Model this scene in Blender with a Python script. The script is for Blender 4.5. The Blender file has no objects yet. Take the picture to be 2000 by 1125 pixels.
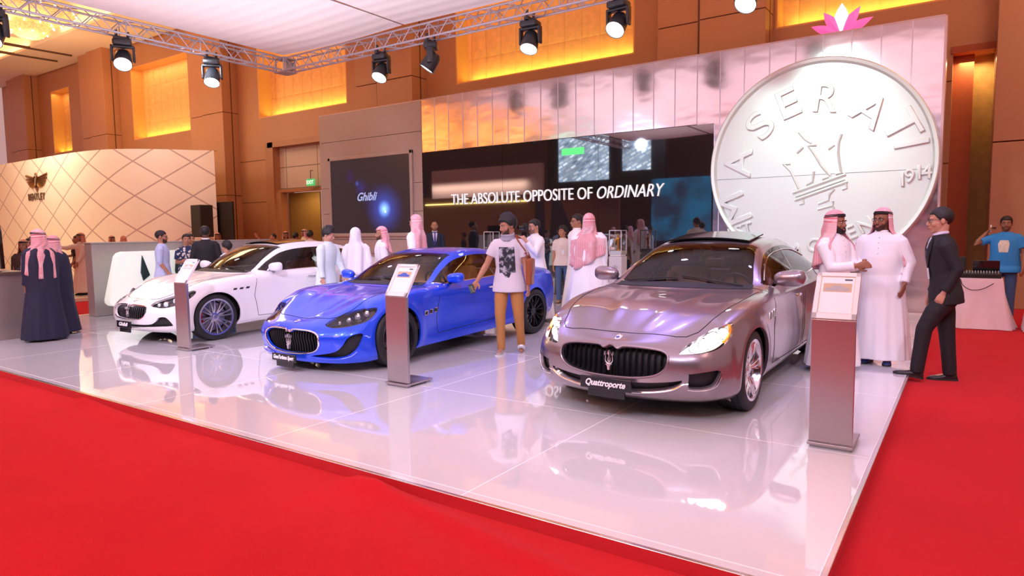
import bpy, bmesh, math, random
import numpy as np
from mathutils import Vector, Matrix, Euler
from mathutils.bvhtree import BVHTree
C = bpy.context.scene.collection
S = bpy.context.scene
PI = math.pi

# ---------------------------------------------------------------- camera
CAM_H = 1.57                       # metres above the show platform (platform top is z = 0, carpet is z = -0.075)
CARPET = -0.075
Rw = np.array([[0.82472911, 0.03806412, -0.56424553], [0.56540188, -0.07656615, 0.82125413], [-0.01194179, -0.99633767, -0.08466786]])
cam = bpy.data.objects.new('camera', bpy.data.cameras.new('camera'))
C.objects.link(cam)
cam.data.sensor_width = 36.0
cam.data.lens = 1300 / 2000 * 36
cam.data.clip_start = 0.05
cam.data.clip_end = 300
m = Matrix.Identity(4)
for r in range(3):
    m[r][0] = Rw[r][0]; m[r][1] = -Rw[r][1]; m[r][2] = -Rw[r][2]
m[2][3] = CAM_H
cam.matrix_world = m
S.camera = cam

# ---------------------------------------------------------------- colour management, world
S.view_settings.view_transform = 'Standard'
S.view_settings.look = 'None'
S.view_settings.gamma = 1
S.view_settings.use_curve_mapping = False
S.view_settings.exposure = 0.0
w = bpy.data.worlds.new('hall_air'); S.world = w; w.use_nodes = True
w.node_tree.nodes['Background'].inputs[0].default_value = (1.0, 0.56, 0.54, 1)
w.node_tree.nodes['Background'].inputs[1].default_value = 0.55

# ---------------------------------------------------------------- lights of the hall and added fill lights
def area(name, loc, target, size, power, color, sy=None, spread=None):
    L = bpy.data.lights.new(name, 'AREA'); L.energy = power; L.color = color
    L.shape = 'RECTANGLE'; L.size = size; L.size_y = sy or size
    if spread: L.spread = spread
    o = bpy.data.objects.new(name, L); C.objects.link(o); o.location = loc
    d = Vector(target) - Vector(loc)
    o.rotation_euler = d.to_track_quat('-Z', 'Y').to_euler()
    return o
def spot(name, loc, target, power, color, angle=50, radius=0.1, blend=0.5):
    L = bpy.data.lights.new(name, 'SPOT'); L.energy = power; L.color = color
    L.spot_size = math.radians(angle); L.spot_blend = blend; L.shadow_soft_size = radius
    o = bpy.data.objects.new(name, L); C.objects.link(o); o.location = loc
    o.rotation_euler = (Vector(target) - Vector(loc)).to_track_quat('-Z', 'Y').to_euler()
    return o
# added area lights, on no truss, brighten the canopy from below, the canopy gives its light back to the stand
for x, w_ in ((-10.6, 7.5), (-2.0, 8.0)):
    area('canopy_fill', (x, 3.6, 4.4), (x, 3.6, 7), w_, 440, (0.88, 0.80, 0.87), sy=13.5)
# added spots that brighten the stand
for x, tx in ((-13, -10.5), (-9, -9), (-5.5, -6.4), (-2.5, -3.5), (0.5, -1.5)):
    spot('front_fill_beam', (x, -1.5, 5.6), (tx, 6.5, 0.4), 560, (0.62, 0.72, 1.0), 62, 0.25, 0.8)
for x, y, tx, ty in ((-12.5, 9.5, -10, 7), (-8.5, 9.5, -6.5, 7), (-4.5, 9.5, -2.5, 7), (-1, 9, -2, 7)):
    spot('stand_fill_spot', (x, y, 5.7), (tx, ty, 0), 190, (0.32, 0.26, 1.0), 80, 0.15, 0.8)
for p0, p1, pw_ in (((-3.0, -.5, 5.6), (-9.4, 7.2, .6), 1900), ((1.6, .5, 5.6), (-5.4, 7.2, .6), 700), ((2.4, 3.5, 5.6), (-1.2, 8.0, 1.0), 420), ((0.5, 2.0, 5.6), (-1.0, 8.6, 1.2), 260)):
    spot('side_fill_beam', p0, p1, pw_, (0.86, 0.72, 1.0), 42, 0.2, 0.8)  # added side spots brighten the car flanks, no truss here
spot('stand_fill_spot', (-13.0, .8, 5.7), (-12.0, 4.2, .6), 260, (0.70, 0.66, 1.0), 55, .2, .8)  # added spot that brightens the reception desk
area('curtain_fill', (-.07, 17.25, 5.0), (-.07, 17.6, 1.5), .5, 22, (1.0, .78, .36))  # added light that brightens the gold curtain
# the wall wash on the display wall and coin
spot('wall_wash', (-14.9, 8.5, 5.7), (-15.2, 14.2, 2.6), 480, (0.82, 0.90, 1.0), 60, 0.3, 0.9)
spot('coin_wash', (-3.0, 9.0, 5.7), (-2.5, 14.0, 2.4), 820, (0.68, 1.0, 0.96), 55, 0.2, 0.9)
# warm ballroom light on the hall wall
for x in (-38, -31, -24, -17, -10, -3, 3):
    area('hall_warm_downlight', (x + 4.5, 13.0, 9.4), (x, 17, 5.6), 2.4, 60, (1.0, 0.52, 0.28))
for x in (-30, -22):
    area('hall_warm_floorlight', (x, 10.5, 8.6), (x, 9.5, 0), 3.0, 250, (0.90, 0.76, 0.48))
area('hall_warm_floorlight', (2.5, 11.0, 6.8), (2.5, 13, 0), 2.0, 170, (1.0, 0.62, 0.42))
area('hall_ceiling_fill', (-34, 8.5, 6.5), (-34, 8.5, 12), 12, 420, (1.0, 0.72, 0.42), sy=9)  # added sheet of light that brightens the hall ceiling
area('red_aisle_light', (3.0, 4.0, 6.5), (2.0, 6.0, 0), 2.0, 92, (1.0, 0.62, 0.54))
area('front_aisle_fill', (-4.5, -1.5, 6.4), (-4.5, 0.8, 0), 3.0, 620, (1.0, 0.48, 0.40), sy=9)  # added light meant to brighten the carpet before the platform

# ---------------------------------------------------------------- materials (all procedural)
MATS = {}
def mat(name, col, rough=0.5, metal=0.0, coat=0.0, emit=None, estr=0.0, noise=0.04, nscale=8.0, bump=0.0, bscale=60.0, spec=0.5, trans=0.0, sheen=0.0, aniso=0.0, subsurf=0.0):
    if name in MATS: return MATS[name]
    m = bpy.data.materials.new(name); m.use_nodes = True
    nt = m.node_tree; b = nt.nodes['Principled BSDF']
    b.inputs['Roughness'].default_value = rough; b.inputs['Metallic'].default_value = metal
    b.inputs['Coat Weight'].default_value = coat; b.inputs['Coat Roughness'].default_value = 0.03
    b.inputs['Specular IOR Level'].default_value = spec
    b.inputs['Sheen Weight'].default_value = sheen
    if trans: b.inputs['Transmission Weight'].default_value = trans
    if aniso: b.inputs['Anisotropic'].default_value = aniso
    tc = nt.nodes.new('ShaderNodeTexCoord')
    if noise > 0:
        n = nt.nodes.new('ShaderNodeTexNoise'); n.inputs['Scale'].default_value = nscale; n.inputs['Detail'].default_value = 3
        nt.links.new(tc.outputs['Object'], n.inputs['Vector'])
        mr = nt.nodes.new('ShaderNodeMapRange'); mr.inputs['To Min'].default_value = 1 - noise; mr.inputs['To Max'].default_value = 1 + noise
        nt.links.new(n.outputs['Fac'], mr.inputs['Value'])
        mx = nt.nodes.new('ShaderNodeVectorMath'); mx.operation = 'SCALE'; mx.inputs[0].default_value = col[:3]
        nt.links.new(mr.outputs['Result'], mx.inputs['Scale']); nt.links.new(mx.outputs[0], b.inputs['Base Color'])
    else:
        b.inputs['Base Color'].default_value = (*col[:3], 1)
    if bump > 0:
        n2 = nt.nodes.new('ShaderNodeTexNoise'); n2.inputs['Scale'].default_value = bscale; n2.inputs['Detail'].default_value = 4
        nt.links.new(tc.outputs['Object'], n2.inputs['Vector'])
        bp = nt.nodes.new('ShaderNodeBump'); bp.inputs['Strength'].default_value = bump; bp.inputs['Distance'].default_value = 0.01
        nt.links.new(n2.outputs['Fac'], bp.inputs['Height']); nt.links.new(bp.outputs[0], b.inputs['Normal'])
    if emit:
        b.inputs['Emission Color'].default_value = (*emit, 1); b.inputs['Emission Strength'].default_value = estr
    MATS[name] = m
    return m
def glassmat(name, tint, refl=1.0, rough=0.0):
    """thin glazing: tinted see-through with fresnel reflections"""
    if name in MATS: return MATS[name]
    m = bpy.data.materials.new(name); m.use_nodes = True; nt = m.node_tree; nt.nodes.clear()
    out = nt.nodes.new('ShaderNodeOutputMaterial'); mix = nt.nodes.new('ShaderNodeMixShader')
    tr = nt.nodes.new('ShaderNodeBsdfTransparent'); gl = nt.nodes.new('ShaderNodeBsdfGlossy'); lw = nt.nodes.new('ShaderNodeFresnel')
    lw.inputs['IOR'].default_value = 1.5; tr.inputs[0].default_value = (*tint, 1); gl.inputs['Roughness'].default_value = rough
    mu = nt.nodes.new('ShaderNodeMath'); mu.operation = 'MULTIPLY'; mu.inputs[1].default_value = refl; mu.use_clamp = True
    nt.links.new(lw.outputs[0], mu.inputs[0]); nt.links.new(mu.outputs[0], mix.inputs[0])
    nt.links.new(tr.outputs[0], mix.inputs[1]); nt.links.new(gl.outputs[0], mix.inputs[2]); nt.links.new(mix.outputs[0], out.inputs[0])
    MATS[name] = m
    return m
def nodes_of(m): return m.node_tree, m.node_tree.nodes['Principled BSDF']

# ---------------------------------------------------------------- object helpers
def tag(o, label=None, cat=None, group=None, kind=None):
    if label: o['label'] = label
    if cat: o['category'] = cat
    if group: o['group'] = group
    if kind: o['kind'] = kind
    return o
def empty(name, loc=(0, 0, 0), rz=0.0, label=None, cat=None, group=None):
    o = bpy.data.objects.new(name, None); C.objects.link(o); o.location = loc; o.rotation_euler = (0, 0, rz)
    o.empty_display_size = 0.1
    return tag(o, label, cat, group)
def copy_tree(o, parent=None):
    c = o.copy(); C.objects.link(c)
    if parent is not None: c.parent = parent
    for ch in list(o.children): copy_tree(ch, c)
    return c

class MB:
    """collects shapes and links them as one mesh object"""
    def __init__(s): s.v = []; s.f = []; s.mi = []; s.flat = set()
    def add(s, vs, fs, mi=0):
        n = len(s.v); s.v += [tuple(v) for v in vs]; s.f += [tuple(i + n for i in f) for f in fs]; s.mi += [mi] * len(fs); return s
    def box(s, c, d, rz=0, rx=0, ry=0, bev=0, mi=0):
        hx, hy, hz = d[0] / 2, d[1] / 2, d[2] / 2
        M = Euler((rx, ry, rz)).to_matrix()
        if bev > 0:
            bm = bmesh.new(); bmesh.ops.create_cube(bm, size=1)
            for v in bm.verts: v.co = Vector((v.co.x * d[0], v.co.y * d[1], v.co.z * d[2]))
            bmesh.ops.bevel(bm, geom=bm.edges[:], offset=bev, segments=3, profile=0.5, affect='EDGES')
            bm.verts.ensure_lookup_table()
            big = sorted(bm.faces, key=lambda f: -f.calc_area())[:6]; big = {f.index for f in big if bev < .3 * min(d)}
            vs = [M @ v.co + Vector(c) for v in bm.verts]; fs = [[v.index for v in f.verts] for f in bm.faces]; s.flat |= {len(s.f) + i for i in big}; bm.free()
            return s.add(vs, fs, mi)
        vs = [M @ Vector((x * hx, y * hy, z * hz)) + Vector(c) for x in (-1, 1) for y in (-1, 1) for z in (-1, 1)]
        return s.add(vs, [(0, 1, 3, 2), (4, 6, 7, 5), (0, 4, 5, 1), (2, 3, 7, 6), (0, 2, 6, 4), (1, 5, 7, 3)], mi)
    def tube(s, pts, r, seg=10, caps=True, mi=0, closed=False, flat=1.0):
        pts = [Vector(p) for p in pts]; n = len(pts)
        rs = r if isinstance(r, (list, tuple)) else [r] * n
        vs = []; prev = None
        for i, p in enumerate(pts):
            if closed: t = pts[(i + 1) % n] - pts[i - 1]
            else: t = pts[min(i + 1, n - 1)] - pts[max(i - 1, 0)]
            if t.length < 1e-9: t = Vector((0, 0, 1))
            t.normalize()
            if prev is None:
                u = t.cross(Vector((0, 0, 1)))
                if u.length < 1e-3: u = t.cross(Vector((0, 1, 0)))
            else: u = prev - t * prev.dot(t)
            u.normalize(); prev = u; wv = t.cross(u)
            for k in range(seg):
                a = 2 * PI * k / seg
                vs.append(p + (u * math.cos(a) + wv * math.sin(a) * flat) * rs[i])
        fs = []
        for i in range(n if closed else n - 1):
            j = (i + 1) % n
            for k in range(seg):
                l = (k + 1) % seg
                fs.append((i * seg + k, i * seg + l, j * seg + l, j * seg + k))
        if caps and not closed:
            fs.append(tuple(range(seg))[::-1]); fs.append(tuple((n - 1) * seg + k for k in range(seg)))
        return s.add(vs, fs, mi)
    def lathe(s, prof, seg=32, M=None, mi=0, closed=False, ang=2 * PI):
        """profile of (radius, height) turned round local z"""
        M = M or Matrix.Identity(4); vs = []; fs = []; n = len(prof); full = abs(ang - 2 * PI) < 1e-6; ns = seg if full else seg + 1
        for k in range(ns):
            a = ang * k / seg
            for (r, h) in prof: vs.append(M @ Vector((r * math.cos(a), r * math.sin(a), h)))
        for k in range(seg):
            l = (k + 1) % ns
            for i in range(n if closed else n - 1):
                j = (i + 1) % n
                fs.append((k * n + i, l * n + i, l * n + j, k * n + j))
        return s.add(vs, fs, mi)
    def prism(s, poly, d0, d1, M=None, mi=0):
        """polygon in local xy extruded from z=d0 to z=d1"""
        M = M or Matrix.Identity(4); n = len(poly)
        vs = [M @ Vector((x, y, d0)) for x, y in poly] + [M @ Vector((x, y, d1)) for x, y in poly]
        fs = [tuple(range(n))[::-1], tuple(range(n, 2 * n))] + [(i, (i + 1) % n, n + (i + 1) % n, n + i) for i in range(n)]
        return s.add(vs, fs, mi)
    def ell(s, c, r, seg=16, rings=10, M=None, mi=0):
        M = M or Matrix.Identity(3); vs = []; fs = []; c = Vector(c)
        for i in range(rings + 1):
            ph = PI * i / rings
            for k in range(seg):
                a = 2 * PI * k / seg
                vs.append(c + M @ Vector((r[0] * math.sin(ph) * math.cos(a), r[1] * math.sin(ph) * math.sin(a), r[2] * math.cos(ph))))
        for i in range(rings):
            for k in range(seg):
                l = (k + 1) % seg
                fs.append((i * seg + k, (i + 1) * seg + k, (i + 1) * seg + l, i * seg + l))
        return s.add(vs, fs, mi)
    def grid(s, P, closed_u=False, mi=0):
        """P[i][j] points"""
        nu = len(P); nv = len(P[0]); vs = [p for row in P for p in row]; fs = []
        for i in range(nu if closed_u else nu - 1):
            a = (i + 1) % nu
            for j in range(nv - 1): fs.append((i * nv + j, a * nv + j, a * nv + j + 1, i * nv + j + 1))
        return s.add(vs, fs, mi)
    def build(s, name, mats, parent=None, smooth=True, angle=40, weld=False, recalc=True, loc=None):
        me = bpy.data.meshes.new(name)
        me.from_pydata(s.v, [], s.f)
        if not isinstance(mats, (list, tuple)): mats = [mats]
        for q in mats: me.materials.append(q)
        me.polygons.foreach_set('material_index', s.mi)
        bm = bmesh.new(); bm.from_mesh(me)
        if weld: bmesh.ops.remove_doubles(bm, verts=bm.verts, dist=1e-4)
        if recalc: bmesh.ops.recalc_face_normals(bm, faces=bm.faces)
        if smooth:
            for i_, f in enumerate(bm.faces): f.smooth = i_ not in s.flat or weld
            for e in bm.edges:
                if len(e.link_faces) == 2:
                    try:
                        if e.calc_face_angle() > math.radians(angle): e.smooth = False
                    except ValueError: pass
        bm.to_mesh(me); bm.free()
        o = bpy.data.objects.new(name, me); C.objects.link(o)
        if parent is not None: o.parent = parent
        if loc is not None: o.location = loc
        return o
def frame_mat(origin, ex, ey):
    ex = Vector(ex).normalized(); ey = Vector(ey); ey = (ey - ex * ey.dot(ex)).normalized(); ez = ex.cross(ey)
    M = Matrix.Identity(4)
    for r in range(3): M[r][0] = ex[r]; M[r][1] = ey[r]; M[r][2] = ez[r]; M[r][3] = origin[r]
    return M
def text_mesh(txt, size, extrude, mats, name, parent=None, M=None, shear=0.0, offset=0.0, width=None, align='LEFT', spacing=1.0, bevel=0.0):
    cu = bpy.data.curves.new(name, 'FONT'); cu.body = txt; cu.size = size; cu.extrude = extrude; cu.shear = shear; cu.offset = offset
    cu.align_x = align; cu.space_character = spacing; cu.resolution_u = 4; cu.bevel_depth = bevel
    o = bpy.data.objects.new(name, cu); C.objects.link(o)
    dg = bpy.context.evaluated_depsgraph_get(); dg.update()
    me = bpy.data.meshes.new_from_object(o.evaluated_get(dg)); bpy.data.objects.remove(o)
    if width is not None and len(me.vertices):
        xs = [v.co.x for v in me.vertices]; x0 = min(xs); k = width / (max(xs) - x0)
        for v in me.vertices: v.co.x = (v.co.x - x0) * k
    if M is not None: me.transform(M)
    me.materials.clear(); me.materials.append(mats)
    o = bpy.data.objects.new(name, me); C.objects.link(o)
    if parent is not None: o.parent = parent
    return o
def evaluated(o, name, mats, parent=None):
    dg = bpy.context.evaluated_depsgraph_get()
    me = bpy.data.meshes.new_from_object(o.evaluated_get(dg))
    bpy.data.objects.remove(o)
    me.materials.clear()
    for q in (mats if isinstance(mats, (list, tuple)) else [mats]): me.materials.append(q)
    for p in me.polygons: p.use_smooth = True
    n = bpy.data.objects.new(name, me); C.objects.link(n)
    if parent is not None: n.parent = parent
    return n
def remesh(mb, name, mats, voxel, parent=None, smooth=4, fac=0.5):
    """union of the collected closed shapes as one continuous skin"""
    me = bpy.data.meshes.new(name); me.from_pydata(mb.v, [], mb.f)
    bm = bmesh.new(); bm.from_mesh(me); bmesh.ops.recalc_face_normals(bm, faces=bm.faces); bm.to_mesh(me); bm.free()
    o = bpy.data.objects.new(name, me); C.objects.link(o)
    r = o.modifiers.new('r', 'REMESH'); r.mode = 'VOXEL'; r.voxel_size = voxel; r.use_smooth_shade = True
    if smooth:
        q = o.modifiers.new('s', 'SMOOTH'); q.factor = fac; q.iterations = smooth
    return evaluated(o, name, mats, parent)

def crom(P, n, closed_ghost=None):
    """Catmull-Rom through rows of P (numpy K x D), n samples per span, ghosts supplied as (before, after)"""
    a, b = closed_ghost
    Q = np.vstack([a[None], P, b[None]]); out = []
    K = len(P)
    for i in range(K - 1):
        p0, p1, p2, p3 = Q[i], Q[i + 1], Q[i + 2], Q[i + 3]
        for t in np.arange(n) / n:
            out.append(0.5 * ((2 * p1) + (-p0 + p2) * t + (2 * p0 - 5 * p1 + 4 * p2 - p3) * t * t + (-p0 + 3 * p1 - 3 * p2 + p3) * t ** 3))
    out.append(P[-1])
    return np.array(out)

def trident(M, s=1.0, depth=0.012, mb=None):
    """three pronged emblem, about s tall, in the local xy plane"""
    mb = mb or MB(); r = .026
    def T(pts, rr, sx=1): mb.tube([M @ Vector((x * s * sx, y * s, depth * .5)) for x, y in pts], [q * s for q in rr] if isinstance(rr, list) else rr * s, 8)
    def P(pts, sx=1):
        pts = [(x * s * sx, y * s) for x, y in pts]
        if sx < 0: pts = pts[::-1]
        mb.prism(pts, 0, depth, M)
    T([(0, -.20), (0, .0), (0, .30)], [.040, .022, .018]); P([(0, .26), (.050, .30), (0, .50), (-.050, .30)])
    for sx in (1, -1):
        T([(0, -.20), (.10, -.17), (.18, -.09), (.205, .02), (.185, .14), (.20, .26)], [.035, .034, .030, .024, .018, .016], sx)
        P([(.168, .25), (.232, .24), (.225, .42)], sx)
        T([(.03, -.10), (.075, -.04), (.085, .04), (.065, .12)], [.022, .018, .013, .006], sx)
    P([(-.15, -.235), (.15, -.235), (.12, -.185), (-.12, -.185)])
    P([(-.085, -.30), (.085, -.30), (.12, -.245), (-.12, -.245)])
    P([(-.045, -.5), (.045, -.5), (.07, -.31), (-.07, -.31)])
    return mb
# ---- shared materials
mat('chrome', (.85, .84, .86), .08, 1.0, noise=.02)
mat('black_matt', (.012, .012, .013), .6, noise=.15)
mat('black_gloss', (.010, .010, .012), .12, coat=.5, noise=.1)
mat('gap', (.006, .006, .008), .8, noise=.1)
mat('tyre', (.016, .016, .017), .62, noise=.12, bump=.15, bscale=120)
mat('steel_disc', (.45, .45, .47), .3, 1.0)
mat('white_enamel', (.85, .85, .87), .2, coat=.6)
mat('blue_enamel', (.03, .05, .45), .2, coat=.6)
mat('white_paint', (.88, .88, .90), .4)
mat('amber', (1.0, .28, .02), .25, emit=(1.0, .25, .01), estr=.6)
mat('tail_red', (.35, .004, .006), .12, coat=.8)
mat('dash_dark', (.10, .13, .14), .55, bump=.1)
mat('dash_tan', (.50, .26, .10), .5, bump=.1)
glassmat('windscreen_glass', (.82, .81, .79), .9)
glassmat('side_glass', (.62, .62, .63), 1.1)
glassmat('lamp_glass', (.93, .93, .95), 1.0)
def paintmat(name, col, metal, rough, spec=.5, flake=0.0):
    m = mat(name, col, rough, metal, coat=.8, noise=.015, nscale=3)
    nt, b = nodes_of(m)
    b.inputs['Coat Roughness'].default_value = .012
    return m
paintmat('paint_silver', (.31, .255, .29), .80, .30)
paintmat('paint_blue', (.006, .075, .90), .35, .30)
paintmat('paint_white', (.86, .85, .86), 0, .35)
mat('leather_brown', (.17, .045, .022), .42, bump=.15, bscale=150)
mat('leather_tan', (.62, .30, .11), .42, bump=.15, bscale=150)
mat('leather_burgundy', (.16, .03, .025), .45, bump=.15, bscale=150)
mat('lining_brown', (.08, .030, .018), .7)
mat('lining_tan', (.34, .19, .09), .7)
mat('rim_polished', (.72, .72, .76), .16, 1.0, coat=.3)
mat('rim_grey', (.52, .52, .58), .28, 1.0, coat=.3)
mat('rim_black', (.022, .022, .025), .25, .6, coat=.4)
mat('caliper_red', (.62, .012, .01), .3, coat=.5)
mat('caliper_silver', (.5, .5, .52), .35, .8)
mat('lamp_bowl_dark', (.10, .10, .11), .18, .9)
mat('lamp_bowl_bright', (.85, .85, .88), .12, .9, emit=(1, .96, .95), estr=.9)
mat('bulb_on', (1, 1, 1), .2, emit=(1, .97, .94), estr=14)
mat('bulb_off', (.75, .76, .80), .05, .6, coat=1)
mat('bulb_dim', (.8, .8, .85), .05, .3, coat=1, emit=(.9, .93, 1), estr=.5)
# ================================================================ measuring helper: where a sight line meets a real plane
def at(px, py, axis, val):
    d = Rw @ np.array([(px - 1000) / 1300, (py - 562.5) / 1300, 1.0]); o = np.array([0, 0, CAM_H]); t = (val - o[axis]) / d[axis]
    return Vector(o + t * d)
def struct(mb, name, mats, **k):
    o = mb.build(name, mats, **k); o['kind'] = 'structure'; return o

# ---- hall materials
def grooved(name, col, sx, sz, rough=.45, groove=.35, offs=0.0, mort=.004, bump=0.0, coat=0.0, metal=0.0):
    """panelled surface: thin joints in the object's x / z plane"""
    m = mat(name, col, rough, metal, coat, noise=.06, nscale=1.5)
    nt, b = nodes_of(m)
    tc = nt.nodes.new('ShaderNodeTexCoord'); sp = nt.nodes.new('ShaderNodeSeparateXYZ'); cb = nt.nodes.new('ShaderNodeCombineXYZ')
    nt.links.new(tc.outputs['Object'], sp.inputs[0]); nt.links.new(sp.outputs[0], cb.inputs[0]); nt.links.new(sp.outputs[2], cb.inputs[1])
    br = nt.nodes.new('ShaderNodeTexBrick'); br.offset = offs; br.inputs['Scale'].default_value = 1; br.inputs['Brick Width'].default_value = sx; br.inputs['Row Height'].default_value = sz
    br.inputs['Mortar Size'].default_value = mort; br.inputs['Mortar Smooth'].default_value = .1
    nt.links.new(cb.outputs[0], br.inputs['Vector'])
    src = b.inputs['Base Color'].links[0].from_socket
    mx = nt.nodes.new('ShaderNodeMix'); mx.data_type = 'RGBA'; mx.blend_type = 'MIX'
    nt.links.new(br.outputs['Fac'], mx.inputs['Factor']); nt.links.new(src, mx.inputs['A']); mx.inputs['B'].default_value = (col[0] * groove, col[1] * groove, col[2] * groove, 1)
    nt.links.new(mx.outputs['Result'], b.inputs['Base Color'])
    return m
hallw = mat('hall_panel', (.45, .205, .105), .42, noise=.08, nscale=1.2)
hallw2 = mat('hall_seam', (.12, .045, .02), .6)
ceilm = mat('hall_ceiling_cream', (.86, .74, .60), .7, noise=.04)
fab = mat('tufted_fabric', (.90, .47, .19), .5, noise=.22, nscale=5, bump=.4, bscale=6)
def tuft(m):
    nt, b = nodes_of(m)
    tc = nt.nodes.new('ShaderNodeTexCoord'); sp = nt.nodes.new('ShaderNodeSeparateXYZ'); nt.links.new(tc.outputs['Object'], sp.inputs[0])
    hs = []
    for ax, per in ((0, .58), (2, .86)):
        mu = nt.nodes.new('ShaderNodeMath'); mu.operation = 'MULTIPLY'; mu.inputs[1].default_value = PI / per; nt.links.new(sp.outputs[ax], mu.inputs[0])
        sn = nt.nodes.new('ShaderNodeMath'); sn.operation = 'SINE'; nt.links.new(mu.outputs[0], sn.inputs[0])
        ab = nt.nodes.new('ShaderNodeMath'); ab.operation = 'ABSOLUTE'; nt.links.new(sn.outputs[0], ab.inputs[0])
        pw = nt.nodes.new('ShaderNodeMath'); pw.operation = 'POWER'; pw.inputs[1].default_value = .35; nt.links.new(ab.outputs[0], pw.inputs[0]); hs.append(pw)
    ml = nt.nodes.new('ShaderNodeMath'); ml.operation = 'ADD'; nt.links.new(hs[0].outputs[0], ml.inputs[0]); nt.links.new(hs[1].outputs[0], ml.inputs[1])
    bp = nt.nodes.new('ShaderNodeBump'); bp.inputs['Strength'].default_value = .9; bp.inputs['Distance'].default_value = .035
    nt.links.new(ml.outputs[0], bp.inputs['Height'])
    old = b.inputs['Normal'].links[0].from_node
    nt.links.new(bp.outputs[0], old.inputs['Normal'])
tuft(fab)

# ---- carpet
def carpet_mat():
    m = mat('red_carpet', (.62, .009, .016), .95, noise=.14, nscale=1.3, bump=.6, bscale=260, spec=.05, sheen=.06)
    return m
mb = MB(); P = []
rnd = random.Random(4)
xs = np.concatenate([np.linspace(-50, -12, 12), np.linspace(-11.7, 1.5, 150), np.linspace(2, 14, 8)])
ys = np.concatenate([np.linspace(-12, -.2, 10), np.linspace(0, 3.0, 60), np.linspace(3.4, 19, 14)])
for x in xs:
    row = []
    for y in ys:
        z = CARPET
        if -11.7 < x < 1.6 and -.1 < y < 3.02:
            for (x0, y0, x1, y1, h, wd) in ((-3.3, 2.95, -.9, 2.55, .05, .07), (-3.1, 2.9, -1.9, 2.2, .03, .10), (-7.3, 2.98, -6.0, 2.8, .05, .07)):
                dx, dy = x1 - x0, y1 - y0; t = max(0, min(1, ((x - x0) * dx + (y - y0) * dy) / (dx * dx + dy * dy)))
                d = math.hypot(x - x0 - t * dx, y - y0 - t * dy); z += h * math.exp(-(d / wd) ** 2) * (1 - .6 * t)
        row.append((x, y, z))
    P.append(row)
mb.grid(P); struct(mb, 'floor', carpet_mat())

# ---- show platform of polished white tiles
tile = mat('polished_tile', (.78, .77, .79), .035, 0, coat=.6, noise=.03, nscale=.8, spec=.75)
def tiles(m):
    nt, b = nodes_of(m)
    tc = nt.nodes.new('ShaderNodeTexCoord'); mp = nt.nodes.new('ShaderNodeMapping'); mp.inputs['Location'].default_value = (4.40, -5.02, 0)
    nt.links.new(tc.outputs['Object'], mp.inputs[0])
    br = nt.nodes.new('ShaderNodeTexBrick'); br.offset = 0; br.inputs['Scale'].default_value = 1; br.inputs['Brick Width'].default_value = 1.95; br.inputs['Row Height'].default_value = 1.95
    br.inputs['Mortar Size'].default_value = .006; br.inputs['Mortar Smooth'].default_value = 0
    nt.links.new(mp.outputs[0], br.inputs['Vector'])
    src = b.inputs['Base Color'].links[0].from_socket
    mx = nt.nodes.new('ShaderNodeMix'); mx.data_type = 'RGBA'; nt.links.new(br.outputs['Fac'], mx.inputs['Factor']); nt.links.new(src, mx.inputs['A']); mx.inputs['B'].default_value = (.95, .93, .92, 1)
    nt.links.new(mx.outputs['Result'], b.inputs['Base Color'])
    mr = nt.nodes.new('ShaderNodeMapRange'); mr.inputs['To Min'].default_value = .035; mr.inputs['To Max'].default_value = .6
    nt.links.new(br.outputs['Fac'], mr.inputs['Value']); nt.links.new(mr.outputs[0], b.inputs['Roughness'])
tiles(tile)
pf = empty('show_platform', (-7.6, 8.55, CARPET), label='low white polished tile platform under the three cars', cat='platform')
mb = MB(); mb.box((0, 0, .0375), (14.2, 11.1, .0748)); 
o = mb.build('platform_deck', tile, pf, smooth=False)
# deck is placed in world scale, so the tile grid is measured from the world origin
for v in o.data.vertices: v.co.x += -7.6; v.co.y += 8.55; v.co.z += CARPET
o.location = (7.6, -8.55, -CARPET)
mb = MB(); mb.box((0, -5.565, .037), (14.26, .03, .082), bev=.004); mb.box((7.115, 0, .037), (.03, 11.14, .082), bev=.004); mb.box((-7.115, 0, .037), (.03, 11.14, .082), bev=.004)
mb.build('metal_edging', mat('edge_metal', (.78, .74, .75), .18, 1.0, bump=.05, bscale=20), pf)

# ---- hall back wall with piers and lit recesses
WY = 17.0
niches = [(-43.2, -40.9), (-34.2, -28.8), (-24.1, -18.85), (-13.75, -7.6), (-4.0, 2.6)]
zb, zt, ztop = 6.28, 9.75, 11.0
mb = MB()
def wallbox(x0, x1, z0, z1, y0=WY, y1=WY + .9): mb.box(((x0 + x1) / 2, (y0 + y1) / 2, (z0 + z1) / 2), (x1 - x0, y1 - y0, z1 - z0))
low = [(-50, -23.2), (-19.0, -.43), (.29, 9)]
for a, b in low: wallbox(a, b, CARPET, zb)
wallbox(-23.2, -19.0, 5.04, zb); wallbox(-.43, .29, 5.18, zb)
prev = -50
for a, b in niches: wallbox(prev, a, zb, zt); prev = b
wallbox(prev, 9, zb, zt); wallbox(-50, 9, zt, ztop)
struct(mb, 'wall_back', hallw, smooth=False)
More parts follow.
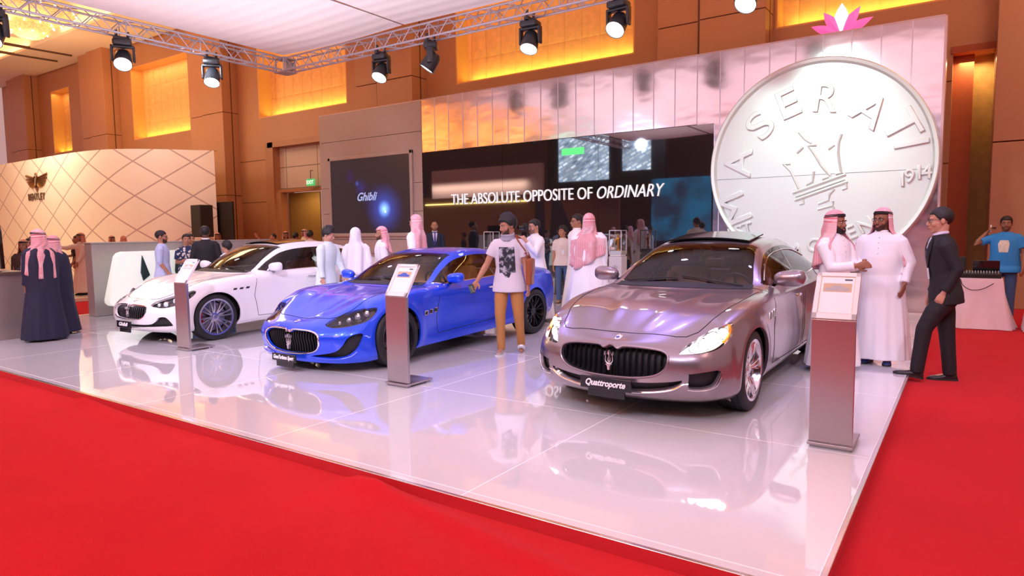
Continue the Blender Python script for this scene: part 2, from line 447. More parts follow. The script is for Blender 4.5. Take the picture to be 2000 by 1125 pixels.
# panelling joints on the wall
mb = MB()
for a, b in low:
    for z in (2.9, 4.6): mb.box(((a + b) / 2, WY - .001, z), (b - a, .004, .03))
struct(mb, 'trim_1', hallw2, smooth=False)
for k, (a, b) in enumerate(niches):
    r = empty('tufted_wall_recess', ((a + b) / 2, WY, zb), label=['narrow glowing gold recess with tufted fabric at the far left of the wall', 'tall glowing gold tufted recess above the quilted white stand wall', 'glowing gold tufted recess above the grey end of the display wall', 'wide glowing gold tufted recess above the middle of the display wall', 'glowing gold tufted recess above the giant coin at the top right'][k], cat='wall panel')
    w_ = b - a; h_ = zt - zb
    q = MB(); q.box((0, .62, h_ / 2), (w_, .06, h_)); q.build('fabric_panel', fab, r, smooth=False)
    q = MB()
    q.box((-w_ / 2 + .02, .3, h_ / 2), (.04, .6, h_)); q.box((w_ / 2 - .02, .3, h_ / 2), (.04, .6, h_)); q.box((0, .3, h_ - .02), (w_, .6, .04)); q.box((0, .30, .02), (w_ - .1, .56, .04))
    q.build('recess_lining', mat('recess_lining', (.75, .36, .12), .4), r, smooth=False)
    L = area('recess_uplight', ((a + b) / 2, WY + .42, zb + .12), ((a + b) / 2, WY + .55, zb + 3), w_ * .94, 5 * w_, (.78, .88, .16), sy=.10)
    L2 = area('recess_toplight', ((a + b) / 2, WY + .15, zt - .1), ((a + b) / 2, WY + .60, zb), w_ * .9, 4.2 * w_, (1.0, .80, .28), sy=.10)
piers = [(-47.5, -44.8), (-38.2, -35.4), (-28.1, -25.5), (-17.75, -15.0), (-6.7, -4.05), (.30, 3.2)]
for k, (a, b) in enumerate(piers):
    q = MB()
    y0 = 16.38
    for (x0, x1, yy) in ((a, a + (b - a) * .40, y0), (a + (b - a) * .42, b, y0 - (.10 if k < 5 else 0))):
        for z0, z1 in ((CARPET, 3.2), (3.22, 6.6), (6.62, ztop)): q.box(((x0 + x1) / 2, (yy + WY) / 2, (z0 + z1) / 2), (x1 - x0, WY - yy, z1 - z0), bev=.01)
    o = q.build('wall_pier', hallw, angle=30)
    sm_ = MB(); sm_.box((a + (b - a) * .41, y0 + .03, 5.4), ((b - a) * .03, .14, 10.9)); sm_.box((b - .01, (y0 + WY) / 2, 5.4), (.03, .05, 10.9)); so_ = sm_.build('trim_%d' % (k + 20), hallw2, smooth=False); so_['kind'] = 'structure'
    tag(o, ['bronze panelled pier at the far left edge', 'bronze panelled pier left of the tall gold recess, above the quilted wall', 'bronze panelled pier just right of the quilted stand wall', 'bronze panelled pier above the joint of grey wall and metal panels', 'bronze panelled pier above the dark glass panel, left of the coin', 'pinkish bronze pier behind the man in the blue shirt'][k], 'pillar')
    o['kind'] = 'structure'; o.name = 'trim_%d' % (k + 2)
    for key in ('label', 'category'): del o[key]
# doorway with patterned header, leaves inside
mb = MB(); mb.box((-21.1, 17.30, 4.15), (4.2, .1, 1.78)); struct(mb, 'trim_9', grooved('door_header', (.56, .42, .36), 1.9, .85, mort=.02), smooth=False)
mb = MB(); mb.box((-23.45, WY - .03, 2.6), (.5, .1, 5.3)); mb.box((-21.1, WY - .03, 5.15), (4.9, .1, .22)); mb.box((-23.05, 17.15, 1.6), (.3, .3, 3.3)); mb.box((-21.1, 17.2, 3.30), (4.2, .25, .12)); struct(mb, 'trim_10', mat('door_frame_bronze', (.40, .17, .08), .4), smooth=False)
mb = MB()
for x in (-22.0, -20.0): mb.box((x, 17.45, 1.58), (1.9, .06, 3.3)); 
struct(mb, 'door_1', mat('door_olive', (.20, .105, .025), .5), smooth=False)
area('doorway_light', (-21, 16.7, 3.1), (-21, 17.6, 1.0), 1.6, 25, (1.0, .75, .3), sy=.2)
ex = empty('exit_sign', tuple(at(607, 356, 1, 16.9)), label='small green lit exit sign over the doorway at the back', cat='sign')
q = MB(); q.box((0, 0, 0), (.46, .06, .26), bev=.008); q.build('sign_box', mat('exit_green', (.02, .25, .06), .4, emit=(.12, .75, .22), estr=.6), ex)
text_mesh('EXIT', .2, .003, mat('exit_white', (.9, 1, .9), .4, emit=(.85, 1, .85), estr=1.2), 'sign_lettering', ex, frame_mat((-.20, -.032, -.065), (1, 0, 0), (0, 0, 1)), width=.4)
q = MB(); q.tube([(0, 0, .12), (0, 0, .45)], .012, 6); q.tube([(0, .0, .45), (0, .12, .45)], .012, 6); q.build('hanger', MATS['black_matt'], ex)
# gold curtain recess at right
mb = MB(); mb.box((-.07, 17.7, 2.55), (.8, .06, 5.3)); struct(mb, 'trim_11', mat('gold_curtain', (.40, .20, .055), .6, noise=.3, nscale=7, bump=.5, bscale=9), smooth=False)
mb = MB(); mb.box((-.27, 17.35, 2.55), (.42, .08, 5.25)); mb.box((-.07, 17.1, 5.22), (.78, .3, .14)); struct(mb, 'trim_12', mat('red_curtain', (.36, .07, .02), .6, noise=.15), smooth=False)

# ---- coffered ceiling
mb = MB(); mb.box((-22, 2, 11.9), (64, 34, .2)); struct(mb, 'ceiling', ceilm, smooth=False)
mb = MB()
for y, h in ((15.6, 1.0), (12.9, .55), (6.2, .8), (-.5, .8)): mb.box((-22, y, 11.8 - h / 2), (64, 1.5 if y < 15 else 2.6, h))
for x in (-46, -36.5, -27, -17): mb.box((x, 2, 11.35), (1.4, 30, .9))
for x in (-46, -36.5, -27, -17): mb.box((x, 2, 11.6), (3.2, 30, .35))
struct(mb, 'trim_13', ceilm, smooth=False)
mb = MB()
for q0, q1 in (((-20, 80), (140, 108)), ((-20, 98), (112, 119))): mb.tube([at(*q0, 2, 10.79), at(*q1, 2, 10.79)], .07, 6)
for x, y0, y1 in ((-36.5, 7.2, 9.6), (-27, 8.0, 11.6)): mb.box((x, (y0 + y1) / 2, 10.89), (.5, y1 - y0, .03))
struct(mb, 'trim_14', mat('slot_dark', (.10, .045, .02), .6), smooth=False)
for (x, y) in ((-41, 14.1), (-32, 14.1), (-41.5, 9.6), (-32, 9.4)):
    area('ceiling_cove_light', (x, y, 10.9), (x, y, 12), 5.5, 45, (1.0, .66, .30), sy=.3)

# ---- chandelier
ch = empty('chandelier', (-29.4, 11.0, 9.05), label='large golden crystal chandelier under the ballroom ceiling, top left', cat='chandelier')
gold = mat('crystal_gold', (1.0, .72, .35), .2, .1, emit=(1.0, .62, .22), estr=.42, noise=.85, nscale=14)
for nm, prof in (('lower_bowl', [(.05, -.1), (.35, -.02), (.62, .18), (.72, .42), (.66, .5)]), ('upper_bowl', [(.7, .5), (1.15, .62), (1.5, .92), (1.62, 1.15), (1.55, 1.25)]), ('crown', [(.4, 1.2), (.8, 1.3), (.9, 1.7), (.3, 2.2), (.08, 2.9)])):
    q = MB(); q.lathe(prof, 40); q.build(nm, gold, ch)
bulb = mat('warm_bulb', (1, .9, .7), .3, emit=(1, .86, .55), estr=7); q = MB(); q.ell((0, 0, 0), (.028, .028, .045), 8, 6); b0 = q.build('bulb', bulb, ch); nb_ = 0
for n_, R0, z0 in ((9, .55, .14), (14, 1.05, .58), (20, 1.48, .95), (10, .75, .45), (12, .9, 1.5)):
    for i in range(n_):
        a = 2 * PI * i / n_ + R0; o = b0 if nb_ == 0 else b0.copy(); nb_ += 1
        if o is not b0: C.objects.link(o); o.parent = ch
        o.location = (R0 * 1.04 * math.cos(a), R0 * 1.04 * math.sin(a), z0)
q = MB()
q.tube([(0, 0, 2.9), (0, 0, 2.95)], .03, 8); q.build('stem', MATS['chrome'], ch)
pl = bpy.data.lights.new('chandelier_glow', 'POINT'); pl.energy = 200; pl.color = (1, .66, .32); pl.shadow_soft_size = 1.2
po = bpy.data.objects.new('chandelier_glow', pl); C.objects.link(po); po.location = (-29.4, 11.0, 8.4)

# ---- stretched canopy over the stand, in two cloths with an open slit between
def canopy_mat():
    m = mat('canopy_cloth', (.86, .80, .82), .8, noise=.03, nscale=.6)
    nt, b = nodes_of(m)
    tc = nt.nodes.new('ShaderNodeTexCoord'); wv = nt.nodes.new('ShaderNodeTexWave'); wv.wave_type = 'BANDS'; wv.bands_direction = 'Y'; wv.inputs['Scale'].default_value = .85; wv.inputs['Distortion'].default_value = .4; wv.inputs['Detail'].default_value = 1
    nt.links.new(tc.outputs['Object'], wv.inputs['Vector'])
    bp = nt.nodes.new('ShaderNodeBump'); bp.inputs['Strength'].default_value = .5; bp.inputs['Distance'].default_value = .03; nt.links.new(wv.outputs['Fac'], bp.inputs['Height']); nt.links.new(bp.outputs[0], b.inputs['Normal'])
    return m
cm = canopy_mat()
for x0, x1, lb in ((-14.75, -10.62, 'white stretched cloth canopy over the white sedan, left of the slit'), (-10.50, 2.6, 'white stretched cloth canopy over the stand, right of the slit')):
    mb = MB(); P = []
    for x in np.linspace(x0, x1, 14):
        P.append([(x + (.0 if y < 8 else (.06 if x1 < -10 and abs(x - x1) < 1e-6 else 0) * min(1, (y - 8) / 2)), y, 6.16 - .05 * math.sin(PI * (x - x0) / (x1 - x0))) for y in np.linspace(-4, 11.2, 30)])
    mb.grid(P); mb.grid([[(a, b, c + .02) for a, b, c in r] for r in P]); o = mb.build('canopy_cloth', cm); tag(o, lb, 'canopy', 'canopy cloths')

# ---- box truss
trussm = mat('truss_aluminium', (.50, .47, .54), .35, .35, noise=.08, bump=.1)
def truss(p0, p1, label, sz=.30):
    p0, p1 = Vector(p0), Vector(p1); L = (p1 - p0).length
    r = empty('box_truss', p0, math.atan2((p1 - p0).y, (p1 - p0).x), label, 'truss', 'box trusses')
    h = sz / 2
    for y, z in ((-h, -h), (h, -h), (-h, h), (h, h)):
        q = MB(); q.tube([(0, y, z), (L, y, z)], .024, 8); q.build('chord', trussm, r)
    n = int(L / .27); q = MB(); st = L / n
    for i in range(n):
        a, b = i * st, (i + 1) * st; s_ = 1 if i % 2 else -1
        for y in (-h, h): q.tube([(a, y, -h * s_), (b, y, h * s_)], .011, 5)
        for z in (-h, h): q.tube([(a, -h * s_, z), (b, h * s_, z)], .011, 5)
        if i % 6 == 0:
            for y in (-h, h): q.tube([(a, y, -h), (a, y, h)], .013, 5)
    q.build('lacing', trussm, r); 
    return r
TZ = 5.95
truss((-14.73, 11.4, TZ), (2.7, 11.4, TZ), 'aluminium box truss along the back edge of the canopy, over the display wall')
truss((-14.95, -4.2, TZ), (-14.95, 11.17, TZ), 'aluminium box truss along the left edge of the canopy')
q = MB()
for dx in (-.17, .17):
    for dy in (-.17, .17): q.tube([(-14.95 + dx, 11.4 + dy, TZ - .19), (-14.95 + dx, 11.4 + dy, TZ + .19)], .026, 8)
q.box((-14.95, 11.4, TZ - .17), (.42, .42, .03)); q.box((-14.95, 11.4, TZ + .17), (.42, .42, .03)); q.box((-14.86, 11.5, TZ), (.14, .2, .2))
tag(q.build('truss_corner', trussm), 'truss corner block where the two canopy trusses meet', 'truss')

# ---- moving head lamps
lampb = mat('lamp_black', (.018, .020, .026), .35, coat=.3)
lens = mat('lamp_face', (1, 1, 1), .3, emit=(.96, 1.0, 1.0), estr=9)
lensg = mat('lamp_face_green', (1, 1, 1), .3, emit=(.85, 1.0, .90), estr=9)
def moving_head(loc, aim, label, lensmat=lens, leds=False):
    r = empty('moving_head_lamp', loc, 0, label, 'stage light', 'moving head lamps')
    q = MB(); q.box((0, 0, -.03), (.08, .34, .06)); q.tube([(-.0, -.12, .0), (0, -.12, .13)], .03, 8); q.tube([(0, .12, 0), (0, .12, .13)], .03, 8); q.build('clamp', lampb, r)
    d = Vector(aim).normalized(); yaw = math.atan2(d.x, -d.y); 
    b = MB(); b.box((0, 0, -.12), (.36, .30, .13), bev=.04); bb = b.build('lamp_base', lampb, r); bb.rotation_euler = (0, 0, yaw)
    y = MB()
    for s in (-1, 1): y.box((s * .205, 0, -.34), (.05, .14, .34), bev=.02)
    y.box((0, 0, -.205), (.44, .16, .05), bev=.02); yo = y.build('yoke', lampb, r); yo.rotation_euler = (0, 0, yaw)
    Mx = Matrix.Translation((0, 0, -.44)) @ d.to_track_quat('Z', 'Y').to_matrix().to_4x4()
    h = MB(); h.lathe([(0, -.20), (.10, -.19), (.15, -.12), (.165, 0), (.175, .14), (.18, .20), (.168, .205), (.165, .18), (0, .17)], 32, Mx)
    ho = h.build('lamp_head', lampb, r)
    l = MB(); l.lathe([(0, .198), (.12, .192), (.164, .184)], 32, Mx); l.build('lens', lensmat, ho)
    return r
SP = [(241, 117, 0, 'moving head lamp on the left truss above the quilted wall', (.55, -.35, -.75)), (415, 148, 0, 'greenish moving head lamp on the left truss nearest the truss corner', (.35, -.35, -.85)),
      (745, 131, 1, 'moving head lamp on the back truss nearest the truss corner', (.1, -.55, -.85)), (842, 105, 1, 'smaller looking moving head lamp turned left, second from the corner on the back truss', (-.45, -.30, -.80)),
      (1036, 68, 1, 'moving head lamp over the start of the slogan, third from the corner', (.05, -.45, -.9)), (1208, 30, 1, 'moving head lamp with a ring of small LEDs above the end of the slogan', (-.05, -.65, -.75)), (1463, -8, 1, 'moving head lamp cut by the top edge of the photo', (-.1, -.6, -.7)), (-10, 62, 0, 'moving head lamp at the left edge of the photo', (.3, -.4, -.7))]
for (px, py, ax, lb, aim) in SP:
    p = at(px, py, 0, -14.95) if ax == 0 else at(px, py, 1, 11.4)
    moving_head((p.x, p.y, 5.76), aim, lb, lensg if px == 415 else lens)

# ================================================================ display wall
DY = 14.2
grey = mat('wall_grey_satin', (.47, .385, .37), .38, .25, noise=.03)
mirr = mat('polished_metal', (.88, .73, .73), .16, 1.0, noise=.03, bump=0)
def wavy(m):
    nt, b = nodes_of(m); tc = nt.nodes.new('ShaderNodeTexCoord')
    mp = nt.nodes.new('ShaderNodeMapping'); mp.inputs['Scale'].default_value = (.8, 1, 1.7); nt.links.new(tc.outputs['Object'], mp.inputs[0])
    n = nt.nodes.new('ShaderNodeTexNoise'); n.inputs['Scale'].default_value = 1.6; n.inputs['Detail'].default_value = 1.5; nt.links.new(mp.outputs[0], n.inputs['Vector'])
    bp = nt.nodes.new('ShaderNodeBump'); bp.inputs['Strength'].default_value = .13; bp.inputs['Distance'].default_value = .08
    nt.links.new(n.outputs['Fac'], bp.inputs['Height']); nt.links.new(bp.outputs[0], b.inputs['Normal'])
wavy(mirr)
dw = empty('display_wall', (-8.8, DY, 0), label='long grey and mirror-metal display wall behind the three cars', cat='display wall')
X0, X1, XM, XG = -17.06, -.49, -12.75, -4.53
def loc(p): return (p[0] + 8.8, p[1] - DY, p[2])
mb = MB(); mb.box(loc(((X0 + X1) / 2, DY + .30, 2.58)), (X1 - X0 - .04, .44, 5.3)); mb.build('wall_core', mat('core_brown', (.20, .12, .10), .5), dw, smooth=False)
mb = MB(); zr = [-.07, .55, .95, 1.38, 2.18, 2.98, 4.40, 5.24]
for z0, z1 in zip(zr, zr[1:]): mb.box(loc(((X0 + XM) / 2, DY + .03, (z0 + z1) / 2)), (XM - X0 - .006, .10, z1 - z0 - .012), bev=.003)
mb.box(loc((X0 + .02, DY + .28, 2.58)), (.06, .5, 5.3)); mb.build('grey_panels', grey, dw)
n = 25; w_ = (X1 - XM) / n
for i in range(n):
    x0 = XM + i * w_; x1 = x0 + w_; zlo = 3.80 if x1 < XG + .1 else -.07
    q = MB(); q.box(loc(((x0 + x1) / 2, DY + .03, (zlo + 5.24) / 2)), (w_ - .012, .08, 5.24 - zlo), bev=.004)
    q.build('metal_panel', mirr, dw)
q = MB()
for i in range(1, n):
    x0 = XM + i * w_; zlo = 3.80 if x0 < XG else -.07
    q.box(loc((x0, DY + .022, (zlo + 5.24) / 2)), (.022, .08, 5.24 - zlo))
q.build('joint_strips', mat('joint_bright', (.75, .70, .80), .35, .6), dw, smooth=False)
q = MB(); q.box(loc((X1 + .01, DY + .26, 2.58)), (.04, .54, 5.32)); q.box(loc(((X0 + X1) / 2, DY + .26, 5.25)), (X1 - X0, .54, .03)); q.build('end_cap', mat('cap_pink', (.70, .52, .52), .3, .4), dw, smooth=False)
dk = mat('dark_glass', (.012, .012, .016), .015, 0, coat=1.0, spec=1.0, noise=0)
nt, b = nodes_of(dk); b.inputs['Coat IOR'].default_value = 2.0; b.inputs['IOR'].default_value = 1.8
q = MB()
for a, b_ in ((XM, -10.0), (-10.0, -7.25), (-7.25, XG)): q.box(loc(((a + b_) / 2, DY - .005, 1.87)), (b_ - a - .006, .03, 3.84))
q.build('dark_glass', dk, dw, smooth=False)
whitel = mat('sign_white_glow', (.90, .88, .90), .4, emit=(1, .95, .97), estr=.6)  # letters given a glow to brighten them, no lamp inside
text_mesh('THE ABSOLUTE OPPOSITE OF', .41, .012, whitel, 'slogan_lettering', dw, frame_mat(loc((-11.70, DY - .04, 2.315)), (1, 0, 0), (0, 0, 1)), width=4.30, offset=-.002)
text_mesh('ORDINARY', .41, .012, whitel, 'slogan_lettering', dw, frame_mat(loc((-7.27, DY - .04, 2.315)), (1, 0, 0), (0, 0, 1)), width=1.66, shear=.25, offset=-.002)
# video screen with a deep blue flare picture
def screen_mat():
    m = bpy.data.materials.new('screen_picture'); m.use_nodes = True; nt = m.node_tree; b = nt.nodes['Principled BSDF']
    b.inputs['Base Color'].default_value = (.006, .005, .008, 1); b.inputs['Roughness'].default_value = .25
    tc = nt.nodes.new('ShaderNodeTexCoord'); acc = None
    for (cx, cz, r, col, st) in ((.62, -.42, .85, (.03, .08, .55), 1.3), (.62, -.42, .30, (.25, .5, 1.0), 2.2), (.66, -.50, .05, (1, 1, 1), 2.0), (-.35, .25, .35, (.01, .02, .25), .6), (-.50, .38, .12, (.05, .1, .6), .8), (-.8, .6, .3, (.02, .0, .15), .5), (.1, -.1, .7, (.01, .01, .10), .5)):
        mp = nt.nodes.new('ShaderNodeMapping'); mp.vector_type = 'POINT'
        mp.inputs['Scale'].default_value = (1 / r, 0, 1 / r); mp.inputs['Location'].default_value = (-cx / r, 0, -cz / r); nt.links.new(tc.outputs['Object'], mp.inputs[0])
        g = nt.nodes.new('ShaderNodeTexGradient'); g.gradient_type = 'SPHERICAL'; nt.links.new(mp.outputs[0], g.inputs[0])
        pw = nt.nodes.new('ShaderNodeMath'); pw.operation = 'POWER'; pw.inputs[1].default_value = 1.8; nt.links.new(g.outputs['Fac'], pw.inputs[0])
        sc = nt.nodes.new('ShaderNodeVectorMath'); sc.operation = 'SCALE'; sc.inputs[0].default_value = tuple(c * st for c in col); nt.links.new(pw.outputs[0], sc.inputs['Scale'])
        if acc is None: acc = sc.outputs[0]
        else:
            ad = nt.nodes.new('ShaderNodeVectorMath'); ad.operation = 'ADD'; nt.links.new(acc, ad.inputs[0]); nt.links.new(sc.outputs[0], ad.inputs[1]); acc = ad.outputs[0]
    ad = nt.nodes.new('ShaderNodeVectorMath'); ad.operation = 'ADD'; nt.links.new(acc, ad.inputs[0]); ad.inputs[1].default_value = (.030, .018, .022); acc = ad.outputs[0]
    nt.links.new(acc, b.inputs['Emission Color']); b.inputs['Emission Strength'].default_value = 1.0
    return m
vs = empty('video_screen', (-14.865, DY - .03, 2.69), label='dark video screen with a blue light flare set in the grey end of the wall', cat='screen')
q = MB(); q.box((0, .0, 0), (3.34, .05, 2.24)); q.build('screen_face', screen_mat(), vs, smooth=False)
q = MB()
for s in (-1, 1): q.box((s * 1.72, -.01, 0), (.10, .08, 2.44), bev=.01); q.box((0, -.01, s * 1.17), (3.54, .08, .10), bev=.01)
q.build('screen_frame', grey, vs)
text_mesh('Ghibli', .34, .002, mat('screen_letter', (.3, .35, .5), .4, emit=(.30, .42, .80), estr=.8), 'screen_lettering', vs, frame_mat((-.50, -.03, -.14), (1, 0, 0), (0, 0, 1)), shear=.4, width=.85, offset=.006)

# ---- giant coin
CY = 14.02
coinm = mat('brushed_silver', (.80, .84, .82), .42, .55, noise=.05, nscale=1.0, bump=.03, bscale=90)
coin = empty('giant_coin', (-2.50, CY, 2.77), label='giant silver coin relief with raised lettering on the right end of the display wall', cat='coin sculpture')
Rc = 2.02
M0 = frame_mat((0, 0, 0), (1, 0, 0), (0, 0, 1))
q = MB(); q.lathe([(0, 0), (Rc - .11, 0), (Rc - .10, .02), (Rc - .075, .075), (Rc - .02, .085), (Rc, .06), (Rc, -.15), (0, -.15)], 128, M0); q.build('coin_disc', coinm, coin, angle=25)
def cw(px, py): p = at(px, py, 1, CY); return Vector((p.x + 2.50, 0, p.z - 2.77))
def letter(ch, px, py, rot, size, nm='coin_letter', wd=None, off=-.004):
    c = cw(px, py); a = math.radians(rot)
    ex_, ey_ = Vector((math.cos(a), 0, math.sin(a))), Vector((-math.sin(a), 0, math.cos(a)))
    o = c - ex_ * (size * .33) - ey_ * (size * .35)
    text_mesh(ch, size, .022, coinm, nm, coin, frame_mat(o - Vector((0, .02, 0)), ex_, ey_), width=wd, bevel=.012, offset=off)
for ch, px, py, rot, wd in (('M', 1436, 412, 112, .60), ('A', 1441, 322, 86, .58), ('S', 1488, 240, 50, .40), ('E', 1548, 198, 20, .36), ('R', 1621, 190, -8, .42), ('A', 1700, 214, -38, .56), ('T', 1762, 246, -63, .52), ('I', 1784, 303, -82, .09)):
    letter(ch, px, py, rot, .78, wd=wd)
for ch, px, py in (('1', 1766, 350), ('9', 1780, 343), ('1', 1799, 336), ('4', 1814, 335)): letter(ch, px, py, 4, .34)
for ch, px, py in (('E', 1432, 455), ('S', 1447, 450), ('T', 1461, 445), ('.', 1475, 445)): letter(ch, px, py, 14, .32)
for ch, px, py, rt in (('A', 1555, 487, -12), ('G', 1588, 478, -2), ('E', 1665, 452, 22), ('N', 1688, 440, 30)): letter(ch, px, py, rt, .36)
q = MB()
def bar(pts, r=.022): q.tube([cw(*p) + Vector((0, -.012, 0)) for p in pts], r, 8)
bar([(1548, 377), (1652, 340)], .03); bar([(1554, 384), (1650, 350)], .022); bar([(1552, 391), (1656, 354)], .03)
bar([(1644, 262), (1638, 280), (1637, 300), (1643, 338)]); bar([(1622, 343), (1605, 325), (1590, 300), (1578, 285), (1595, 284)]); bar([(1560, 258), (1572, 272), (1585, 280)])
bar([(1530, 320), (1545, 335), (1560, 368)]); bar([(1530, 320), (1544, 320)]); bar([(1590, 335), (1587, 355), (1575, 361)]); bar([(1557, 299), (1569, 288)]); bar([(1618, 292), (1630, 283)]); bar([(1632, 340), (1643, 337)]); bar([(1606, 350), (1618, 345)])
bar([(1562, 399), (1570, 397), (1569, 389)]); bar([(1645, 370), (1654, 367), (1652, 358)]); bar([(1598, 398), (1618, 391), (1620, 380), (1630, 369)]); bar([(1597, 409), (1627, 401), (1627, 393)]); bar([(1628, 404), (1629, 413)])
q.build('coin_crown', coinm, coin)
q = MB(); q.box((0, -.001, -.18), (2 * (Rc - .12), .006, .006)); q.build('coin_joint', MATS['black_matt'], coin, smooth=False)

# ---- lotus shaped pink lamp above the wall
lo = empty('lotus_light', (-2.30, 15.2, 5.45), label='pink lotus-shaped light behind the top of the wall above the coin', cat='light')
pk = mat('lotus_pink', (.95, .2, .55), .4, emit=(1, .10, .42), estr=.8); pw_ = mat('lotus_core', (1, .8, 1), .4, emit=(1, .75, 1), estr=2)
for a, L, wd, mm in ((0, .62, .13, pw_), (34, .60, .10, pk), (-34, .60, .10, pk), (66, .62, .09, pk), (-66, .62, .09, pk)):
    q = MB(); n_ = 10; t_ = np.linspace(0, 1, n_)
    L1 = [(wd * math.sin(PI * t), -.02 * math.sin(PI * t), L * t) for t in t_]; L2 = [(-wd * math.sin(PI * t), -.02 * math.sin(PI * t), L * t) for t in t_]; L3 = [(0, -.06 * math.sin(PI * t), L * t) for t in t_]; L4 = [(0, .02, L * t) for t in t_]
    q.grid([L1, L3, L2, L4], closed_u=True); o = q.build('petal', mm, lo); o.rotation_euler = (0, math.radians(a), 0)

# ================================================================ quilted stand at the left
def quilt_mat():
    m = bpy.data.materials.new('quilted_cream'); m.use_nodes = True; nt = m.node_tree; b = nt.nodes['Principled BSDF']; b.inputs['Roughness'].default_value = .5
    uv = nt.nodes.new('ShaderNodeUVMap'); sp = nt.nodes.new('ShaderNodeSeparateXYZ'); nt.links.new(uv.outputs[0], sp.inputs[0])
    def M(op, a, b_=None):
        n = nt.nodes.new('ShaderNodeMath'); n.operation = op
        for i, q in enumerate((a, b_)):
            if q is None: continue
            if isinstance(q, (int, float)): n.inputs[i].default_value = q
            else: nt.links.new(q, n.inputs[i])
        return n.outputs[0]
    s = M('MULTIPLY', sp.outputs[0], 1 / 1.95); t = M('MULTIPLY', sp.outputs[1], 1 / 1.22)
    d = []
    for op in ('ADD', 'SUBTRACT'):
        f = M('FRACT', M('ADD', M(op, s, t), 20.23)); d.append(M('ABSOLUTE', M('SUBTRACT', f, .5)))
    mn = M('MINIMUM', d[0], d[1]); ln = M('LESS_THAN', mn, .024)
    mx = nt.nodes.new('ShaderNodeMix'); mx.data_type = 'RGBA'; nt.links.new(ln, mx.inputs['Factor']); mx.inputs['A'].default_value = (.86, .74, .66, 1); mx.inputs['B'].default_value = (.50, .36, .34, 1)
    nt.links.new(mx.outputs['Result'], b.inputs['Base Color'])
    bp = nt.nodes.new('ShaderNodeBump'); bp.inputs['Distance'].default_value = .03; bp.inputs['Strength'].default_value = .6; nt.links.new(mn, bp.inputs['Height']); nt.links.new(bp.outputs[0], b.inputs['Normal'])
    return m
path = [(-40, 11.5), (-37, 11.5), (-34.6, 11.5), (-31.9, 11.5), (-29.6, 11.5), (-27.9, 11.52), (-26.8, 11.62), (-25.9, 11.84), (-25.2, 12.2), (-24.65, 12.7), (-24.15, 13.3), (-23.80, 13.8), (-23.55, 14.1), (-23.30, 14.45)]
pth = crom(np.array(path), 4, (np.array([-42, 11.5]), np.array([-23.1, 14.7])))
BZ = 4.7
bs = empty('quilted_stand_wall', (-30, 11.5, CARPET), label='tall curved cream wall with a diamond quilt pattern at the left', cat='display wall')
me = bpy.data.meshes.new('quilted_panel'); vs_ = []; fs_ = []; uvs = []; s_ = 0
for i, (x, y) in enumerate(pth):
    if i: s_ += math.hypot(x - pth[i - 1][0], y - pth[i - 1][1])
    vs_ += [(x + 30, y - 11.5, 0), (x + 30, y - 11.5, BZ - CARPET)]; uvs += [(s_, 0), (s_, BZ)]
for i in range(len(pth) - 1): fs_.append((2 * i, 2 * i + 2, 2 * i + 3, 2 * i + 1))
me.from_pydata(vs_, [], fs_); ul = me.uv_layers.new(name='UVMap')
for p in me.polygons:
    p.use_smooth = True
    for li in p.loop_indices: ul.data[li].uv = uvs[me.loops[li].vertex_index]
me.materials.append(quilt_mat()); o = bpy.data.objects.new('quilted_panel', me); C.objects.link(o); o.parent = bs
mb = MB(); e0 = Vector((-23.85 + 30, 13.8 - 11.5, 0)); e1 = Vector((-23.30 + 30, 14.45 - 11.5, 0))
cream = mat('cream_board', (.74, .60, .54), .5)
mb.add([e1, (e1.x - 16, e1.y + .3, 0), (e1.x - 16, e1.y + .3, BZ + .07), e1 + Vector((0, 0, BZ + .07))], [(0, 1, 2, 3)])
top = [(x + 30, y - 11.5, BZ + .07) for x, y in pth]; top2 = [(x, 3.1, BZ + .07) for x, _, _ in top]; mb.grid([top, top2]); mb.build('return_panel', cream, bs, smooth=False)
area('quilt_wash', (-29, 9.2, 6.5), (-30.5, 11.5, 2.5), 4, 230, (1.0, .96, .66), sy=.5)
area('quilt_wash', (-22.2, 10.2, 6.0), (-25, 12.5, 2.5), 2, 45, (1.0, .90, 1.0))
bp_ = empty('cream_platform', (-28, 9.6, CARPET), label='low cream platform in front of the quilted wall', cat='platform')
mb = MB(); mb.box((0, -.2, .05), (19, 4.0, .10), bev=.01); mb.build('platform_deck', mat('cream_floor', (.80, .66, .48), .25), bp_)
# emblem and name on the quilted wall
bw = empty('winged_badge', tuple(at(72, 355, 1, 11.485)), label='bronze winged badge on the quilted wall', cat='emblem')
br_ = mat('bronze', (.30, .14, .05), .35, .8)
q = MB(); SC = 1.0
for sx in (-1, 1):
    for i in range(9):
        a0 = math.radians(14 - i * 9.5); r1 = 1.02 - i * .075
        q.add([(sx * .10, 0, .17 - i * .03), (sx * r1 * math.cos(a0), 0, .12 + r1 * math.sin(a0) * .85), (sx * r1 * math.cos(a0 - .125), 0, .12 + r1 * math.sin(a0 - .125) * .85), (sx * .10, 0, .14 - i * .03), (sx * .10, -.05, .155 - i * .03), (sx * r1 * math.cos(a0 - .06), -.05, .12 + r1 * math.sin(a0 - .06) * .85)],
              [(0, 1, 5, 4), (1, 2, 5), (2, 3, 4, 5), (0, 4, 3), (0, 3, 2, 1)])
q.prism([(-.17, .2), (.17, .2), (.12, -.25), (0, -.42), (-.12, -.25)], 0, .03, M0); q.prism([(-.08, .26), (.08, .26), (0, .36)], 0, .05, M0)
q.build('wings', br_, bw)
q = MB(); q.tube([(.10 * math.cos(a), -.06, .21 * math.sin(a)) for a in np.linspace(0, 2 * PI, 24, endpoint=False)], .028, 8, closed=True); q.build('oval_ring', mat('bronze_dark', (.10, .04, .02), .3, .8), bw)
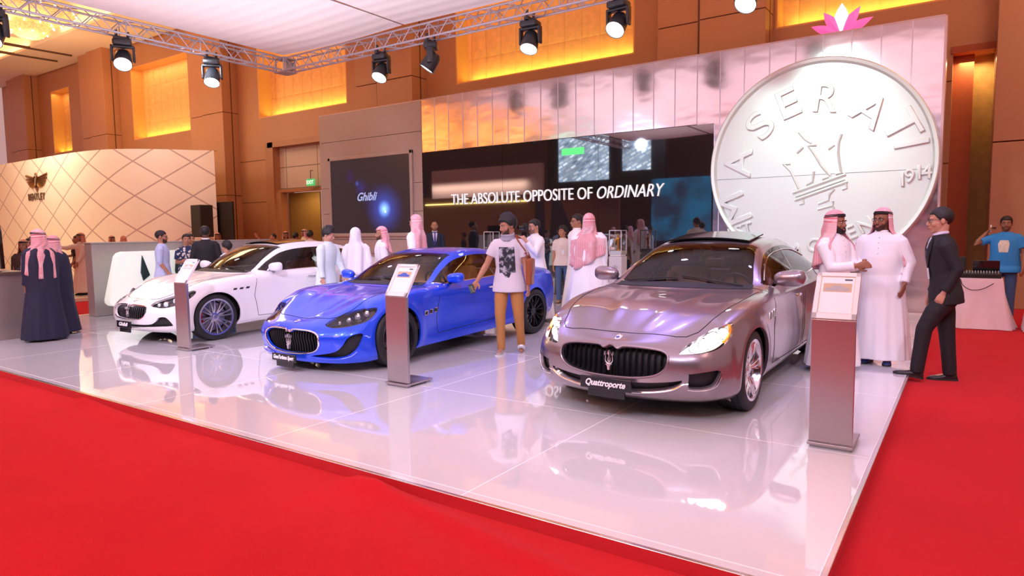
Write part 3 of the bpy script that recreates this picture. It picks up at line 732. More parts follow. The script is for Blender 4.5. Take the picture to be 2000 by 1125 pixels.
q = MB(); q.lathe([(0, .05), (.9, .05), (1, .03)], 24, M0 @ Matrix.Diagonal((.09, .19, 1, 1))); q.build('oval_face', mat('badge_face', (.62, .45, .40), .4), bw)
p = at(56, 392, 1, 11.475); nl = text_mesh('BENTLEY', .40, .012, mat('bronze_letter', (.12, .05, .025), .5), 'wall_lettering', None, frame_mat(p, (1, 0, 0), (0, 0, 1)), width=1.55, spacing=1.15)
tag(nl, 'dark bronze BENTLEY lettering under the winged badge', 'lettering')

# dark panel and speaker past the quilted wall
mb = MB(); p0 = at(415, 400, 1, 14.6); p1 = at(455, 400, 1, 14.6); mb.box(((p0.x + p1.x) / 2, 14.6, 1.35), (p1.x - p0.x, .08, 2.9), bev=.01); mb.box(((p0.x + p1.x) / 2, 14.75, .0), (p1.x - p0.x, .5, .12)); tag(mb.build('black_panel', mat('panel_black', (.010, .008, .008), .6)), 'tall plain black panel beside the quilted wall', 'panel')
sp_ = empty('loudspeaker', tuple(at(398, 490, 1, 13.6)), label='black loudspeaker on a pole in front of the end of the quilted wall', cat='loudspeaker')
sp_.location.z = CARPET
q = MB(); q.box((0, 0, 2.15), (.62, .5, 1.15), bev=.03); q.build('speaker_cabinet', mat('speaker_black', (.02, .012, .012), .7, bump=.3), sp_)
q = MB(); q.tube([(0, 0, 0), (0, 0, 1.6)], .03, 10); q.lathe([(.3, 0), (.3, .03), (.05, .05)], 20); q.build('speaker_pole', MATS['black_matt'], sp_)

# ---- counters and desk at the left
silv = mat('counter_silver', (.50, .46, .47), .35, .55, noise=.04, bump=.02)
ct = empty('long_counter', (-14.19, 6.05, 0), label='long silver counter box behind the white sedan', cat='counter')
mb = MB(); mb.box((0, 2.0, .715), (.28, 4.0, 1.42), bev=.006); mb.build('counter_body', silv, ct); mb = MB(); mb.box((0, 2.0, 1.44), (.31, 4.04, .03), bev=.006); mb.build('counter_top', silv, ct)
gp_ = empty('glowing_plinth', (-13.30, 6.0, 0), label='pale glowing slanted plinth with dark pointed inlays behind the white sedan', cat='plinth')
gl_ = mat('glow_white', (.90, .95, .88), .4, emit=(.86, 1.0, .88), estr=.40)
Mg = frame_mat((0, 0, 0), (0, 1, 0), (0, 0, 1))
poly = [(.05, .25), (0, .30), (-.01, .36), (.19, 1.18), (.24, 1.24), (.32, 1.27), (2.2, 1.27), (2.2, .25)]
mb = MB(); mb.prism(poly, 0, -.22, Mg); mb.build('plinth_panel', gl_, gp_, smooth=False)
mb = MB(); mb.box((-.13, 1.1, .13), (.14, 1.9, .26)); mb.build('plinth_foot', silv, gp_)
dkm = mat('inlay_dark', (.02, .05, .045), .3)
for y0 in (.60, 1.28):
    mb = MB(); mb.prism([(y0 - .02, .86), (y0 + .02, .70), (y0 + .15, .80), (y0 + .02, 1.19)], .002, .03, Mg); mb.build('dark_inlay', dkm, gp_, smooth=False)
ds = empty('reception_desk', (-12.55, 3.95, 0), label='grey reception desk at the left edge under the standing men', cat='desk')
mb = MB(); mb.box((0, .0, .50), (.72, .62, 1.0), bev=.006); mb.box((-1.3, -.2, .50), (1.9, .5, 1.0), bev=.006); mb.build('desk_body', silv, ds); mb = MB(); mb.box((-.9, -.05, 1.02), (2.6, .78, .05), bev=.01); mb.build('desk_top', mat('desk_top_dark', (.16, .12, .10), .25), ds)
for k, (dx, dy, rr_) in enumerate(((.10, -.22, .075), (-.12, -.26, .06), (.22, .02, .06))):
    q = MB(); q.lathe([(0, .004), (rr_ * .6, .004), (rr_, .022), (rr_ * .97, .026), (rr_ * .58, .010), (0, .010)], 24, Matrix.Translation((ds.location.x + dx, ds.location.y + dy, 1.043))); tag(q.build('dish', mat('dish_cream', (.75, .62, .5), .3)), ['cream dish at the front of the reception desk', 'small cream dish at the left of the reception desk', 'small cream dish at the right rear of the reception desk'][k], 'dish', 'dishes on the reception desk')
q = MB(); q.lathe([(0, .0), (.035, .0), (.05, .05), (.055, .10), (.05, .10), (.035, .01)], 20, Matrix.Translation((-12.72, 4.02, 1.046))); tag(q.build('lit_bowl', mat('amber_bowl', (1, .5, .1), .3, emit=(1, .55, .12), estr=1.5)), 'small amber glowing bowl on the reception desk', 'bowl')
mf = empty('framed_display', tuple(at(0, 470, 1, 5.2)), label='black rounded frame with a pale green face cut by the left edge', cat='display')
mf.location.z = 0
q = MB(); fr = [(-1.2, .95), (-1.2, 1.84), (-.02, 1.84), (.07, 1.80), (.11, 1.70), (.16, .95)]; q.prism(fr, 0, .06, M0); q.build('display_frame', MATS['black_gloss'], mf, smooth=False)
q = MB(); q.prism([(x * .9 - .02, z * .98 + .02) for x, z in fr], .062, .07, M0); q.build('display_face', mat('green_face', (.50, .62, .52), .1, metal=.4), mf, smooth=False)
q = MB(); q.box((-.5, 0, .5), (.1, .1, 1.0)); q.build('display_foot', MATS['black_matt'], mf)

# ---- information kiosks
brushed = mat('kiosk_metal', (.52, .46, .47), .30, .85, noise=.05, bump=.06, bscale=40, aniso=.4)
page = mat('page_white', (.90, .88, .88), .5)
def kiosk(x, y, label, w_=.29, carcol=(.5, .5, .52), frm=(.80, .74, .72)):
    r = empty('info_kiosk', (x, y, 0), 0, label, 'info stand', 'info stands in front of the cars')
    q = MB(); q.box((0, .02, .485), (w_, .035, .88), bev=.004); q.build('column', brushed, r)
    q = MB(); q.box((0, .17, .030), (w_ + .01, .40, .018), bev=.003); q.build('base_plate', brushed, r)
    for dy in (.02, .32): q = MB(); q.box((0, dy, .010), (w_ - .02, .06, .02)); q.build('acrylic_foot', mat('acrylic', (.80, .80, .86), .1, .0, trans=.6), r)
    t = math.atan2(.31, .20); Mt = frame_mat((0, .005, .93), (1, 0, 0), (0, math.cos(t), math.sin(t)))
    hh = .37
    def slab(x0, x1, y0, y1, z0, z1, mm, nm, par):
        q = MB(); q.prism([(x0, y0), (x1, y0), (x1, y1), (x0, y1)], z0, z1, Mt); return q.build(nm, mm, par, smooth=False)
    bd = slab(-w_ / 2, w_ / 2, 0, hh, -.02, .0, mat('board_frame_' + label[:6].strip(), frm, .35), 'reading_board', r)
    fm = mat('board_lip', (.86, .82, .80), .35)
    q = MB(); b_ = .030
    for a in ((-w_ / 2, w_ / 2, 0, b_ * 1.4), (-w_ / 2, w_ / 2, hh - b_, hh), (-w_ / 2, -w_ / 2 + b_, 0, hh), (w_ / 2 - b_, w_ / 2, 0, hh)):
        q.prism([(a[0], a[2]), (a[1], a[2]), (a[1], a[3]), (a[0], a[3])], 0, .010, Mt)
    q.build('board_lip', fm, bd, smooth=False)
    pg = slab(-w_ / 2 + b_ + .006, w_ / 2 - b_ - .006, b_ * 1.6, hh - b_ - .006, .001, .003, page, 'printed_page', bd)
    iw = w_ / 2 - b_ - .02
    slab(-iw, iw, hh - .155, hh - .085, .0031, .0036, mat('print_tan', (.62, .45, .30), .6), 'picture', pg)
    q = MB(); k = iw * .85
    q.prism([(-k, hh - .145), (k * .9, hh - .145), (k, hh - .125), (k * .55, hh - .117), (k * .25, hh - .100), (-k * .3, hh - .100), (-k * .6, hh - .118), (-k, hh - .125)], .0037, .0042, Mt)
    q.build('picture_car', mat('print_' + label[:5], carcol, .5), pg, smooth=False)
    slab(iw - .05, iw, hh - .062, hh - .050, .0031, .0036, mat('print_dark', (.06, .06, .08), .6), 'print_heading', pg)
    return r
kiosk(-8.80, 4.86, 'brushed metal information stand before the white sedan', .30, (.7, .7, .72))
kiosk(-4.775, 4.86, 'metal information stand with a blue car on its page, before the blue coupe', .29, (.05, .12, .55))
kiosk(-.765, 5.08, 'large nearest information stand with a warm lit frame, beside the silver sedan', .285, (.45, .42, .42), (.90, .72, .48))  # warm light on this frame is put into its colour

# ---- glass vitrines with trophies
def vitrine(x, y, label, gold=True):
    r = empty('vitrine', (x, y, 0), 0, label, 'display case', 'display cases by the dark glass')
    q = MB(); q.box((0, 0, .50), (.30, .28, 1.0), bev=.005); q.build('pedestal', mat('pedestal_white', (.70, .66, .72), .4), r)
    q = MB(); tr_ = trident(frame_mat((0, -.143, .72), (1, 0, 0), (0, 0, 1)), .20, .004); tr_.build('printed_trident', mat('print_grey', (.25, .25, .3), .5), r)
    q = MB(); q.box((0, 0, 1.065), (.26, .25, .12), bev=.004); q.build('plinth_block', page, r)
    q = MB()
    for sx in (-1, 1):
        for sy in (-1, 1): q.box((sx * .14, sy * .13, 1.31), (.018, .018, .52))
    for sz in (1.05, 1.565):
        for s in (-1, 1): q.box((0, s * .13, sz), (.29, .018, .018)); q.box((s * .14, 0, sz), (.018, .27, .018))
    q.build('case_frame', mat('case_silver', (.80, .78, .82), .25, .5), r, smooth=False)
    q = MB(); q.box((0, 0, 1.31), (.272, .252, .50)); q.build('case_glass', glassmat('case_glass', (.93, .95, .96), 1.0), r, smooth=False)
    if gold:
        t = empty('trophy', (x, y, 1.128), 0, 'small golden figure trophy inside the right display case', 'trophy')
        q = MB(); q.lathe([(.04, 0), (.04, .04), (.02, .05), (.015, .09), (.028, .13), (.02, .18), (.032, .24), (.03, .28), (.012, .30), (.022, .325), (.018, .35), (0, .36)], 20); q.build('figure', mat('trophy_gold', (.90, .48, .08), .18, 1.0), t)
        q = MB(); q.tube([(-.03, 0, .27), (-.05, -.02, .20), (-.01, -.035, .17)], .009, 6); q.tube([(.03, 0, .27), (.055, -.01, .33), (.03, -.01, .37)], .009, 6); q.build('figure_arms', mat('trophy_gold', (0, 0, 0)), t)
    return r
vitrine(at(1205, 452, 1, 13.3).x, 13.35, 'display case holding a golden trophy, left of the silver sedan mirror')
vitrine(at(958, 455, 1, 13.3).x, 13.35, 'empty looking display case behind the walking man', gold=False)

# ---- technician's tables at the right
clothm = mat('table_cloth', (.80, .62, .66), .8, noise=.05, sheen=.3)
def cloth_table(x, y, w_, d_, h_, label, flo=.10, seed=1):
    r = empty('technician_table', (x, y, CARPET), 0, label[0], 'table')
    q = MB(); q.box((0, 0, h_ - .02), (w_, d_, .03)); q.build('tabletop', mat('ply', (.5, .4, .35), .6), r)
    for sx in (-1, 1):
        for sy in (-1, 1): q = MB(); q.tube([(sx * (w_ / 2 - .06), sy * (d_ / 2 - .06), 0), (sx * (w_ / 2 - .06), sy * (d_ / 2 - .06), h_ - .03)], .018, 8); q.build('leg', MATS['chrome'], r)
    rn = random.Random(seed); n_ = 160; q = MB(); P = []
    per = []
    for i in range(n_):
        t = i / n_ * 4; k = int(t); f = t - k; c = [(-1, -1), (1, -1), (1, 1), (-1, 1)]; a, b = c[k], c[(k + 1) % 4]
        per.append(((a[0] + (b[0] - a[0]) * f) * w_ / 2, (a[1] + (b[1] - a[1]) * f) * d_ / 2))
    for i, (px, py) in enumerate(per):
        nx, ny = px / (w_ / 2), py / (d_ / 2); n = math.hypot(nx, ny); row = [(px * .98, py * .98, h_ + .006), (px, py, h_ + .005)]
        ph = i * .42 + math.sin(i * .13) * 2
        for j in range(1, 13):
            t = j / 12; o = .012 + flo * t ** 1.6 + .028 * t * math.sin(ph) + .012 * t * math.sin(ph * 2.3 + j * .2)
            row.append((px + nx / n * o, py + ny / n * o, h_ - (h_ - .008) * t))
        P.append(row)
    q.grid(P, closed_u=True); q.add([p[0] for p in P], [tuple(range(n_))]); o = q.build('tablecloth', clothm); o.location = (x, y, CARPET); tag(o, label[1], 'tablecloth')
    return r
cloth_table(.12, 13.32, .68, .60, .80, ('folding table under the pink-white cloth behind the man in the black suit', 'pinkish white cloth pooling on the carpet behind the man in the black suit'), .18)
cloth_table(1.22, 13.05, .80, .62, .82, ('folding table cut by the right edge of the photo', 'pinkish white cloth on the table at the right edge'), .06, 3)
lt = empty('laptop', (.24, 13.44, CARPET + .812), .0, 'open black laptop seen from behind on the left cloth table', 'laptop')
q = MB(); q.box((0, 0, .01), (.36, .25, .018), bev=.004); q.build('laptop_base', MATS['black_matt'], lt); q = MB(); q.box((0, -.13, .14), (.36, .012, .26), rx=math.radians(8), bev=.004); q.build('laptop_lid', MATS['black_gloss'], lt)
mx_ = empty('mixing_desk', (.12, 13.14, CARPET + .812), 0, 'black sound mixing desk with knobs in front of the laptop', 'mixing desk')
q = MB(); q.box((0, 0, .045), (.64, .20, .07), rx=math.radians(10), bev=.01); q.build('desk_case', MATS['black_matt'], mx_); q = MB()
for i in range(16): q.tube([(-.29 + i * .038, -.04, .07), (-.29 + i * .038, -.045, .095)], .008, 6); q.tube([(-.29 + i * .038, .04, .085), (-.29 + i * .038, .035, .11)], .008, 6)
q.build('knobs', mat('knob_grey', (.5, .5, .55), .4), mx_)
cs = empty('small_speaker', (-.12, 13.50, CARPET + .812), 0, 'small black box speaker at the left end of the cloth table', 'loudspeaker')
q = MB(); q.box((0, 0, .16), (.16, .2, .32), bev=.012); q.build('speaker_cabinet', MATS['black_matt'], cs)
sx_ = empty('grey_equipment_case', (1.18, 13.0, CARPET + .83), 0, 'dark grey equipment case with a slanted front on the right table', 'equipment case')
q = MB(); Mc = frame_mat((-.34, -.1, 0), (1, 0, 0), (0, 0, 1)); q.prism([(0, 0.02), (.74, .02), (.74, .17), (-.02, .21)], -.3, .0, Mc); q.build('case_body', mat('case_grey', (.10, .08, .085), .5), sx_, smooth=False)
q = MB(); q.box((.1, -.23, .008), (.34, .16, .006)); q.build('paper_sheets', page, sx_)
for k, pts in enumerate((((-.10, 12.97, .72), (-.06, 12.93, .62), (.05, 12.91, .55), (.2, 12.90, .57), (.34, 12.93, .66)), ((-.30, 12.98, .72), (-.27, 12.94, .60), (-.33, 12.93, .5)), )):
    P_ = crom(np.array([Vector(p) for p in pts]), 8, (np.array(pts[0]), np.array(pts[-1]))); q = MB(); q.tube([tuple(p) for p in P_], .006, 6); tag(q.build('cable', MATS['black_matt']), ['black cable looping over the front of the cloth table', 'short black cable hanging at the left of the cloth table'][k], 'cable')
# paper scrap on the carpet
p = at(203, 800, 2, CARPET); q = MB(); q.add([(-.05, -.02, .004), (.05, -.03, .006), (.03, .03, .02), (-.02, .035, .005), (0, 0, .028)], [(0, 1, 4), (1, 2, 4), (2, 3, 4), (3, 0, 4), (0, 3, 2, 1)]); o = q.build('paper_scrap', page, smooth=False); o.location = p; tag(o, 'tiny crumpled white paper scrap on the red carpet', 'paper')

# ================================================================ the hall behind the photographer (seen mirrored in the dark glass)
def city_mat():
    m = bpy.data.materials.new('city_picture'); m.use_nodes = True; nt = m.node_tree; b = nt.nodes['Principled BSDF']; b.inputs['Base Color'].default_value = (.01, .01, .01, 1)
    tc = nt.nodes.new('ShaderNodeTexCoord'); mp = nt.nodes.new('ShaderNodeMapping'); mp.inputs['Rotation'].default_value = (0, .45, 0); nt.links.new(tc.outputs['Object'], mp.inputs[0])
    sp = nt.nodes.new('ShaderNodeSeparateXYZ'); cb = nt.nodes.new('ShaderNodeCombineXYZ'); nt.links.new(mp.outputs[0], sp.inputs[0]); nt.links.new(sp.outputs[0], cb.inputs[0]); nt.links.new(sp.outputs[2], cb.inputs[1])
    br = nt.nodes.new('ShaderNodeTexBrick'); br.inputs['Scale'].default_value = 1.25; br.inputs['Color1'].default_value = (.03, .05, .10, 1); br.inputs['Color2'].default_value = (.85, .92, 1, 1); br.inputs['Mortar'].default_value = (.25, .35, .5, 1); br.inputs['Mortar Size'].default_value = .06; br.inputs['Bias'].default_value = .1
    nt.links.new(cb.outputs[0], br.inputs['Vector']); n = nt.nodes.new('ShaderNodeTexNoise'); n.inputs['Scale'].default_value = 1.4; nt.links.new(tc.outputs['Object'], n.inputs['Vector'])
    mu = nt.nodes.new('ShaderNodeMix'); mu.data_type = 'RGBA'; mu.blend_type = 'MULTIPLY'; mu.inputs['Factor'].default_value = .8; nt.links.new(br.outputs['Color'], mu.inputs['A']); nt.links.new(n.outputs['Fac'], mu.inputs['B'])
    nt.links.new(mu.outputs['Result'], b.inputs['Emission Color']); b.inputs['Emission Strength'].default_value = 6
    return m
def mirrored(px, py, yobj):
    """where an object at depth yobj stands whose mirror image in the glass is seen at (px, py)"""
    p = at(px, py, 1, 2 * (DY - .02) - yobj); return Vector((p.x, yobj, p.z))
YB = -6.0
cube = empty('hanging_screen', (0, 0, 0), label='hanging black screen cube with a black and white city picture, mirrored in the dark glass', cat='screen')
a, b_ = mirrored(1090, 268, YB), mirrored(1188, 350, YB)
c2, d2 = mirrored(1215, 258, YB), mirrored(1270, 330, YB)
cy = city_mat()
q = MB(); q.box(((a.x + d2.x) / 2, YB - .3, (a.z + b_.z) / 2 - .1), (abs(d2.x - a.x) + 1.6, .4, a.z - b_.z + 1.3)); q.build('screen_body', mat('screen_black', (.01, .01, .012), .5), cube, smooth=False)
q = MB(); q.box(((a.x + b_.x) / 2, YB - .06, (a.z + b_.z) / 2), (b_.x - a.x, .04, a.z - b_.z)); q.build('screen_face', cy, cube, smooth=False)
q = MB(); q.box(((c2.x + d2.x) / 2, YB - .06, (c2.z + d2.z) / 2), (d2.x - c2.x, .04, c2.z - d2.z)); q.build('screen_face', cy, cube, smooth=False)
gm_ = mat('banner_green', (.05, .4, .1), .5, emit=(.10, .75, .18), estr=6)
for (s, e) in (((1097, 291), (1140, 300)), ((1222, 262), (1247, 269))):
    s_, e_ = mirrored(*s, YB), mirrored(*e, YB); q = MB(); q.box(((s_.x + e_.x) / 2, YB - .03, (s_.z + e_.z) / 2), (abs(e_.x - s_.x), .02, abs(s_.z - e_.z))); q.build('screen_banner', gm_, cube, smooth=False)
a, b_ = mirrored(1273, 350, YB), mirrored(1388, 470, YB)
def sky_pic():
    m = mat('sky_picture', (.01, .02, .03), .5, noise=0); nt, b = nodes_of(m); tc = nt.nodes.new('ShaderNodeTexCoord'); n = nt.nodes.new('ShaderNodeTexNoise'); n.inputs['Scale'].default_value = .8; n.inputs['Detail'].default_value = 6; nt.links.new(tc.outputs['Object'], n.inputs['Vector'])
    cr = nt.nodes.new('ShaderNodeValToRGB'); cr.color_ramp.elements[0].position = .42; cr.color_ramp.elements[0].color = (.02, .20, .42, 1); cr.color_ramp.elements[1].position = .62; cr.color_ramp.elements[1].color = (.03, .05, .10, 1); nt.links.new(n.outputs['Fac'], cr.inputs[0]); nt.links.new(cr.outputs[0], b.inputs['Emission Color']); b.inputs['Emission Strength'].default_value = 1.4; return m
q = MB(); q.box(((a.x + b_.x) / 2, YB, (a.z + b_.z) / 2), (b_.x - a.x, .1, a.z - b_.z)); tag(q.build('sky_backdrop', sky_pic(), smooth=False), 'blue sky picture wall, mirrored at the right end of the dark glass', 'backdrop')
YW = -9.0
a, b_ = mirrored(700, 395, YW), mirrored(1210, 470, YW)
q = MB(); q.box(((a.x + b_.x) / 2, YW, 2.1), (b_.x - a.x, .2, 4.0)); tag(q.build('beige_stand_wall', mat('beige_stand', (.30, .23, .19), .5), smooth=False), 'beige stand wall across the hall, mirrored in the dark glass', 'display wall')
s_, e_ = mirrored(830, 396, YW + .2), mirrored(1030, 398, YW + .2)
q = MB(); q.box(((s_.x + e_.x) / 2, YW + .15, 3.58), (e_.x - s_.x, .06, .07)); tag(q.build('light_strip', mat('strip_yellow', (1, .8, .3), .4, emit=(1, .70, .22), estr=8), smooth=False), 'thin yellow light strip on the beige wall, mirrored under the slogan', 'light')
q = MB(); q.box((-14, -14, 5.5), (70, .3, 13)); struct(q, 'wall_front', mat('far_wall_brown', (.075, .06, .085), .6), smooth=False)
for k, x in enumerate((-38, -29, -20, -11, -2)):
    r = empty('tufted_wall_recess', (x, -13.8, 8.5), label=['first', 'second', 'third', 'fourth', 'fifth'][k] + ' added gold panel from the left on the wall behind the photographer', cat='wall panel')  # flat panels added so the metal wall mirrors a gold band
    q = MB(); q.box((0, 0, 1.8), (7.6, .06, 3.6)); q.build('fabric_panel', fab, r, smooth=False)
    area('gold_panel_fill', (x, -13.2, 8.4), (x, -13.8, 10.5), 7.2, 420, (1.0, .66, .30), sy=.3)  # added light that makes the gold panels bright
for px0, px1, py0, lb in ((1040, 1068, 392, 'left one of two dark blue slanted fins mirrored in the dark glass'), (1072, 1140, 392, 'right one of two dark blue slanted fins mirrored in the dark glass')):
    a0, a1, a2 = mirrored(px0, 470, -5), mirrored(px1, 470, -5), mirrored(px0 + 8, py0, -5)
    q = MB(); q.prism([(a0.x, CARPET), (a1.x, CARPET), (a2.x + .5, a2.z), (a2.x, a2.z)], 4.9, 5.0, M0); tag(q.build('slanted_fin', mat('fin_blue', (.02, .03, .09), .4), smooth=False), lb, 'panel')
a, b_ = mirrored(845, 335, -7), mirrored(1062, 378, -7)
q = MB(); q.box(((a.x + b_.x) / 2, -7, (a.z + b_.z) / 2), (b_.x - a.x, .2, a.z - b_.z)); tag(q.build('lilac_fascia', mat('fascia_lilac', (.55, .50, .75), .5), smooth=False), 'lilac grey fascia of the stand across the hall, mirrored above the slogan', 'fascia')
area('fascia_fill', (-14, -4.6, 6.5), (-16, -7, 4.9), 8, 110, (.8, .75, 1), sy=.4)  # added light that makes the fascia show in the glass
area('beige_wall_wash', (-27, -6.5, 4.6), (-27, -9, 2), 8, 160, (1, .66, .35), sy=.4)
# ================================================================ cars
def sdf(poly, X, Y):
    """signed distance, positive inside the polygon"""
    P = np.array(poly, float); x = X[:, None]; y = Y[:, None]
    A = P; B = np.roll(P, -1, 0); d = B - A
    t = np.clip(((x - A[:, 0]) * d[:, 0] + (y - A[:, 1]) * d[:, 1]) / (d ** 2).sum(1), 0, 1)
    dx = x - (A[:, 0] + t * d[:, 0]); dy = y - (A[:, 1] + t * d[:, 1])
    dist = np.sqrt((dx ** 2 + dy ** 2).min(1))
    c = ((A[:, 1] > y) != (B[:, 1] > y)) & (x < d[:, 0] * (y - A[:, 1]) / np.where(d[:, 1] == 0, 1e-9, d[:, 1]) + A[:, 0])
    return np.where(c.sum(1) % 2 == 1, dist, -dist)
def smoothpoly(P, n=6):
    P = np.array(P, float); K = len(P); out = []
    for i in range(K):
        p0, p1, p2, p3 = P[i - 1], P[i], P[(i + 1) % K], P[(i + 2) % K]
        for t in np.arange(n) / n:
            out.append(0.5 * ((2 * p1) + (-p0 + p2) * t + (2 * p0 - 5 * p1 + 4 * p2 - p3) * t * t + (-p0 + 3 * p1 - 3 * p2 + p3) * t ** 3))
    return np.array(out)

def car_net(cd):
    """control net of half a body: 9 lines x 19 stations, columns (w, l, h)"""
    N = np.zeros((9, 19, 3)); ls = cd['l']; L = cd['L']
    wf = [0, .42, .78, .955]; sg = [0, .035, .15, .34]
    wr = [.95, .75, .40, 0]; sr = [.24, .11, .03, 0]
    for k in range(6):
        W = cd['w'][k]
        for i in range(4):
            N[k, i] = (W[0] * wf[i], cd['lf'][k] + sg[i] * cd.get('sag', 1), cd['h'][k][i])
        for i in range(11): N[k, 4 + i] = (W[i], ls[i], cd['h'][k][4 + i])
        for i in range(4): N[k, 15 + i] = (W[-1] * wr[i], L - cd['lr'][k] - sr[i], cd['h'][k][15 + i])
    fr = {6: (.76, .035), 7: (.40, .085), 8: (0, .11)}
    L5 = N[5, 0][1]
    st = {6: (.05, .125, .25, .41), 7: (.095, .19, .31, .46), 8: (.12, .22, .34, .49)}
    for k in (6, 7, 8):
        W = cd['w'][k] if k < 8 else [0] * 11
        q, dl = fr[k]
        for i in range(11): N[k, 4 + i] = (W[i], ls[i] + cd['dl'][k - 6][i], cd['h'][k][4 + i])
        N[k, 4][1] = (L5 + st[k][3]) * .6 + N[k, 5][1] * .4
        l5, h5 = N[k, 5][1:]; l0 = L5 + st[k][0]; h0 = cd['h'][k][0]; s5 = (cd['h'][k][10 - 4] - h5) / (N[k, 6][1] - l5); s0 = cd.get('hs', .42)
        def herm(l):
            t = (l - l0) / (l5 - l0); d = l5 - l0
            return (2 * t ** 3 - 3 * t * t + 1) * h0 + (t ** 3 - 2 * t * t + t) * d * s0 + (-2 * t ** 3 + 3 * t * t) * h5 + (t ** 3 - t * t) * d * s5
        for i in range(4):
            b = N[5, i]; l = L5 + st[k][i]
            N[k, i] = (b[0] * q, l, herm(l) if k > 6 else max(herm(l), b[2] + .008))
        N[k, 4][2] = herm(N[k, 4][1])
        for i in range(4):
            b = N[5, 15 + i]
            N[k, 15 + i] = (b[0] * q, b[1] - dl * (.45, .75, 1, 1)[i], cd['h'][k][15 + i])
    return N

def split(bm, F, lay_u, lay_v):
    """cut the mesh along F = 0; F is computed on arrays of (w, l, h, u, v)"""
    bm.verts.ensure_lookup_table(); bm.verts.index_update()
    A = np.array([(v.co.x, v.co.y, v.co.z, v[lay_u], v[lay_v]) for v in bm.verts])
    f = F(*A.T); f = np.where(np.abs(f) < 1e-6, 1e-6, f)
    edges = [e for e in bm.edges if f[e.verts[0].index] * f[e.verts[1].index] < 0]
    new = set()
    for e in edges:
        a, b = e.verts; fa, fb = f[a.index], f[b.index]; t = fa / (fa - fb)
        co = a.co.lerp(b.co, t); uu = a[lay_u] * (1 - t) + b[lay_u] * t; vv = a[lay_v] * (1 - t) + b[lay_v] * t
        ne, nv = bmesh.utils.edge_split(e, a, t); nv.co = co; nv[lay_u] = uu; nv[lay_v] = vv; new.add(nv)
    faces = set(fc for nv in new for fc in nv.link_faces)
    for fc in faces:
        nn = [v for v in fc.verts if v in new]
        if len(nn) == 2:
            try: bmesh.utils.face_split(fc, nn[0], nn[1])
            except ValueError: pass
    bm.verts.index_update()
def mark(bm, F, lay_u, lay_v, reg, rid):
    fcs = [f for f in bm.faces if f[reg] == 0]
    A = []
    for f in fcs:
        c = f.calc_center_median(); n = len(f.verts)
        A.append((c.x, c.y, c.z, sum(v[lay_u] for v in f.verts) / n, sum(v[lay_v] for v in f.verts) / n))
    r = F(*np.array(A).T)
    for f, q in zip(fcs, r):
        if q > 0: f[reg] = rid

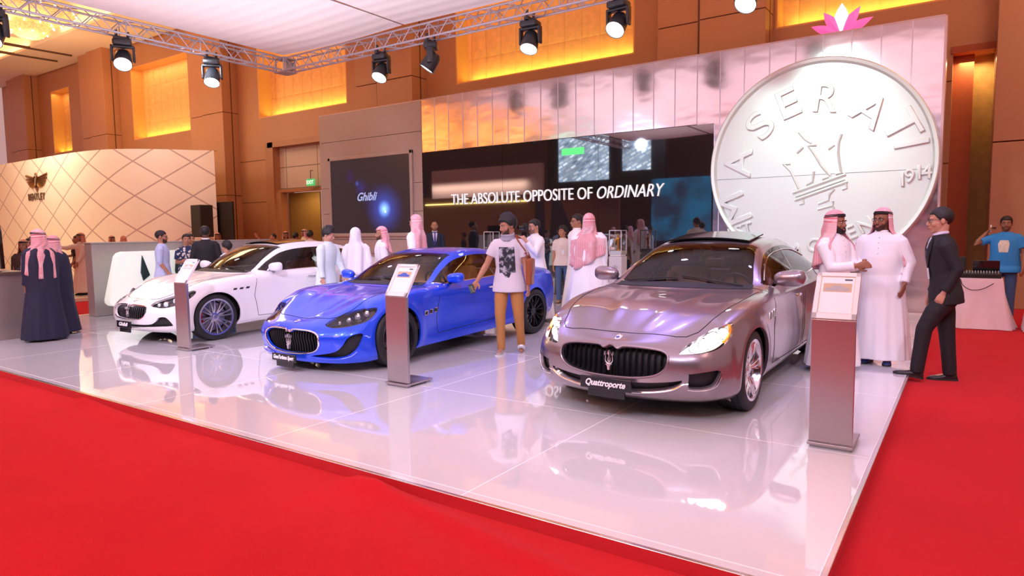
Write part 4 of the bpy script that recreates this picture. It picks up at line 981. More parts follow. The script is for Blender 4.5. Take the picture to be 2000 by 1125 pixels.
def wheel_mesh(R, rr, width, style):
    """wheel group centred on the axle, axle along x, outer face +x; returns dict of MBs"""
    X = Matrix.Rotation(PI / 2, 4, 'Y')          # local z -> +x
    out = {}
    t = MB(); h = width / 2
    prof = [(rr - .004, -h + .02), (rr + .015, -h + .004), (rr + .05, -h - .004), (R - .025, -h), (R - .008, -h + .012), (R, -h + .035)]
    for q in (-.6, -.2, .2, .6):                  # tread grooves
        z = q * h
        prof += [(R, z - .006), (R - .007, z - .004), (R - .007, z + .004), (R, z + .006)]
    prof += [(R, h - .035), (R - .008, h - .012), (R - .025, h), (rr + .05, h + .004), (rr + .015, h + .002), (rr - .004, h - .02)]
    t.lathe(prof, 64, X); out['tyre'] = t
    r = MB()
    r.lathe([(rr - .03, -h + .02), (rr - .004, -h + .015), (rr - .004, h - .02), (rr + .012, h - .006), (rr + .006, h + .002), (rr - .016, h - .002), (rr - .022, h - .03), (rr - .035, h - .06), (rr - .03, -h + .02)], 64, X)
    dish = h - .045
    def spoke(a0, w0, w1, r0=.055, r1=None, sk=0.0):
        r1 = r1 or rr - .014
        ca, sa = math.cos(a0), math.sin(a0)
        n = 6; L_ = []; Rr = []
        for i in range(n + 1):
            t_ = i / n; q = r0 + (r1 - r0) * t_; ww = w0 + (w1 - w0) * t_; off = sk * t_
            x = dish + .012 * math.sin(t_ * PI) + .03 * t_
            L_.append((q, ww / 2 + off, x)); Rr.append((q, -ww / 2 + off, x))
        vs = []; fs = []
        for (q, o1, x), (_, o2, _) in zip(L_, Rr):
            for (oo, xx) in ((o1, x - .012), (o1 * .0 + (o1 * .65 + o2 * .35), x), (o1 * .35 + o2 * .65, x), (o2, x - .012), (o2, x - .04), (o1, x - .04)):
                vs.append((xx, q * ca - oo * sa, q * sa + oo * ca))
        for i in range(n):
            for k in range(6):
                fs.append((i * 6 + k, i * 6 + (k + 1) % 6, (i + 1) * 6 + (k + 1) % 6, (i + 1) * 6 + k))
        fs.append(tuple(range(6))); fs.append(tuple(n * 6 + k for k in range(6))[::-1])
        r.add(vs, fs)
    if style == 'twin8':                          # eight pairs of thin spokes
        for k in range(8):
            a = 2 * PI * k / 8 + .2
            spoke(a + .11, .030, .024, r1=rr - .014, sk=.010); spoke(a - .11, .030, .024, sk=-.010)
    elif style == 'five':                         # five broad split spokes
        for k in range(5):
            a = 2 * PI * k / 5 + .1
            spoke(a, .05, .075)
            spoke(a + .09, .02, .02, sk=.03); spoke(a - .09, .02, .02, sk=-.03)
    else:                                         # seven dark double spokes
        for k in range(7):
            a = 2 * PI * k / 7 + .3
            spoke(a + .05, .022, .016, sk=.035); spoke(a - .05, .022, .016, sk=-.035)
    r.lathe([(0, dish + .012), (.03, dish + .012), (.036, dish + .004), (.07, dish), (.075, dish - .03), (0, dish - .04)], 28, X)
    for k in range(5):
        a = 2 * PI * k / 5; r.lathe([(0, dish + .008), (.008, dish + .008), (.010, dish - .004)], 8, Matrix.Translation((0, .052 * math.cos(a), .052 * math.sin(a))) @ X)
    out['rim'] = r
    d = MB(); d.lathe([(.06, dish - .09), (rr * .80, dish - .09), (rr * .80, dish - .115), (.06, dish - .115)], 48, X, closed=True); out['brake_disc'] = d
    c = MB()
    for i in range(9):
        a = PI + .35 - .7 * i / 8
    P = []
    for i in range(9):
        a = PI - .38 + .76 * i / 8
        P.append([(dish - x, q * math.cos(a), q * math.sin(a)) for x, q in ((.055, rr * .62), (.05, rr * .72), (.055, rr * .87), (.12, rr * .87), (.12, rr * .62), (.055, rr * .62))])
    c.grid(P); c.add(P[0][:5], [(0, 1, 2, 3, 4)]); c.add(P[-1][:5], [(4, 3, 2, 1, 0)]); out['brake_caliper'] = c
    return out

BV = {}
def build_car(name, label, cd):
    root = empty(name, (cd['X'], cd['Y'], 0), 0, label, 'car', None)
    mt = cd['mats']; paint = mt['paint']
    NU, NV = 12, 8
    N = car_net(cd)
    mir = np.array([-1, 1, 1.])
    # along u
    rows = []
    for k in range(9):
        P = N[k]; rows.append(crom(P, NU, (P[1] * mir, P[-2] * mir)))
    G = np.stack(rows)                                    # 9 x M x 3
    M_ = G.shape[1]
    cols = []
    for i in range(M_):
        P = G[:, i]
        g0 = P[0] * 2 - P[1]; g1 = P[-2] * mir
        cols.append(crom(P, NV, (g0, g1)))
    G = np.stack(cols)                                    # M x Vn x 3
    Vn = G.shape[1]
    G[:, -1, 0] = 0; G[0, :, 0] = 0; G[-1, :, 0] = 0; G[:, :, 0] = np.maximum(G[:, :, 0], 0)
    # crisp wheel arch flare
    for (lc) in cd['axles']:
        r = np.hypot(G[:, :, 1] - lc, G[:, :, 2] - cd['R'])
        side = np.clip((G[:, :, 0] - .6) / .2, 0, 1)
        G[:, :, 0] += side * .014 * np.exp(-((r - cd['ra'] - .03) / .05) ** 2)
    for (w0, w1, l0, l1, hh, sg_) in cd.get('ridges', []):
        tt = np.clip((G[:, :, 1] - l0) / (l1 - l0), 0, 1); wc = w0 + (w1 - w0) * tt
        on = (G[:, :, 1] > l0 - .05) & (G[:, :, 1] < l1 + .02) & (G[:, :, 2] > .6)
        G[:, :, 2] += np.where(on, hh * np.exp(-((G[:, :, 0] - wc) / sg_) ** 2) * np.sin(PI * np.clip(tt, .02, .98)) ** .4, 0)
    bm = bmesh.new(); lu = bm.verts.layers.float.new('pu'); lv = bm.verts.layers.float.new('pv'); reg = bm.faces.layers.int.new('reg')
    V = []
    for i in range(M_):
        r = []
        for j in range(Vn):
            v = bm.verts.new(G[i, j]); v[lu] = i / NU; v[lv] = j / NV; r.append(v)
        V.append(r)
    for i in range(M_ - 1):
        for j in range(Vn - 1): bm.faces.new((V[i][j], V[i + 1][j], V[i + 1][j + 1], V[i][j + 1]))
    # ---- regions: (id, field for cutting, extra condition when marking)
    R_, ra = cd['R'], cd['ra']
    regs = []
    ups = cd.get
    for lc in cd['axles']:
        fa = lambda w_, l_, h_, u_, v_, lc=lc: np.where((v_ < 5.2) & (w_ > .5), ra - np.hypot(l_ - lc, (h_ - R_) * 1.0), -1.0)
        regs.append((1, fa))
    gp = smoothpoly(cd['grille']) if cd.get('gsm', True) else np.array(cd['grille'])
    regs.append((2, lambda w_, l_, h_, u_, v_: np.where(u_ < 3.6, np.clip(sdf(gp, w_, h_), -.3, .3), -.3)))
    for poly in cd['intakes']:
        q = smoothpoly(poly, 5)
        regs.append((3, lambda w_, l_, h_, u_, v_, q=q: np.where((u_ < 4.6) & (v_ < 5), np.clip(sdf(q, (w_ + l_) / 1.4142, h_), -.3, .3), -.3)))
    hp = smoothpoly(cd['lamp'], 5)
    regs.append((4, lambda w_, l_, h_, u_, v_: np.where(u_ < 6, np.clip(sdf(hp, (w_ + l_) / 1.4142, h_), -.3, .3), -.3)))
    u0, u1, u2, u3 = cd['wsu']
    regs.append((5, lambda w_, l_, h_, u_, v_: np.minimum(np.minimum((v_ - 6.16) * .3, (u_ - u0) * .3), (u1 - u_) * .3)))
    regs.append((6, lambda w_, l_, h_, u_, v_: np.minimum(np.minimum((v_ - 6.25) * .3, (u_ - u2) * .3), (u3 - u_) * .3)))
    bl = np.array(cd['belt'])
    rq = cd['rearq']
    def fwin(w_, l_, h_, u_, v_):
        b = np.interp(l_, bl[:, 0], bl[:, 1])
        f = np.minimum(h_ - b, (5.86 - v_) * .45)
        (ax, ay), (bx, by) = rq                            # cut behind the line a-b (slanting rear edge)
        n = np.hypot(bx - ax, by - ay); g = ((bx - ax) * (h_ - ay) - (by - ay) * (l_ - ax)) / n
        f = np.minimum(f, g * np.sign(cd.get('rqs', 1)))
        return np.where((v_ > 4.7) & (u_ > 6.6) & (u_ < 13.6), f, -.3)
    regs.append((7, fwin))
    if cd.get('lip'):
        q = smoothpoly(cd['lip'], 4)
        regs.append((8, lambda w_, l_, h_, u_, v_: np.where((u_ < 4.2) & (v_ < 4), np.clip(sdf(q, (w_ + l_) / 1.4142, h_), -.3, .3), -.3)))
    hd = np.array(cd['hood'])                              # shut line in top view (w, l): hood is behind it
    hpoly = np.vstack([hd, [[hd[-1][0], cd['cowl']], [-.2, cd['cowl'] - .06]]]); hpoly = np.vstack([[[-.2, hd[0][1]]], hpoly])
    fh = lambda w_, l_, h_, u_, v_: np.where((v_ > 4.9) & (u_ < 7.2), np.clip(sdf(hpoly, w_, l_), -.3, .3), -.3)
    tl = smoothpoly(cd['tail'], 4)
    regs.append((11, lambda w_, l_, h_, u_, v_: np.where(u_ > 14.2, np.clip(sdf(tl, w_, h_), -.3, .3), -.3)))
    doors = [np.array(d) for d in cd['doors']]
    fds = [lambda w_, l_, h_, u_, v_, d=d: np.where((v_ > .3) & (v_ < 6.0) & (u_ > 4.5) & (u_ < 14), np.clip(sdf(d, l_, h_), -.3, .3), -.3) for d in doors]
    allr = regs + [(9, fh)] + [(20 + i, f) for i, f in enumerate(fds)]
    bm.normal_update(); bvh0 = BVHTree.FromBMesh(bm)
    BV[name] = (bvh0, root.location.copy())
    for rid, f in allr:
        split(bm, f, lu, lv); mark(bm, f, lu, lv, reg, rid)
    def pts_of(pred):
        vs = {}; fs = []
        for f in bm.faces:
            if pred(f[reg]):
                fs.append([vs.setdefault(v, len(vs)) for v in f.verts])
        return [v.co.copy() for v in vs], fs
    def emit_(pred, nm, mats, parent=root, off=None, both=True, side=None, thick=0.0, scale=None, bound=None):
        vs, fs = pts_of(pred)
        if off is not None:
            vs = [v + Vector(off(v)) for v in vs]
        mb = MB()
        if both or side == 1: mb.add(vs, fs)
        if both or side == -1: mb.add([(-v.x, v.y, v.z) for v in vs], [f[::-1] for f in fs])
        me = bpy.data.meshes.new(nm); me.from_pydata(mb.v, [], mb.f)
        b2 = bmesh.new(); b2.from_mesh(me); bmesh.ops.remove_doubles(b2, verts=b2.verts, dist=2e-4)
        bmesh.ops.recalc_face_normals(b2, faces=b2.faces)
        # outward check
        s_ = sum((f.calc_center_median() - Vector((0, cd['L'] / 2, .6))).dot(f.normal) * f.calc_area() for f in b2.faces)
        if s_ < 0: bmesh.ops.reverse_faces(b2, faces=b2.faces)
        if thick > 0:                                      # turn the rim edges inwards so that openings show thickness
            b2.normal_update()
            be = [e for e in b2.edges if e.is_boundary and (abs(e.verts[0].co.x) > 1e-4 or abs(e.verts[1].co.x) > 1e-4)]
            nrm = {}
            for e in be:
                for v in e.verts: nrm[tuple(round(c, 6) for c in v.co)] = v.normal.copy()
            r_ = bmesh.ops.extrude_edge_only(b2, edges=be)
            for v in [g for g in r_['geom'] if isinstance(g, bmesh.types.BMVert)]:
                n_ = nrm.get(tuple(round(c, 6) for c in v.co))
                if n_ is not None: v.co -= n_ * thick
        for f in b2.faces: f.smooth = True
        for e in b2.edges:
            if len(e.link_faces) == 2:
                try:
                    if e.calc_face_angle() > math.radians(38): e.smooth = False
                except ValueError: pass
        b2.to_mesh(me); b2.free()
        for q in (mats if isinstance(mats, (list, tuple)) else [mats]): me.materials.append(q)
        o = bpy.data.objects.new(nm, me); C.objects.link(o); o.parent = parent
        return o
    emit_(lambda r: r == 0, 'body_shell', paint, thick=.03)
    hood = emit_(lambda r: r == 9, 'bonnet', paint, thick=.012)
    for i in range(len(doors)):
        for sd in (1, -1):
            d = emit_(lambda r: r == 20 + i, 'door', paint, both=False, side=sd, thick=.02)
            hx, hz = cd['handles'][i]
            hit = bvh0.ray_cast(Vector((2, hx, hz)), Vector((-1, 0, 0)))[0]
            wx = (hit.x if hit else .9)
            hb = MB(); hb.tube([(sd * (wx - .005), hx - .09, hz), (sd * (wx + .022), hx - .06, hz + .003), (sd * (wx + .026), hx, hz + .004), (sd * (wx + .022), hx + .06, hz + .003), (sd * (wx - .005), hx + .09, hz)], [.010, .012, .013, .012, .010], 8)
            tag(hb.build('door_handle', mt.get('handle', MATS['chrome']), d), 'chrome door handle')
    # glass
    emit_(lambda r: r == 5, 'windscreen', MATS['windscreen_glass'])
    emit_(lambda r: r == 6, 'rear_window', MATS['side_glass'])
    for sd in (1, -1):
        emit_(lambda r: r == 7, 'side_window', MATS['side_glass'], both=False, side=sd)
    for sd in (1, -1):
        emit_(lambda r: r == 11, 'tail_light', MATS['tail_red'], both=False, side=sd)
    if cd.get('lip'): emit_(lambda r: r == 8, 'front_splitter', mt.get('lip', MATS['chrome']))
    # dark band round the glass + pillars + chrome strip along side windows
    def on_side(l_, h_, o=.004):
        hit = bvh0.ray_cast(Vector((2, l_, h_)), Vector((-1, 0, 0)))[0]
        return Vector(((hit.x if hit else .8) + o, l_, h_))
    for sd in (1, -1):
        pb = MB()
        for (pa, pb_) in cd['pillars']:
            pts = [on_side(pa[0] + (pb_[0] - pa[0]) * t, pa[1] + (pb_[1] - pa[1]) * t, .002) for t in np.linspace(0, 1, 12)]
            Lf = [(sd * p.x, p.y - .03, p.z) for p in pts]; Rt = [(sd * p.x, p.y + .03, p.z) for p in pts]
            L2 = [(sd * (p.x - .02), p.y - .03, p.z) for p in pts]; R2 = [(sd * (p.x - .02), p.y + .03, p.z) for p in pts]
            pb.grid([Lf, Rt, R2, L2], closed_u=True)
        if pb.v: pb.build('window_pillar', MATS['black_gloss'], root)
        tr = MB()
        pts = [on_side(x, np.interp(x, bl[:, 0], bl[:, 1]) - .004) for x in np.linspace(bl[0][0] + .03, cd['trim_end'], 30)]
        tr.tube([(sd * p.x, p.y, p.z) for p in pts], .008, 6)
        # window arch trim follows the roof side glass edge
        top = [G[int(u_ * NU), int(5.86 * NV)] for u_ in np.arange(7.3, 12.9, .125)]
        top = [p for p in top if p[2] > np.interp(p[1], bl[:, 0], bl[:, 1]) + .01 and p[1] < cd['trim_end'] + .02]
        if cd.get('archtrim', True): tr.tube([(sd * (p[0] + .006), p[1], p[2] + .002) for p in top], .007, 6)
        tr.build('window_trim', cd['mats'].get('trim', MATS['chrome']), root)
    # panel gaps: thin dark lines
    gm = MB()
    for d in doors:
        n = len(d)
        for i in range(n):
            a, b = d[i], d[(i + 1) % n]
            m_ = max(2, int(np.hypot(*(b - a)) / .06)); seq = []
            for t in np.linspace(0, 1, m_ + 1):
                x, z = a + (b - a) * t
                if z > np.interp(x, bl[:, 0], bl[:, 1]) - .004: continue
                seq.append(on_side(x, z, -.001))
            if len(seq) > 1:
                for sd in (1, -1): gm.tube([(sd * p.x, p.y, p.z) for p in seq], .0045, 5)
    seq = []
    for i in range(len(hd) - 1):
        for t in np.linspace(0, 1, 8, endpoint=False):
            x, y = hd[i] + (hd[i + 1] - hd[i]) * t
            hit = bvh0.ray_cast(Vector((max(x, .001), y, 3)), Vector((0, 0, -1)))[0]
            if hit: seq.append(hit)
    for sd in (1, -1): gm.tube([(sd * p.x, p.y, p.z - .001) for p in seq], .0045, 5)
    gm.build('panel_gap', MATS['gap'], root)
    # cowl + wipers
    P = [[], []]
    cw = MB()
    for sd in (1, -1):
        c0 = [G[int((u0 + .10) * NU), j] for j in range(int(6.2 * NV), Vn)]
        c1 = [G[int((u0 - .22) * NU), j] for j in range(int(6.2 * NV), Vn)]
        cw.grid([[(sd * p[0], p[1], p[2] + .004) for p in c0], [(sd * p[0], p[1], p[2] + .004) for p in c1]])
    cw.build('cowl', MATS['black_matt'], root, weld=True)
    wp = MB()
    for x0, x1 in ((-.60, -.02), (.02, .62)):
        for t0 in (0,):
            pts = []
            for t in np.linspace(0, 1, 8):
                x = x0 + (x1 - x0) * t
                hit = bvh0.ray_cast(Vector((min(abs(x), .75), cd['cowl'] + .02 + .10 * (x * x) + .03 * (1 - t), 3)), Vector((0, 0, -1)))[0]
                if hit: pts.append((x, hit.y, hit.z + .018))
            wp.tube(pts, .007, 6)
    wp.build('wiper', MATS['black_matt'], root)
    # grille
    g = MB(); back = .10
    def nose_l(w_, h_):
        hit = bvh0.ray_cast(Vector((max(abs(w_), .001), -1, h_)), Vector((0, 1, 0)))[0]
        return hit.y if hit else .2
    gx = gp[:, 0].max(); gz0, gz1 = gp[:, 1].min(), gp[:, 1].max(); gc = (gz0 + gz1) / 2
    bp = [(-x, y) for x, y in [(p[0], p[1]) for p in gp if p[0] >= 0]]
    # backing follows the opening
    Pn = []
    for sx in np.linspace(-1.02, 1.02, 17):
        Pn.append([(sx * gx, nose_l(sx * gx, z) + back, z) for z in np.linspace(gz0 - .02, gz1 + .02, 6)])
    g.grid(Pn); gb = g.build('grille', MATS['black_matt'], root)
    sl = MB(); ns = cd.get('slats', 19)
    for i in range(ns):
        wx = (i - (ns - 1) / 2) / ((ns - 1) / 2) * gx * .96
        zs = [z for z in np.linspace(gz0, gz1, 40) if sdf(gp, np.array([abs(wx)]), np.array([z]))[0] > 0]
        if len(zs) < 3: continue
        L_ = []; zz = np.linspace(zs[0], zs[-1], 9)
        for z in zz:
            q = (z - gc) / (gz1 - gz0) * 2; l_ = nose_l(wx, z) + .035 + .03 * (1 - q * q); L_.append((wx, l_, z))
        sl.grid([[(x - .007, l, z) for x, l, z in L_], [(x, l - .012, z) for x, l, z in L_], [(x + .007, l, z) for x, l, z in L_], [(x, l + .04, z) for x, l, z in L_]], closed_u=True)
    sl.build('grille_slats', mat('slat_black', (.006, .006, .007), .38), gb)
    rim = [(p[0], p[1]) for p in gp if p[0] > .002]
    # outline of the opening with a raised rim, right then mirrored left
    i0 = int(np.argmax(np.abs(np.diff(np.append([p[0] for p in rim], 0)))))
    pl = [(x, nose_l(x, z) - .003, z) for x, z in rim]
    order = sorted(range(len(gp)), key=lambda i: i)
    seqr = [tuple(p) for p in gp]; k0 = next(i for i in range(len(seqr)) if seqr[i][0] <= .002 and seqr[(i + 1) % len(seqr)][0] > .002)
    seqr = seqr[k0:] + seqr[:k0]; seqr = [p for p in seqr if p[0] > .002]
    ring = [(x, nose_l(x, z) - .002, z) for x, z in seqr]; ring = ring + [(-x, l, z) for x, l, z in ring[::-1]]
    rb = MB(); rb.tube(ring, cd.get('rimr', .009), 8, closed=True); tag(rb.build('grille_rim', cd['mats'].get('grim', MATS['chrome']), root), 'bright rim around the grille')
    tz, ts = cd['tri']
    tl_ = nose_l(.02, tz) - .0
    tm = trident(frame_mat((0, tl_ + .03, tz), (1, 0, 0), (0, 0, 1)), ts, .03); tm.build('trident_emblem', mat('emblem_silver', (.80, .80, .84), .28, .8), root)
    # oval badge on the nose
    bz, bw = cd['badge']
    hit = bvh0.ray_cast(Vector((.002, bz, 3)), Vector((0, 0, -1)))
    if hit[0]:
        n_ = hit[1] if hit[1].z > 0 else -hit[1]
        MM = frame_mat(hit[0] + n_ * .004, (1, 0, 0), Vector((0, n_.z, -n_.y)))
        b_ = MB(); b_.lathe([(0, .006), (.75, .006), (1.0, 0), (1, -.004)], 24, MM @ Matrix.Diagonal((bw * .62, bw, 1, 1)), mi=0)
        b_.lathe([(0, .0075), (.8, .0075)], 20, MM @ Matrix.Diagonal((bw * .50, bw * .80, 1, 1)), mi=1)
        b_.lathe([(.0, .0085), (.8, .0085)], 20, MM @ Matrix.Translation((0, -bw * .32, 0)) @ Matrix.Diagonal((bw * .40, bw * .36, 1, 1)), mi=2)
        trident(MM @ Matrix.Translation((0, bw * .22, .008)), bw * .62, .002, b_)
        b_.build('oval_badge', [MATS['chrome'], MATS['white_enamel'], MATS['blue_enamel']], root)
    # intakes: dark mesh behind
    for sd in (1, -1): emit_(lambda r: r == 3, 'air_intake', MATS['black_matt'], both=False, side=sd, off=lambda v: ((-.03 if v.x > .5 else 0), .05, 0))
    for pl in cd.get('creases', []):
        for sd in (1, -1):
            pts = []
            for (a_, z_) in crom(np.array(pl), 5, (np.array(pl[0]), np.array(pl[-1]))):
                o_ = Vector((a_ / 1.4142 + 1.5, a_ * 1.4142 - a_ / 1.4142 - 1.5, z_)) if a_ > .02 else Vector((.002, -1, z_))
                hit = bvh0.ray_cast(o_, Vector((-1, 1, 0)).normalized() if a_ > .02 else Vector((0, 1, 0)))[0]
                if hit: pts.append((hit.x * sd, hit.y, hit.z))
            if len(pts) > 2:
                q_ = MB(); q_.tube(pts, cd.get('crease_r', .009), 8); tag(q_.build('bumper_blade', mt['blade'], root), 'slim raised bumper blade below the air intake')
    # headlights
    for sd in (1, -1):
        hl = emit_(lambda r: r == 4, 'headlight', MATS['lamp_glass'], both=False, side=sd)
        lc = cd['lampc']
        emit_(lambda r: r == 4, 'headlight_housing', mt['lampin'], parent=hl, both=False, side=sd, off=lambda v: (-.045, .06, -.012))
        lm = MB(); c1 = MB()
        for q, (a_, z_, rr_) in enumerate(cd['bulbs']):
            # a_ -> find body point on the diagonal ray
            o_ = Vector((a_ / 1.4142 + 1.5, a_ * 1.4142 - a_ / 1.4142 - 1.5, z_))
            hit = bvh0.ray_cast(o_, Vector((-1, 1, 0)).normalized())[0]
            if not hit: continue
            c_ = hit + Vector((-.028, .045, -.004)); c_.x *= sd
            dr = Vector((sd * .45, -.89, 0)).normalized()
            Mx = dr.to_track_quat('Z', 'Y').to_matrix().to_4x4(); Mx.translation = c_
            c1.lathe([(rr_ * 1.15, -.02), (rr_ * 1.2, .012), (rr_ * 1.05, .014), (rr_, 0)], 20, Mx)
            lm.lathe([(rr_, 0), (rr_ * .9, rr_ * .35), (rr_ * .5, rr_ * .62), (0, rr_ * .7)], 20, Mx)
        lm.build('lamp_lens', mt['bulb'], hl); c1.build('lamp_ring', MATS['chrome'], hl)
        if cd.get('amber'):
            am = MB(); pts = []
            for (a_, z_) in cd['amber']:
                o_ = Vector((a_ / 1.4142 + 1.5, a_ * 1.4142 - a_ / 1.4142 - 1.5, z_))
                hit = bvh0.ray_cast(o_, Vector((-1, 1, 0)).normalized())[0]
                if hit: c_ = hit + Vector((-.012, .016, -.004)); pts.append((c_.x * sd, c_.y, c_.z))
            am.tube(pts, .013, 8); tag(am.build('turn_signal', MATS['amber'], hl), 'amber turn signal strip')
    # side vents with bright frames
    for sd in (1, -1):
        vm = MB(); vi = MB()
        for (x, z) in cd['vents']:
            p = on_side(x, z, 0); hw, hh = cd['ventsz']
            sk = cd.get('ventskew', .0)
            q = [(-hw, -hh), (hw, -hh), (hw + sk, hh), (-hw + sk, hh)]
            ringp = []
            for (a_, b_) in q: pp = on_side(x + a_, z + b_, .003); ringp.append((sd * pp.x, pp.y, pp.z))
            if cd.get('ventrim', True): vm.tube(ringp, .006, 6, closed=True)
            cc = [Vector(r_) for r_ in ringp]; vi.add([(c.x - sd * .0, c.y, c.z) for c in cc] + [(c.x - sd * .02, c.y, c.z) for c in cc], [(0, 1, 2, 3), (4, 5, 6, 7), (0, 1, 5, 4), (1, 2, 6, 5), (2, 3, 7, 6), (3, 0, 4, 7)])
        v_ = vi.build('side_vent', MATS['black_matt'], root, smooth=False)
        if vm.v: vm.build('vent_frame', MATS['chrome'], v_)
    # mirrors
    for sd in (1, -1):
        mx, my, mz = cd['mirror']; msc = cd.get('msc', 1.0)
        mm = MB(); P = []
        for i in range(17):
            u = i / 16; e_ = 2 * u - 1; cap = max(0.0, 1 - abs(e_) ** 3.2) ** (1 / 2.4); x = mx + e_ * .125 * msc; tp_ = .80 + .20 * u
            row = []
            for k in range(20):
                a = 2 * PI * k / 20; ca, sa = math.cos(a), math.sin(a)
                yy = abs(ca) ** .75 * (-.085 if ca < 0 else .035); zz = abs(sa) ** .75 * (1 if sa > 0 else -1) * .072
                row.append((sd * x, my + yy * cap * tp_ * msc + .02 * u, mz + zz * cap * tp_ * msc + .012 * u))
            P.append(row)
        P = [r_ + [r_[0]] for r_ in P]
        mm.grid(P)
        mo = mm.build('wing_mirror', paint, root, weld=True)
        ar = MB(); pb_ = on_side(my + .10, cd['beltat'], -.03)
        ar.tube([(sd * pb_.x, my + .14, pb_.z + .01), (sd * (mx - .14), my + .06, mz - .055), (sd * (mx - .03), my + .03, mz - .055)], [.03, .026, .02], 8, flat=.6)
        ar.build('mirror_arm', MATS['black_gloss'], mo)
        gl = MB(); gl.prism([(.09 * math.cos(a) * (1), .052 * math.sin(a)) for a in np.linspace(0, 2 * PI, 20, endpoint=False)], 0, .004, frame_mat((sd * (mx + .01), my + .058, mz), (1, 0, 0), (0, 0, 1)))
        gl.build('mirror_glass', MATS['chrome'], mo)
    # wheels
    wm = wheel_mesh(cd['R'], cd['rimr_w'], cd.get('tw', .25), cd['wheel'])
    wparts = {}
    for fi, lc in enumerate(cd['axles']):
        for sd in (1, -1):
            e = bpy.data.objects.new('wheel', None); C.objects.link(e); e.parent = root
            st = math.radians(cd.get('steer', 0)) if fi == 0 else 0
            e.location = (sd * (cd['wout'][fi] - cd.get('tw', .25) / 2), lc, cd['R']); e.rotation_euler = (0, 0, st + (0 if sd > 0 else PI))
            for nm, mm_ in (('tyre', MATS['tyre']), ('rim', mt['rim']), ('brake_disc', MATS['steel_disc']), ('brake_caliper', mt['caliper'])):
                if nm not in wparts: o = wm[nm].build(nm, mm_, e); wparts[nm] = o
                else: o = wparts[nm].copy(); C.objects.link(o); o.parent = e
                if nm == 'brake_caliper' and 'cl' not in wparts: o['label'] = cd['callabel']
    # wheel arch liners
    li = MB()
    for lc in cd['axles']:
        for sd in (1, -1):
            Mx = Matrix.Translation((sd * .5, lc, cd['R'])) @ Matrix.Rotation(sd * PI / 2, 4, 'Y')
            a = MB(); n = 24; P = []
            for i in range(n + 1):
                an = -.25 + (PI + .5) * i / n; r_ = ra + .012
                P.append([(sd * x, lc + q * math.cos(an), R_ + q * math.sin(an)) for x, q in ((.50, .05), (.50, r_), (.87, r_))])
            li.grid(P)
    li.build('wheel_arch_liner', MATS['black_matt'], root)
    # floor pan and inner tub (closed, dark)
    ub = MB()
    nb = [G[i, 0] for i in range(M_)]
    rows_ = []
    for p in nb:
        x = max(p[0] - .02, 0)
        inwheel = any(abs(p[1] - a) < ra + .03 for a in cd['axles'])
        x = min(x, .52) if inwheel else x
        rows_.append([(-x, p[1], p[2] + .012), (0, p[1], p[2] + .0), (x, p[1], p[2] + .012)])
    ub.grid(rows_); ub.build('floor_pan', MATS['black_matt'], root)
    # interior
    ci = cd['cabin']                                        # l0 dash, l1 rear bulkhead, floor h, half width
    tb = MB(); tb.box((0, (ci[0] + ci[1]) / 2, ci[2]), (ci[3] * 2, ci[1] - ci[0], .03))
    for sd in (1, -1): tb.box((sd * ci[3], (ci[0] + ci[1]) / 2, (ci[2] + ci[4]) / 2), (.03, ci[1] - ci[0], ci[4] - ci[2]))
    tb.box((0, ci[1], (ci[2] + ci[4]) / 2), (ci[3] * 2, .03, ci[4] - ci[2])); tb.build('cabin_lining', mt['lining'], root, smooth=False)
    db = MB(); P = []
    for x in np.linspace(-ci[3], ci[3], 15):
        hump = .04 * math.exp(-((x - .36) / .16) ** 2)
        P.append([(x, ci[0] - .32, ci[4] - .05), (x, ci[0] - .10, ci[4] + .0 + hump * .5), (x, ci[0] + .10, ci[4] + .01 + hump), (x, ci[0] + .20, ci[4] - .04 + hump), (x, ci[0] + .22, ci[4] - .12), (x, ci[0] + .15, ci[4] - .40), (x, ci[0] - .2, ci[4] - .40)])
    db.grid(P); db.add(P[0], [tuple(range(7))]); db.add(P[-1], [tuple(range(7))]); db.build('dashboard', MATS[cd.get('dash', 'dash_dark')], root)
    sw = MB(); cx_, cy_, cz_ = .36, ci[0] + .38, ci[4] - .0
    Ms = Matrix.Translation((cx_, cy_, cz_)) @ Matrix.Rotation(math.radians(-68), 4, 'X')
    sw.tube([Ms @ Vector((.18 * math.cos(a), .18 * math.sin(a), 0)) for a in np.linspace(0, 2 * PI, 28, endpoint=False)], .015, 8, closed=True)
    for a in (0, PI, -PI / 2): sw.tube([Ms @ Vector((0, 0, .02)), Ms @ Vector((.175 * math.cos(a), .175 * math.sin(a), 0))], .014, 6)
    sw.lathe([(0, .045), (.05, .04), (.06, .0), (0, -.02)], 20, Ms); sw.tube([Ms @ Vector((0, 0, .02)), (cx_, cy_ - .3, cz_ - .12)], .03, 8)
    sw.build('steering_wheel', MATS['black_matt'], root)
    def seat(x, y, hb, wd, bench=False):
        s_ = MB(); fl = ci[2]
        s_.box((x, y, fl + .20), (wd, .52, .24), bev=.05)
        bk = Matrix.Rotation(math.radians(-18), 3, 'X')
        def bkbox(cx_, w_, z0, z1, th, yo=0):
            c_ = Vector((cx_, y + .24, fl + .28)) + Matrix.Rotation(math.radians(-20), 3, 'X') @ Vector((0, yo, (z0 + z1) / 2))
            s_.box(c_, (w_, th, z1 - z0), rx=math.radians(-20), bev=min(th, w_) * .32)
        bkbox(x, wd * .92, 0, hb, .15)
        if not bench:
            for q in (-1, 1): bkbox(x + q * wd * .40, .10, .05, hb * .85, .20, -.02)
            bkbox(x, .26, hb + .03, hb + .20, .11)
            for q in (-.05, .05): bkbox(x + q, .014, hb - .03, hb + .06, .014)
        else:
            for q in (-.35, .35): bkbox(x + q, .24, hb + .01, hb + .14, .09)
        return s_
